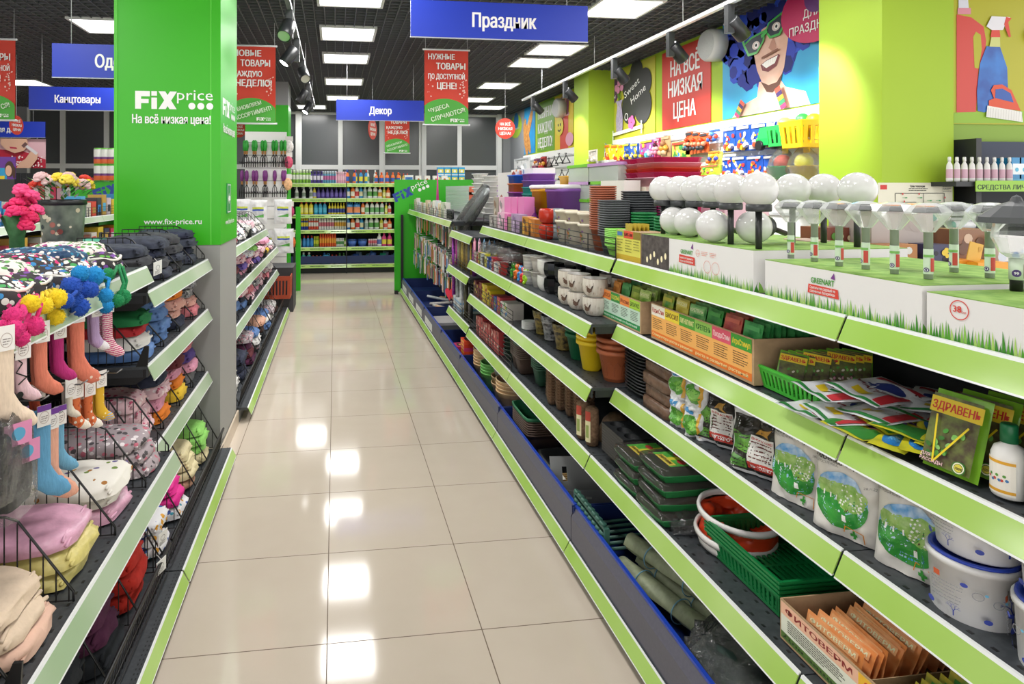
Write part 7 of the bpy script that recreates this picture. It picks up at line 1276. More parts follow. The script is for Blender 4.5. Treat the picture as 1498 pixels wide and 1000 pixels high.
for k, (u, v, c) in enumerate(((423, 205, '#d8d4d0'), (422, 228, '#c84a6a'), (421, 260, '#e0b080'), (424, 300, '#b83a6a'), (426, 345, '#d86a2c'))): b = B(); p = at_y(u, v, 10.12) if False else at_y(u, v, 10.1); b.ball((0, 0, -.1), .1, m(c, .5, var=.2), 10, 8, sx=.7, sy=.3); b.box(-.06, .06, -.005, .005, -.02, .06, m('#e0ded8', .5)); b.obj('hanging_pack', None, None, 'small pack hanging on the rear pillar edge, %s from the top' % nth(k), 'hanging pack', 'packs on the rear pillar edge').location = (p.x, 10.1, p.z)
# ---------------------------------------------------------------- hanging signs and banners
BLU = m('#1534ae', .45); BL2 = m('#14309a', .45); LET = m('#f2f1ee', .5)
def sign(label, uL, uR, vT, vB, y, txt, tx=.5, th=.42, w=None, mt=BLU):
    a, c = at_y(uL, vT, y), at_y(uR, vB, y); W, H = c.x-a.x, a.z-c.z; t = thing('hanging_sign', label, 'sign', (a.x, y, c.z)); b = B(); b.box(0, W, 0, .02, 0, H, mt); b.box(-.003, W+.003, .002, .018, -.006, 0, m('#c8ccd8', .4)); b.obj('board', t)
    b = B(); d = flat(b, (0, 0, 0), *XUP, step=.001); d.text(txt, W*tx, H*.31, H*th*.72, LET, .035, w=w, al='C', cond=.72); b.obj('lettering', t)
    for x in (W*.12, W*.88): b = B(); b.tube([(x, .01, H), (x, .01, CEIL-c.z)], .003, m('#b8babc', .4), 5); b.obj('cable', t)
    return t
sign('large blue sign reading Праздник above the right gondola', 601, 860, -1, 61, 4.25, 'Праздник', .52, .55)
sign('blue sign reading Декор in front of the far rack', 492, 620, 145, 177, 8.55, 'Декор', .5, .5)
sign('blue sign reading Одежда half hidden behind the green pillar', 76, 300, 63, 117, 5.05, 'Одежда', .445, .55)
sign('blue sign reading Канцтовары below the half-hidden one', 42, 196, 126, 162, 7.4, 'Канцтовары', .46, .46)
sign('blue sign reading Товары для дома above the make-up poster', -85, 66, 176, 201, 11.9, 'Товары для дома', .52, .5)
RED = m('#cf3a26', .5); BGR = m('#4ea83a', .5)
def banner(label, uL, uR, vT, vB, y, rows_, foot, side=False):
    a, c = at_y(uL, vT, y), at_y(uR, vB, y); W, H = c.x-a.x, a.z-c.z; t = thing('hanging_banner', label, 'banner', (a.x, y, c.z)); b = B(); b.grid(lambda u, v: V((u*W, .004*math.sin(u*9), v*H)), 12, 2, RED); b.grid(lambda u, v: V(((1-u)*W, .006+.004*math.sin((1-u)*9), v*H)), 12, 2, RED)
    d = D(b, plane((0, -.005, 0), *XUP), V((0, -1, 0)), .0006, .0005); R_ = W*.66; n = 24; pts = [(W*.46+R_*math.cos(PI*k/n), H*.02+R_*.84*math.sin(PI*k/n)) for k in range(n+1)]; pts = [(min(max(x, 0), W), y) for x, y in pts]; d.poly([(0, 0), (W, 0)]+[p for p in pts], BGR)
    r = random.Random(3)
    for k in range(26): d.disc(W*r.choice([.06+.14*r.random(), .8+.16*r.random()]), H*(.36+.24*r.random()), W*(.008+.014*r.random()), m('#ecc4b8', .5), n=8)
    for s, x, y_, h, w in rows_: d.text(s, W*x, H*y_, H*h, LET, .035, w=W*w)
    for s, x, y_, h, w in foot: d.text(s, W*x, H*y_, H*h, m('#dcebd0', .5), .03, w=W*w, rot=.3)
    fix_logo(d, W*.58, H*.035, W*.32, LET, LET); b.obj('cloth', t)
    for z in (0, H): b = B(); b.tube([(-W*.04, 0, z), (W*1.04, 0, z)], .010, m('#d8dadc', .3), 8); b.obj('rod', t)
    for x in (W*.02, W*.98): b = B(); b.tube([(x, 0, H), (x, 0, CEIL-c.z)], .002, m('#c8cacc', .4), 4); b.obj('cord', t)
    return t
N1 = [('НУЖНЫЕ', .08, .865, .075, .60), ('ТОВАРЫ', .26, .735, .085, .66), ('ПО ДОСТУПНОЙ', .08, .605, .07, .83), ('ЦЕНЕ!', .28, .475, .085, .44)]; F1 = [('ЧУДЕСА', .10, .15, .055, .48), ('СЛУЧАЮТСЯ!', .16, .035, .06, .80)]
N2 = [('НОВЫЕ', .06, .86, .08, .62), ('ТОВАРЫ', .22, .73, .085, .66), ('КАЖДУЮ', .06, .60, .07, .64), ('НЕДЕЛЮ!', .12, .475, .085, .80)]; F2 = [('ОБНОВЛЯЕМ', .08, .14, .05, .64), ('АССОРТИМЕНТ!', .10, .035, .055, .86)]
banner('red banner reading Нужные товары by the far end of the right gondola', 621, 685, 72, 183, 6.9, N1, F1)
banner('red banner reading Новые товары partly behind the green pillar', 338, 403, 66, 181, 6.6, N2, F2)
banner('small red banner reading Новые товары in front of the dark windows', 563, 599, 165, 224, 12.2, N2, F2)
banner('red banner at the far left, cut by the picture edge', -48, 22, 56, 176, 6.4, N1, F1)
def disc_sign(label, u, v, r, y, rz=0):
    p = at_y(u, v, y); R_ = r*(p.y*_c+p.x*_s)/F; t = thing('round_sign', label, 'sign', tuple(p), None, rz); b = B(); b.lathe([(R_, -.004), (R_, .004)], RED, R=Matrix.Rotation(PI/2, 3, 'X'), seg=32); b.obj('disc', t); b = B()
    for sgn in (1, -1): d = D(b, plane((0, -.005*sgn, 0), (sgn, 0, 0), (0, 0, 1)), V((0, -sgn, 0)), .0006, .0006); [d.text(s, 0, R_*q, R_*.28, LET, .035, w=R_*w, al='C') for s, q, w in (('НА ВСЁ', .3, 1.05), ('НИЗКАЯ', -.15, 1.4), ('ЦЕНА!', -.6, 1.1))]
    b.obj('lettering', t); b = B(); b.tube([(0, 0, R_), (0, 0, CEIL-p.z)], .003, m('#d0d2d4', .4), 5); b.obj('cable', t)
disc_sign('round red low-price sign hanging near the wall posters', 739, 188, 15, 9.0)
disc_sign('round red low-price sign seen edge-on below the Декор sign', 545, 189, 15, 9.6, 1.1)
disc_sign('round red low-price sign beside the purple banner edge at far left', 24, 183, 14, 8.6, 1.35)
disc_sign('round red low-price sign half hidden by the green pillar', 349, 190, 11, 11.2, .2)
# ---------------------------------------------------------------- track lights
TRK = m('#c9cbcd', .35, .3)
def track(name, label, x, y0, y1, z, mt=TRK):
    t = thing(name, label, 'light track', (x, y0, z)); b = B(); b.box(-.018, .018, 0, y1-y0, -.03, .0, mt); b.obj('rail', t); 
    for k in range(4): b = B(); y = (y1-y0)*(k+.5)/4; b.tube([(0, y, 0), (0, y, CEIL-z)], .004, m('#b0b2b4', .4), 5); b.obj('cable', t)
track('light_track', 'white ceiling track with black spotlights along the poster wall', 2.86, 2.2, 9.4, 3.1); track('light_track', 'ceiling track with black spotlights beside the green pillar', -.34, 2.2, 10.6, 3.1, m('#8f9193', .35, .3))
def spot(label, x, y, z, tgt, lit):
    t = thing('spotlight', label, 'spotlight', (x, y, z), 'black track spotlights'); b = B(); b.box(-.025, .025, -.025, .025, -.24, -.03, m('#2f3133', .4)); b.obj('adapter', t)
    dv = (V(tgt)-V((x, y, z-.2))).normalized(); R = dv.to_track_quat('Z', 'Y').to_matrix(); o = V((0, 0, -.2))+V((dv.x, dv.y, 0)).normalized()*.075; b = B(); b.lathe([(.048, -.09), (.055, -.085), (.055, .085), (.05, .09), (.046, .075), (1e-4, .07)], m('#26282a', .35), c=o, R=R, seg=20); b.obj('head', t)
    b = B(); b.lathe([(.045, .078), (1e-4, .078)], m('#ffffff', .3, emit=6) if lit else m('#c8cac0', .15, .5), c=o, R=R, seg=20, cap=False); b.obj('lens', t)
    if lit:
        l = bpy.data.lights.new('spot_lamp', 'SPOT'); l.energy = lit; l.spot_size = 1.5; l.spot_blend = .6; l.shadow_soft_size = .05; lo = bpy.data.objects.new('spot_lamp', l); COL.objects.link(lo); lo.parent = t; lo.location = o+dv*.10; lo.rotation_euler = dv.to_track_quat('-Z', 'Y').to_euler()
for k, (y, tz, lit) in enumerate(((4.28, 1.9, 55), (5.1, 1.8, 55), (6.2, 1.8, 50), (7.6, 1.9, 42), (8.9, 1.9, 36))): spot('black spotlight on the wall track, %s from the shop front' % nth(k), 2.86, y, 3.1, (4.0, y+.2, tz), lit)
for k, (y, tg, lit) in enumerate(((4.85, (-.7, 3.5, 1.5), 0), (5.75, (-1.4, 5.2, 1.3), 60), (6.7, (.1, 5.2, 1.6), 0), (8.2, (-1.2, 8.0, 1.4), 0), (9.4, (-1.2, 8.6, 1.4), 60))): spot('black spotlight on the aisle track, %s from the green pillar' % nth(k), -.34, y, 3.1, tg, lit)
# ---------------------------------------------------------------- wall posters (flat prints)
PXW = 3.995
def poster(label, uL, uR, top, bot, draw, bg, x=PXW, cat='poster'):
    """printed sheet on the right wall; y from the photo, z given"""
    y1, y0 = at_x(uL, 150, x).y, at_x(uR, 150, x).y; b = B(); W, H = y1-y0, top-bot; b.box(-.004, .004, -W, 0, 0, H, m(bg, .5)); draw(D(b, plane((-.005, 0, 0), *YUP), V((-1, 0, 0)), .0012, .001), W, H); b.obj('wall_poster', None, None, label, cat).location = (x, y1, bot)
def p_bread(d, W, H):
    d.rect(0, 0, W, H, m('#1f7ac0', .5, c2='#2fa0dc', scale=2)); BR = m('#b8773a', .5, c2='#d8a05a', scale=20)
    for x, y, a in ((.55, .55, 2.2), (.68, .36, 2.1), (.5, .4, 1.2), (.75, .6, .9), (.6, .3, 1.9)): d.disc(W*x, H*y, W*.26, BR, ry=W*.075, a=a)
    d.disc(W*.12, H*.68, W*.3, m('#a8c83a', .5), ry=H*.27); d.disc(W*.14, H*.8, W*.12, m('#2a7ab8', .5)); d.text('КУХНЯ', W*.0, H*.6, H*.04, LET, .02, w=W*.3)
def p_new(d, W, H): [d.text(s, W*.07, H*y, H*.2, LET, .04, w=W*.84) for s, y in (('НОВИНКИ', .68), ('КАЖДУЮ', .38), ('НЕДЕЛЮ!', .08))]
def p_pens(d, W, H):
    d.rect(W*.3, 0, W*.75, H*.6, m('#c84a3c', .5)); d.rect(W*.25, H*.58, W*.8, H*.63, m('#e0b0b0', .5)); r = random.Random(2)
    for k in range(7): x = W*(.33+.065*k); d.poly([(x, H*.6), (x+W*.05, H*.6), (x+W*.08, H*(.85+.1*r.random())), (x+W*.03, H*.95)], m(['#5a3a7a', '#c8342c', '#3a8a4a', '#e08a2c', '#e8b0b0', '#6a4a3a', '#8a3a6a'][k], .5))
    d.disc(W*.3, H*.42, W*.22, m('#d8c83a', .5), ry=H*.17); d.disc(W*.24, H*.45, W*.03, DKT); d.disc(W*.36, H*.45, W*.03, DKT); d.line([(W*.22, H*.36), (W*.3, H*.33), (W*.38, H*.36)], W*.03, DKT); d.disc(W*.85, H*.15, W*.2, m('#d89ab0', .5), ry=H*.12)
def p_home(d, W, H):
    d.rect(0, 0, W, H, m('#b5b52a', .5, c2='#c8c44a', scale=1.5)); d.disc(W*.1, H*.76, W*.25, m('#5a2a5c', .5), ry=H*.27, n=28); d.rect(W*.08, H*.82, W*.18, H*.93, m('#c83a5a', .5)); d.text('ДЕКОР', W*.05, H*.68, H*.045, LET, .02, w=W*.18); d.text('СУВЕНИРЫ', W*.01, H*.61, H*.045, LET, .02, w=W*.26)
    S = m('#3c3c3c', .6)
    for x, y, r in ((.65, .62, .2), (.68, .86, .12), (.83, .7, .12), (.8, .4, .15), (.55, .42, .14), (.52, .72, .1)): d.disc(W*x, H*y, W*r, S, ry=W*r*1.05, n=22)
    d.text('Sweet', W*.47, H*.56, H*.1, LET, -.0, w=W*.3, rot=.35); d.text('Home', W*.6, H*.45, H*.1, LET, -.0, w=W*.28, rot=.35); d.ring(W*.5, H*.3, W*.035, W*.01, LET, 12)
    VA = m('#a89ac0', .5, c2='#c4b8d4', scale=30); d.poly([(W*.3, H*.07), (W*.42, H*.07), (W*.43, H*.3), (W*.4, H*.5), (W*.43, H*.56), (W*.28, H*.56), (W*.32, H*.5), (W*.29, H*.3)], VA)
    for x, y in ((.3, .72), (.36, .78), (.42, .7), (.35, .68)): d.line([(W*.36, H*.55), (W*x, H*y)], W*.012, m('#5a8a3a', .5)); d.disc(W*x, H*(y+.03), W*.035, m('#d88ab0', .5), ry=H*.05)
    d.line([(W*.24, H*.0), (W*.24, H*.14)], W*.02, WHT); d.line([(W*.22, H*.08), (W*.82, H*.12)], W*.03, WHT); d.line([(W*.8, H*.03), (W*.8, H*.2)], W*.02, WHT)
    for k in range(5): a = 2*PI*k/5; d.disc(W*.62+W*.035*math.cos(a), H*.2+W*.035*math.sin(a), W*.03, m('#e06aa8', .5), n=9)
def p_low(d, W, H): [d.text(s, W*.5, H*y, H*.2, LET, .04, w=W*w, al='C') for s, y, w in (('НА ВСЁ', .66, .6), ('НИЗКАЯ', .40, .7), ('ЦЕНА', .12, .46))]
def p_man(d, W, H):
    d.rect(0, 0, W, H, m('#1f8fc8', .5, c2='#35b0d8', scale=1.2)); r = random.Random(5); HB = [m('#1a2a8c', .6), m('#14206c', .6), m('#2a3fb0', .6), m('#2c4fc8', .6)]
    for k in range(150): a = r.random()*2*PI; q = math.sqrt(r.random()); d.h = .0022+.0002*(k % 9); d.disc(W*(.45+.42*q*math.cos(a)), H*(.66+.36*q*math.sin(a)), W*(.04+.04*r.random()), HB[r.randrange(4)], n=7)
    d.h = .0045; SK = m('#d8a890', .5, c2='#e3bca8', scale=5); SH = m('#c08a74', .5)
    d.poly([(W*.12, 0), (W*.9, 0), (W*.86, H*.12), (W*.68, H*.2), (W*.62, H*.3), (W*.42, H*.3), (W*.40, H*.16), (W*.22, H*.1)], SK)
    d.poly([(W*.36, H*.62), (W*.40, H*.42), (W*.46, H*.27), (W*.54, H*.2), (W*.62, H*.25), (W*.67, H*.38), (W*.70, H*.58), (W*.72, H*.75), (W*.62, H*.84), (W*.45, H*.80)], SK)
    d.poly([(W*.44, H*.30), (W*.50, H*.19), (W*.56, H*.17), (W*.63, H*.23), (W*.66, H*.34), (W*.6, H*.26), (W*.52, H*.25)], m('#5a3a2c', .6)); d.poly([(W*.52, H*.60), (W*.57, H*.70), (W*.6, H*.58), (W*.56, H*.555)], SH)
    d.poly([(W*.44, H*.46), (W*.50, H*.49), (W*.62, H*.515), (W*.635, H*.5), (W*.6, H*.41), (W*.52, H*.375), (W*.46, H*.4)], m('#7a2f34', .5)); d.poly([(W*.455, H*.46), (W*.5, H*.483), (W*.615, H*.505), (W*.585, H*.44), (W*.5, H*.415)], m('#f2efe8', .4))
    for k in range(6): d.line([(W*(.475+.024*k), H*(.42+.008*k)), (W*(.478+.024*k), H*(.475+.005*k))], W*.002, m('#c8c0b8', .5))
    d.poly([(W*.46, H*.51), (W*.63, H*.55), (W*.62, H*.57), (W*.46, H*.53)], m('#8a5a48', .6))
    GF = m('#3fae48', .35); L = [(.285, .70), (.33, .60), (.41, .60), (.47, .68), (.49, .76), (.36, .74)]; R2 = [(.52, .76), (.56, .70), (.64, .70), (.70, .80), (.66, .86), (.55, .82)]
    for q, e in ((L, (.405, .66)), (R2, (.615, .77))):
        cx, cy = sum(p[0] for p in q)/6, sum(p[1] for p in q)/6; d.poly([(W*(cx+(x-cx)*1.22), H*(cy+(y-cy)*1.3)) for x, y in q], GF); d.poly([(W*x, H*y) for x, y in q], m('#24303a', .4)); d.disc(W*e[0], H*e[1], W*.04, m('#d8c8c0', .5), ry=H*.04); d.disc(W*e[0]+W*.005, H*e[1], W*.02, m('#f4f2ee', .4)); d.disc(W*e[0]+W*.005, H*e[1], W*.011, BLK)
    d.line([(W*.47, H*.72), (W*.53, H*.76)], W*.025, GF); d.line([(W*.27, H*.72), (W*.29, H*.73)], W*.03, GF)
    for (xa, ya), (xb, yb) in (((.2, .0), (.28, .14)), ((.7, .0), (.64, .2))):
        for k in range(5): f = k/5; g = (k+1)/5; d.line([(W*(xa+(xb-xa)*f), H*(ya+(yb-ya)*f)), (W*(xa+(xb-xa)*g), H*(ya+(yb-ya)*g))], W*.055, m(['#c83a6a', '#3a8a5a', '#e0a02c', '#3a2a5c', '#e0503a'][k], .5))
    d.disc(W*1.0, H*.80, W*.32, m('#c41f5c', .5), ry=H*.29, n=30); d.h += .002; d.text('ДЛЯ', W*.88, H*.74, H*.075, LET, .02, w=W*.14); d.text('ПРАЗДНИКА', W*.76, H*.62, H*.075, LET, .02, w=W*.42); d.disc(W*.99, H*.9, W*.1, m('#6a2f7c', .5)); 
    for k in range(3): d.ring(W*(.94+.03*k), H*.95, W*.03, W*.006, LET, 14, ry=H*.045)
poster('blue poster with crossed bread sticks at the far end of the lime wall', 752, 783, 3.42, 2.45, p_bread, '#1f7ac0'); poster('green poster with three lines of white lettering about novelties', 786, 811, 3.40, 2.45, p_new, '#6fa032'); poster('yellow poster with a smiling sponge face and pencils', 812, 839, 3.40, 2.43, p_pens, '#d8bc2c')
poster('olive poster with a blackboard flower reading Sweet Home', 884, 959, 3.40, 2.42, p_home, '#b5b52a'); poster('red poster reading НА ВСЁ НИЗКАЯ ЦЕНА on the lime wall', 969, 1040, 3.38, 2.44, p_low, '#cf3a2c'); poster('large poster of a laughing man in blue wig and green glasses', 1058, 1205, 3.42, 2.44, p_man, '#1f8fc8')
def wall_speaker(label, u, v, r):
    p = at_x(u, v, 3.9); t = thing('wall_speaker', label, 'speaker', tuple(p)); R = Matrix.Rotation(-PI/2, 3, 'Y'); b = B(); b.lathe([(.17, -.1), (.17, .03), (.15, .06), (1e-4, .07)], m('#d4d4d0', .5), R=R, seg=28); b.obj('body', t); b = B(); b.lathe([(.15, .061), (1e-4, .071)], m('#c0c1be', .6, var=.1, scale=200), R=R, seg=28, cap=False); b.obj('grille', t)
wall_speaker('round white speaker between the red poster and the laughing man', 1040, 66, 14); wall_speaker('round white speaker above the yellow pencil poster', 817, 158, 9)
# poster with cleaning goods, shelf and escape plan at the right
a = at_y(1395, 181, 3.94); b = B(); b.box(0, 1.4, -.004, .004, 0, 1.1, m('#b3b024', .5))
d = D(b, plane((0, -.005, 0), *XUP), V((0, -1, 0)), .0008, .0008); k_ = a; q = lambda u, v: ((at_y(u, v, 3.94).x-a.x), at_y(u, v, 3.94).z-a.z); pq = lambda L: [q(1048+x*.3004, y*.3003) for x, y in L]
d.poly(pq([(1155, 600), (1498, 600), (1498, 540), (1155, 548)]), m('#8fb82c', .5)); CR = m('#cf4238', .45)
d.poly(pq([(1168, 548), (1262, 545), (1268, 470), (1275, 340), (1300, 300), (1312, 200), (1300, 130), (1240, 85), (1168, 70)]), CR); d.poly(pq([(1255, 330), (1275, 335), (1290, 240), (1285, 170), (1262, 155), (1248, 180)]), m('#b3b024', .5)); d.poly(pq([(1172, 70), (1237, 70), (1237, 40), (1172, 40)]), m('#d88a9c', .5)); d.poly(pq([(1176, 40), (1226, 40), (1222, 0), (1176, 0)]), m('#d8d8e4', .5))
d.poly(pq([(1268, 540), (1265, 440), (1280, 310), (1312, 225), (1378, 230), (1412, 330), (1418, 480), (1400, 510), (1300, 548)]), m('#1d52a8', .4, c2='#2c78cc', scale=6)); d.poly(pq([(1325, 228), (1335, 180), (1376, 180), (1378, 230)]), m('#c8cc7a', .4)); d.poly(pq([(1330, 182), (1378, 182), (1374, 145), (1336, 145)]), m('#d8402c', .45)); d.poly(pq([(1310, 130), (1335, 80), (1425, 85), (1405, 110), (1390, 148), (1336, 148)]), m('#e6e4ea', .45)); d.poly(pq([(1405, 84), (1432, 90), (1415, 110), (1428, 180), (1418, 182), (1395, 120)]), m('#d8402c', .45))
d.poly(pq([(1320, 490), (1345, 480), (1330, 440), (1345, 415), (1385, 412), (1430, 440), (1460, 505), (1475, 540), (1320, 520)]), m('#d84a20', .45)); d.poly(pq([(1350, 478), (1440, 500), (1425, 455), (1385, 432), (1352, 436)]), m('#1d52a8', .4)); d.poly(pq([(1312, 515), (1478, 545), (1484, 595), (1306, 570)]), m('#ecebe6', .5))
for k in range(14): x = 1316+12*k; d.line(pq([(x, 525+k*1.6), (x-3, 572+k*1.6)]), .003, m('#c8c6c0', .5))
d.disc(*q(1510, 52), .06, m('#1f86c8', .5)); b.obj('wall_poster', None, None, 'olive poster of red canister, blue spray bottle and scrubbing brush', 'poster').location = (a.x, 3.944, a.z)
b = B(); p0 = at_y(1395, 207, 3.93); b.box(p0.x, 5.6, 3.90, 3.948, p0.z-.16, p0.z, m('#1e2c48', .5)); b.obj('header_board', None, (p0.x, 3.92, p0.z-.16), 'navy header board of the shelf under the cleaning poster', 'board')
t = thing('wall_shelf', 'dark shelf with white bottles under the cleaning poster', 'shelving', (4.2, 3.85, 1.4)); z1 = at_y(1400, 266, 3.7).z
for zz in (z1, 1.45): b = B(); b.box(-.02, 1.4, -.28, .08, zz-1.4-.03, zz-1.4, DRK); b.box(-.24, -.02, -.28, -.105, zz-1.4-.03, zz-1.4, DRK); b.obj('shelf', t)
b = B(); b.box(-.02, 1.4, .08, .095, -1.3, p0.z-1.4, m('#22262c', .6)); b.obj('back_panel', t); b = B(); b.box(.0, .04, -.2, .08, -1.4, p0.z-1.4, DRK); b.obj('upright', t)
aa, cc = at_y(1427, 264, 3.56), at_y(1520, 280, 3.56); b = B(); b.box(aa.x, cc.x, 3.555, 3.562, cc.z, aa.z, m('#8fc03a', .4)); d = flat(b, (aa.x, 3.555, cc.z), *XUP); d.text('СРЕДСТВА ЛИЧНОЙ', .01, .014, .03, m('#1f3a1c', .5), .03, w=cc.x-aa.x-.02); b.obj('shelf_sign', None, (aa.x, 3.56, cc.z), 'green shelf sign reading СРЕДСТВА ЛИЧНОЙ under the white bottles', 'sign')
q = bottle('bottle', '#dcdcd8', '#e8e8e6', '#c8a0b0', .044, .15).obj('bottle', cat='bottle'); rows(q, [(at_y(1391+11*k, 260, 3.62).x, 3.63, z1+.001) for k in range(9)], lambda k: 'white and pink bottle on the shelf under the cleaning poster, %s from the lime pillar' % nth(k), 'white bottles under the poster')
q = bottle('box', '#2f8ac0', '#58b4d8', '#e4ecf0', .07, .16).obj('box', cat='box'); rows(q, [(at_y(1478+11*k, 260, 3.66).x, 3.68, z1+.001) for k in range(4)], lambda k: 'blue and white packet on the poster shelf, %s from the white bottles' % nth(k), 'blue packets under the poster')
for k, (u, v) in enumerate(((1400, 293), (1422, 304), (1402, 306), (1430, 319), (1424, 292))):
    p = at_y(u, v, 3.6); b = B(); R = Matrix.Rotation(PI/2, 3, 'Y'); b.lathe([(.02, -.11), (.03, -.1), (.03, .1), (.02, .11)], [m('#12988a', .4), m('#e2e4e4', .4), m('#12988a', .4)], R=R, seg=14); o = b.obj('wipe_pack', None, None, 'rolled white pack with teal ends below the white bottles, %s' % ['upper left', 'middle', 'lower left', 'lowest', 'upper right'][k], 'package', 'teal-ended packs'); o.location = (p.x, 3.68, 1.452+.03+.058*[2, 1, 1, 0, 2][k])
a, c = at_y(1285, 267, 3.745), at_y(1393, 267, 3.745); b = B(); b.box(0, c.x-a.x, -.004, .002, 0, .34, m('#dedcc8', .4)); d = D(b, plane((0, -.0045, 0), *XUP), V((0, -1, 0)), .0004, .0004); W = c.x-a.x; K = m('#2a2a2a', .5)
d.rect(W*.02, .295, W*.11, .325, m('#c8302c', .5)); d.text('План эвакуации', W*.42, .31, .014, K, .02, w=W*.2); d.lines(W*.4, W*.66, .298, 2, .012, .004, K); d.lines(W*.86, W*.99, .31, 4, .01, .003, K)
for L in ([(.22, .27), (.6, .27)], [(.22, .27), (.22, .21), (.5, .21)], [(.6, .27), (.6, .18)], [(.6, .27), (.88, .27), (.88, .12)], [(.22, .21), (.22, .1), (.6, .1), (.6, .18)]): d.line([(W*x, y) for x, y in L], .004, K)
for x, y in ((.35, .24), (.55, .24), (.68, .22), (.8, .22)): d.line([(W*(x-.04), y), (W*(x+.03), y)], .0025, m('#2f9a5a', .5)); d.rect(W*x, y-.004, W*x+.012, y+.004, m('#2f9a5a', .5))
for x, y in ((.3, .265), (.52, .265), (.87, .24), (.32, .215)): d.rect(W*x, y-.006, W*x+.01, y+.006, m('#c8302c', .5))
b.obj('escape_plan', None, None, 'white evacuation plan board on the lime pillar behind the globe lamps', 'board').location = (a.x, 3.747, a.z-.34)
# ---------------------------------------------------------------- toys and goods on the wall hooks
def hookrail(p, L=.1, nm='toy'):
    b = B(); b.tube([(3.95, p.y, p.z+.005), (3.85-.02, p.y, p.z+.005), (3.82, p.y, p.z+.02)], .004, m('#b9bcbe', .3, .8), 5); return b.obj('wall_hook', None, (3.95, p.y, p.z), 'chrome hook of the %s' % nm, 'hook')
def wpack(uL, uR, vT, vB, bg, cols, label, shape='card', x=3.85, cat='toy', n=9):
    y1, y0 = at_x(uL, vT, x).y, at_x(uR, vT, x).y; zt, zb = at_x((uL+uR)/2, vT, x).z, at_x((uL+uR)/2, vB, x).z; W, H = y1-y0, zt-zb; t = thing('toy_pack', label, cat, (x, y1, zb)); r = random.Random(int(uL))
    b = B(); b.box(0, .012, -W, 0, 0, H, m(bg, .4)); d = flat(b, (0, 0, 0), *YUP, step=.0012)
    for k in range(n): d.disc(W*(.12+.76*r.random()), H*(.2+.65*r.random()), min(W, H)*(.06+.1*r.random()), m(r.choice(cols), .4), ry=min(W, H)*(.05+.08*r.random()), n=9, a=r.random()*3)
    d.rect(W*.08, H*.86, W*.92, H*.97, m(cols[0], .4)); b.obj('card', t); b = B()
    if shape != 'card':
        for k in range(5): b.ball((-.035, -W*(.2+.15*k), H*(.25+.2*(k % 3))), min(W, H)*.16, m(cols[k % len(cols)], .35), 10, 7, wob=.15, seed=k)
    else:
        for k in range(4): b.obox((-.02, -W*(.2+.2*k), H*(.12+.1*(k % 2))), (.035, W*.17, H*.16), Matrix.Rotation(.3*k, 3, 'X'), m(cols[k % len(cols)], .35))
    b.obj('toys', t); hookrail(V((x, (y0+y1)/2, zt)), nm=label); return t
BC = ['#e8e4e0', '#e0502c', '#f0b82c', '#d8d8e8', '#c83a3c']
for i, (uL, uR) in enumerate(((1058, 1076), (1077, 1098), (1099, 1122), (1122, 1136))): wpack(uL, uR, 186-2.5*i, 222-1.5*i, '#1f55b4', BC, 'blue carded toy set, upper row, %s from the red poster' % nth(i))
for i, (uL, uR) in enumerate(((1057, 1070), (1071, 1091), (1092, 1116), (1117, 1134))): wpack(uL, uR, 230-1.0*i, 259, '#1c50ae', BC, 'blue carded toy set, lower row, %s from the red poster' % nth(i))
for i, (uL, uR) in enumerate(((882, 893), (894, 904), (905, 912))): wpack(uL, uR, 212, 238, '#ecd226', ['#e8742a', '#d8c83a', '#f2e89a', '#c8402c'], 'yellow carded toy with orange crab, %s from the far lime pillar' % nth(i))
for i, (uL, uR) in enumerate(((913, 921), (922, 934))): wpack(uL, uR, 210, 233, '#2f5cb0', ['#e0c83a', '#e8e4e0', '#16306c'], 'blue and yellow carded toy beside the yellow ones, %s' % nth(i))
wpack(936, 956, 205, 230, '#9a5aa0', ['#e8c83a', '#d84a7a', '#5ac0d0', '#f0e0e8'], 'purple toy set with yellow cups'); wpack(957, 966, 202, 230, '#c83a6a', ['#f0a0b8', '#e8d0d0', '#5a2a3a'], 'pink doll pack beside the purple set', 'bag'); wpack(967, 980, 199, 231, '#c8a87a', ['#d8b890', '#e0a03c', '#a87850'], 'tan teddy pack beside the pink doll pack', 'bag')
wpack(983, 1009, 207, 238, '#c8d05a', ['#e0503c', '#3a9ad0', '#e8e4d0', '#4aa04a'], 'green and yellow board game box on the wall', n=14); 
for i, (uL, uR) in enumerate(((1003, 1013), (1013, 1023), (1023, 1036))): wpack(uL, uR, 193+1*i, 226-1.5*i, '#e86a34', ['#3a3c40', '#f0a078', '#e84a1c'], 'orange car pack, %s from the board game' % nth(i), 'bag')
wpack(1037, 1056, 189, 209, '#d8dcec', ['#2f62c0', '#e0503c', '#5a9ae0'], 'clear bag of blue and red blocks above the yellow one', 'bag'); wpack(1036, 1056, 221, 241, '#ecd85a', ['#e8742a', '#3a4ac0', '#f0c83a'], 'clear bag of yellow and orange toys', 'bag'); wpack(1016, 1054, 242, 256, '#b8d83a', ['#e05a5a', '#e8e4b0', '#4ab04a'], 'lime green toy pack low on the wall', 'bag')
wpack(984, 1013, 247, 257, '#4a9ad0', ['#e0c83a', '#3a7a4a', '#c83a2c'], 'blue game box low on the wall'); wpack(966, 977, 248, 257, '#e0a03c', ['#c84a2c', '#f0d890', '#6a3a2c'], 'orange game box low on the wall'); wpack(958, 966, 232, 248, '#7a2a2c', ['#3a1a1c', '#c83a3c', '#5a8a3c'], 'dark red pack under the doll pack', 'bag')
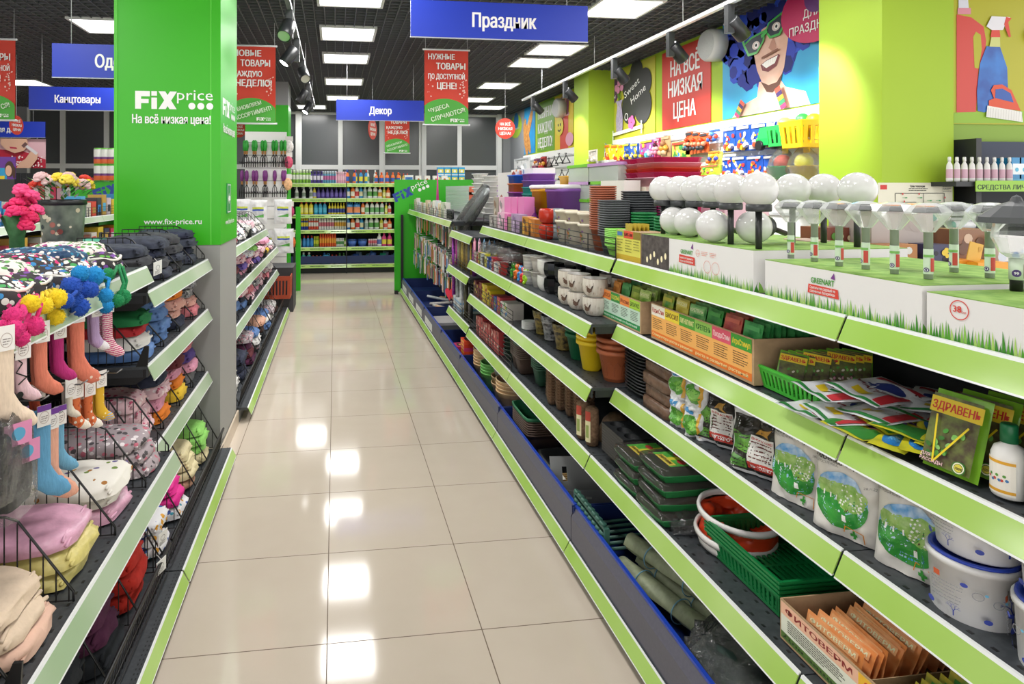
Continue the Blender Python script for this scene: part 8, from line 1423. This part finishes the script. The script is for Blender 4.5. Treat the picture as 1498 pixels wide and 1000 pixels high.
def wall_bucket(label, u, vB, w, h, c, x=3.8):
    p = at_x(u, vB, x); o = slat_basket(w*.85, w*.8, h, m(c, .35), .025, .005, 1.18).obj('toy_basket', None, None, label, 'toy'); o.location = tuple(p); hookrail(V((x, p.y, p.z+h)), nm=' '.join(label.split()[:4])); return p
p = wall_bucket('light green toy bucket with sand moulds', 1148, 214, .20, .17, '#2fae4c'); b = B(); b.ball((0, 0, 0), .06, m('#e8905a', .4), 12, 8); b.ball((.02, -.07, -.01), .05, m('#d8c83a', .4), 12, 8); b.obj('sand_mould', None, (0, 0, 0), 'orange and yellow sand moulds in the light green bucket', 'toy').location = (p.x, p.y, p.z+.19)
p = wall_bucket('yellow toy basket beside the lime pillar', 1178, 216, .27, .21, '#f0c020'); b = B(); b.ball((0, .03, 0), .055, m('#3aae4a', .4), 12, 8); b.ball((.02, -.07, -.01), .055, m('#e8b82c', .4), 12, 8); b.obj('sand_mould', None, (0, 0, 0), 'green and yellow sand moulds in the yellow basket', 'toy').location = (p.x, p.y, p.z+.23)
t = thing('toy_truck', 'green plastic toy truck hanging on the wall', 'toy', tuple(at_x(1131, 212, 3.82))); GT = m('#159a48', .35); b = B(); b.obox((0, 0, .03), (.12, .30, .06), None, GT); b.obox((0, .05, .11), (.12, .16, .1), None, GT, .8); b.obox((0, -.09, .09), (.11, .09, .09), None, GT, .85); b.obj('body', t)
for y in (-.09, .09): b = B(); b.lathe([(.045, -.02), (.045, .02)], BLK, c=(-.06, y, .0), R=Matrix.Rotation(PI/2, 3, 'Y'), seg=14); b.obj('wheel', t)
b = B(); b.tube([(0, 0, .16), (.05, 0, .3)], .004, WHT, 4); b.obj('string', t)
for i, (u, c1, c2) in enumerate(((1145, '#32b85a', '#e0503c'), (1176, '#f0d020', '#e8e84a'))):
    p = at_x(u, 262, 3.78); t = thing('net_bag', 'net bag with %s sand toys, low on the wall' % ('green and red', 'yellow')[i], 'toy', tuple(p)); b = B(); b.lathe([(.08, 0), (.11, .1), (.12, .11)], m(c1, .35), seg=18); b.ball((.0, 0, .14), .07, m(c2, .4), 12, 8); b.obj('toys', t); b = B(); b.lathe([(.10, -.01), (.135, .08), (.10, .18), (.03, .27), (.01, .32)], film(), seg=18, wob=.2, seed=i, cap=False); b.obj('net', t); b = B(); b.obox((0, -.03, .24), (.004, .07, .05), None, m('#f0c82c', .4)); b.obj('tag', t); hookrail(V((3.85, p.y, p.z+.32)), nm=('green and red', 'yellow')[i]+' net bag')
for k, (u, v) in enumerate(((803, 240), (811, 238), (818, 234), (828, 234), (822, 258), (832, 256), (796, 246))):
    p = at_x(u, v, 3.85); b = B(); K = m('#1c1c1e', .35); b.tube([(0, 0, .13), (0, .02, .15), (0, .0, .17), (0, -.02, .15)], .007, K, 6); b.tube([(0, .0, .13), (0, .19, 0), (0, -.19, 0)], .010, K, 6, closed=True); o = b.obj('clothes_hanger', None, None, 'black clothes hanger on the wall rail, %s from the bread poster' % nth([5, 1, 2, 3, 4, 6, 0].index(k)), 'hanger', 'black clothes hangers'); o.location = (p.x, p.y, p.z-.05); hookrail(V((3.85, p.y, p.z+.10)), nm='black hanger, %s from the bread poster' % nth([5, 1, 2, 3, 4, 6, 0].index(k)))
wpack(781, 790, 232, 248, '#5a2a5c', ['#8a3a6a', '#d8c8c0', '#e08a3c'], 'purple hanging set beside the black hangers', 'bag'); wpack(791, 799, 229, 248, '#8a2a2c', ['#c83a3c', '#e0a03c', '#5a1a1c'], 'dark red hanging set beside the black hangers', 'bag'); wpack(752, 775, 231, 249, '#d8d8d8', ['#b8bcc0', '#8a8c90', '#e8e8e8'], 'pale hook pack under the bread poster'); wpack(861, 873, 219, 236, '#c4beb4', ['#d8d0b8', '#a89a80', '#e4e0d8'], 'grey kraft pack on the far lime pillar', x=3.58)
for k, u in enumerate((876, 880)): p = at_x(u, 236, 3.8); bottle('bottle', '#7a84a0', '#3a62b0', '#b8c0d8', .06, .28).obj('bottle', None, None, 'slim blue-grey bottle beside the yellow carded toys, %s' % nth(k), 'bottle').location = (3.86, p.y, p.z)
b = B(); b.box(3.7, 3.945, 8.2, 8.62, 0, at_x(878, 236, 3.8).z, m('#c8c9c8', .5)); b.obj('display_stand', None, (3.82, 8.4, 0), 'low white display stand beside the far lime pillar', 'stand')
# ---------------------------------------------------------------- goods behind the diamond lamps
def ybox(label, uL, uR, vT, vB, y, bg, cols, n=8, name='box', dep=.12, lines=False):
    a, c = at_y(uL, vT, y), at_y(uR, vB, y); W, H = c.x-a.x, a.z-c.z; b = B(); b.box(0, W, 0, dep, 0, H, m(bg, .4)); d = flat(b, (0, 0, 0), *XUP, step=.0004); r = random.Random(int(uL))
    for k in range(n): d.disc(W*(.1+.8*r.random()), H*(.15+.7*r.random()), min(W, H)*(.08+.12*r.random()), m(r.choice(cols), .4), n=9)
    o = b.obj(name, None, None, label, 'box' if name == 'box' else name); o.location = (a.x, y, c.z); return o
ybox('grey carton behind the diamond lamps carrying a bright magazine', 1275, 1365, 306, 400, 2.05, '#b0a5a0', ['#a89c96'], 2, dep=.2); ybox('bright orange and yellow flat box lying on the grey carton', 1270, 1373, 299, 306, 2.04, '#e88a2c', ['#e8d03a', '#d83a2c', '#f0e8a0'], 9, dep=.22)
ybox('long multicoloured dotted box behind the middle diamond lamps', 1205, 1286, 333, 362, 2.15, '#8a4a3c', ['#e0a03c', '#d84a5a', '#e8d8b0', '#6aa84a'], 16); ybox('brown and white carton behind the fifth diamond lamp', 1287, 1342, 358, 388, 1.98, '#b87a3c', ['#e8e4dc', '#e0e0d8'], 5); ybox('dark blue and black toy shape box behind the lamps', 1362, 1392, 358, 383, 1.96, '#3a3a5c', ['#e8c83a', '#8a8aa8', '#1c1c2c'], 7)
ybox('clear box of brown goods behind the right diamond lamps', 1400, 1456, 336, 378, 2.0, '#8a6248', ['#a87a58', '#6a4a38', '#c8b09a'], 8); ybox('orange flat carton below the clear brown box', 1396, 1430, 381, 394, 1.94, '#e8962a', ['#d8801c'], 3); ybox('yellow-orange flat carton with a red mark, close to the lantern', 1431, 1475, 384, 400, 1.90, '#eaa02c', ['#c83a2c', '#d8801c'], 3); ybox('white carton with a blue cup picture near the lantern', 1461, 1500, 346, 382, 1.96, '#dcdadc', ['#3a6ab8', '#c8d0dc'], 3)
o = ybox('small yellow barcode card standing tilted on the orange carton', 1414, 1434, 352, 379, 1.93, '#d8a83a', ['#c89428'], 2, name='card', dep=.003); o.rotation_euler = (0, .25, 0)
ybox('pale striped flat boxes behind the second diamond lamp', 1180, 1215, 352, 362, 2.1, '#c8b0a0', ['#e0d0c0', '#a87a6a'], 4)
# ---------------------------------------------------------------- shelves and posters at the far left
for i, (y0, y1) in enumerate(((4.9, 6.2), (6.2, 7.5), (7.5, 8.8))):
    t = thing('gondola_bay', 'far left gondola bay behind the flower bucket, %s from the shop front' % nth(i), 'shelving', (-3.1, (y0+y1)/2, 0), 'far left gondola bays')
    def P(o): o.location = o.location-V(t.location); return o
    b = B(); b.box(-3.11, -3.09, y0, y1, .1, 1.44, DRK); P(b.obj('back_panel', t)); b = B(); b.box(-3.5, -2.5, y0, y1, 0, .12, BLK); P(b.obj('plinth', t))
    for z in (1.42, 1.1, .78, .46): P(shelf(t, y0, y1, -2.6, -3.08, z, -1, STRIPW))
    P(fence(t, y0, y1, -2.62, 1.42, .09)); 
r = random.Random(7); FC = ['#2f8ad0', '#e87a2a', '#2878c0', '#58b0d8', '#d8d0c0', '#e0503c', '#3a3c44', '#c8a04a', '#d8c8d0', '#e0c03a']
for k in range(24):
    b = B(); w, h = .12, .14+.1*r.random(); b.box(-.16, 0, 0, w, 0, h, m(FC[k % 10], .4)); d = flat(b, (0, 0, 0), (0, 1, 0), (0, 0, 1)); d.rect(.015, h*.2, w-.015, h*.6, m(FC[(k*3+2) % 10], .4)); e = flat(b, (-.16, 0, 0), *XUP); e.rect(.02, h*.2, .14, h*.7, m(FC[(k*3+4) % 10], .4))
    b.obj('box', None, None, 'coloured stationery box on the far left top shelf, %s from the shop front' % nth(k), 'box', 'stationery boxes on the far left shelf').location = (-2.64, 5.0+.155*k, 1.421)
for k in range(18):
    b = B(); w, h = .16, .12+.1*r.random(); b.box(-.2, 0, 0, w, 0, h, m(['#e0c03a', '#3a3c5c', '#c83a5a', '#d8a83a', '#8a4a3a', '#e8e0d8'][k % 6], .4)); d = flat(b, (0, 0, 0), (0, 1, 0), (0, 0, 1)); d.rect(.02, h*.2, w-.02, h*.7, m(FC[(k+4) % 10], .4))
    b.obj('box', None, None, 'stationery box on the second far left shelf, %s from the shop front' % nth(k), 'box', 'stationery boxes on the second far left shelf').location = (-2.64, 5.1+.2*k, 1.101)
EY2 = 9.0; a, c = at_y(104, 265, EY2), at_y(200, 330, EY2); t = thing('gondola_end_panel', 'green end panel with blue logo behind the flower bucket', 'panel', (a.x, EY2, 0)); b = B(); b.box(0, c.x-a.x, -.02, .02, .03, a.z, m('#2fae14', .4)); d = flat(b, (0, -.02, 0), *XUP); q = at_y(140, 293, EY2); fix_logo(d, q.x-a.x, q.z, .62, m('#1d3f9c', .4), WHT, rot=.3); b.obj('panel', t); b = B(); b.box(0, c.x-a.x, -.4, -.02, 1.36, 1.39, STL); b.add([(0, -.405, 1.39), (c.x-a.x, -.405, 1.39), (c.x-a.x, -.43, 1.33), (0, -.43, 1.33)], [(3, 2, 1, 0)], STRIP); b.obj('shelf', t)
for k in range(10):
    p = at_y(118+5.8*k, 318, EY2-.25); w = .07; h = [.13, .2, .16, .12, .18, .14, .17, .12, .15, .14][k]; b = B(); b.box(-w/2, w/2, -.04, .04, 0, h, m(['#c84a6a', '#e0b83a', '#e0ddd8', '#e4e2de', '#d8dae0', '#e6e4e0', '#e8c02c', '#e0e0dc', '#c8ccd4', '#e4e0d8'][k], .4)); flat(b, (-w/2, -.04, 0), *XUP).rect(.01, h*.3, w-.01, h*.55, m(['#8a2a3a', '#c83a2c', '#8ab0c8', '#3a5aa8', '#c8502c'][k % 5], .4))
    b.obj('box', None, None, 'small packet on the end shelf below the blue logo, %s from the flower bucket' % nth(k), 'box', 'packets on the far end shelf').location = (p.x, EY2-.25, 1.391)
def towel():
    b = B(); b.lathe([(.055, 0), (.06, .01), (.06, .07), (.06, .10), (.06, .20), (.055, .22)], [m('#7ab84a', .4), m('#e06a3a', .4), m('#6a3a7a', .4), m('#e4e6de', .4), m('#6ab04a', .4)], seg=16); return b
q = towel().obj('towel_roll', cat='paper roll'); rows(q, [(at_y(141+9.9*(k % 5), 250, EY2).x+.03, EY2-.005, at_y(140, 265, EY2).z+.005+.222*(k//5)) for k in range(10)], lambda k: 'wrapped kitchen roll, %s in the %s layer above the far green panel' % (nth(k % 5), ('lower', 'upper')[k//5]), 'kitchen rolls on the far green panel')
a, c = at_y(22, 253, 11.0), at_y(138, 292, 11.0); b = B(); b.box(a.x, c.x, 11.0, 11.04, 0, a.z, m('#26282b', .7)); 
for k in range(14): b.box(a.x+(c.x-a.x)*k/13-.006, a.x+(c.x-a.x)*k/13+.006, 10.985, 11.0, 1.3, a.z, m('#3a3c40', .5))
b.obj('perforated_panel', None, ((a.x+c.x)/2, 11, 0), 'dark perforated back panel far behind the flower bucket', 'panel')
for k in range(12):
    p = at_y(28+8.5*k, 272, 10.9); b = B(); b.box(-.05, .05, -.02, .02, -.22, 0, m(['#c83a5a', '#d8a0b0', '#8ab0c8', '#e0c8d0', '#b84a4a', '#d8d0c8'][k % 6], .4)); b.tube([(0, 0, 0), (0, .1, .01)], .004, WHT, 4); b.obj('hanging_pack', None, None, 'pastel pack hanging on the dark far panel, %s from the left' % nth(k), 'hanging pack', 'packs on the dark far panel').location = (p.x, 10.9, p.z)
for k, (u0, u1, c_) in enumerate(((97, 110, '#d8d4d2'), (114, 136, '#c02c4a'))): p = at_y(u0, 265, 10.7); b = B(); b.box(0, at_y(u1, 265, 10.7).x-p.x, 0, .1, -.16, .06, m(c_, .4)); b.tube([(.1, .1, .03), (.1, .3, .04)], .006, WHT, 4); b.obj('hanging_pack', None, None, '%s hanging pack in front of the dark far panel' % ('white', 'red')[k], 'hanging pack').location = tuple(p)
a, c = at_y(-60, 202, 12.0), at_y(67, 246, 12.0); t = thing('wall_poster', 'make-up poster of a woman holding a brush, far left', 'poster', (a.x, 12.0, c.z)); b = B(); W, H = c.x-a.x, a.z-c.z; b.box(0, W, -.005, .005, 0, H, m('#e0b4bc', .5)); d = D(b, plane((0, -.006, 0), *XUP), V((0, -1, 0)), .001, .001); SK = m('#dcae94', .5)
d.poly([(W*.35, H*.65), (W*.72, H*.6), (W*.85, H*.45), (W, H*.3), (W, 0), (W*.3, 0)], m('#b8203a', .5)); r = random.Random(2)
for k in range(60): d.disc(W*(.42+.56*r.random()), H*.4*r.random(), .014, m('#f0e0e0', .5), n=6)
d.poly([(W*.5, H), (W*.8, H), (W*.82, H*.75), (W*.76, H*.58), (W*.66, H*.5), (W*.56, H*.62), (W*.5, H*.8)], SK); d.poly([(W*.6, H*.72), (W*.68, H*.7), (W*.69, H*.64), (W*.61, H*.66)], m('#b8304a', .5)); d.poly([(W*.78, H*.3), (W*.86, H*.62), (W*.93, H*.5), (W*.92, H*.3), (W*.84, H*.0), (W*.68, 0), (W*.72, H*.2)], SK); d.line([(W*.78, H*.78), (W*.92, H*.48)], .05, m('#d8d4d8', .5)); d.line([(W*.76, H*.82), (W*.79, H*.74)], .09, m('#6a4a48', .5)); b.obj('sheet', t); b = B(); [b.tube([(W*q, 0, H), (W*q, 0, H+.1)], .008, WHT, 4) for q in (.6, .9)]; b.obj('cable', t)
a, c = at_y(-40, 229, 9.2), at_y(23, 262, 9.2); t = thing('hanging_poster', 'purple and blue poster of a pigtailed child, far left behind the pink roses', 'poster', (a.x, 9.2, c.z)); b = B(); W, H = c.x-a.x, a.z-c.z; b.box(0, W, -.005, .005, 0, H, m('#6a3a94', .5)); d = D(b, plane((0, -.006, 0), *XUP), V((0, -1, 0)), .001, .001); d.rect(0, 0, W*.8, H*.5, m('#2f9ac8', .5)); d.disc(W*.86, H*.45, W*.11, m('#4a2f22', .5), ry=H*.36); d.disc(W*.84, H*.38, W*.075, m('#dcae94', .5), ry=H*.24); d.disc(W*.97, H*.3, W*.035, m('#4a2f22', .5), ry=H*.28); d.rect(W*.6, 0, W*.75, H*.15, m('#e0c82c', .5)); b.obj('sheet', t); b = B(); b.tube([(W*.6, 0, H), (W*.6, 0, CEIL-c.z)], .003, WHT, 4); b.obj('cable', t)
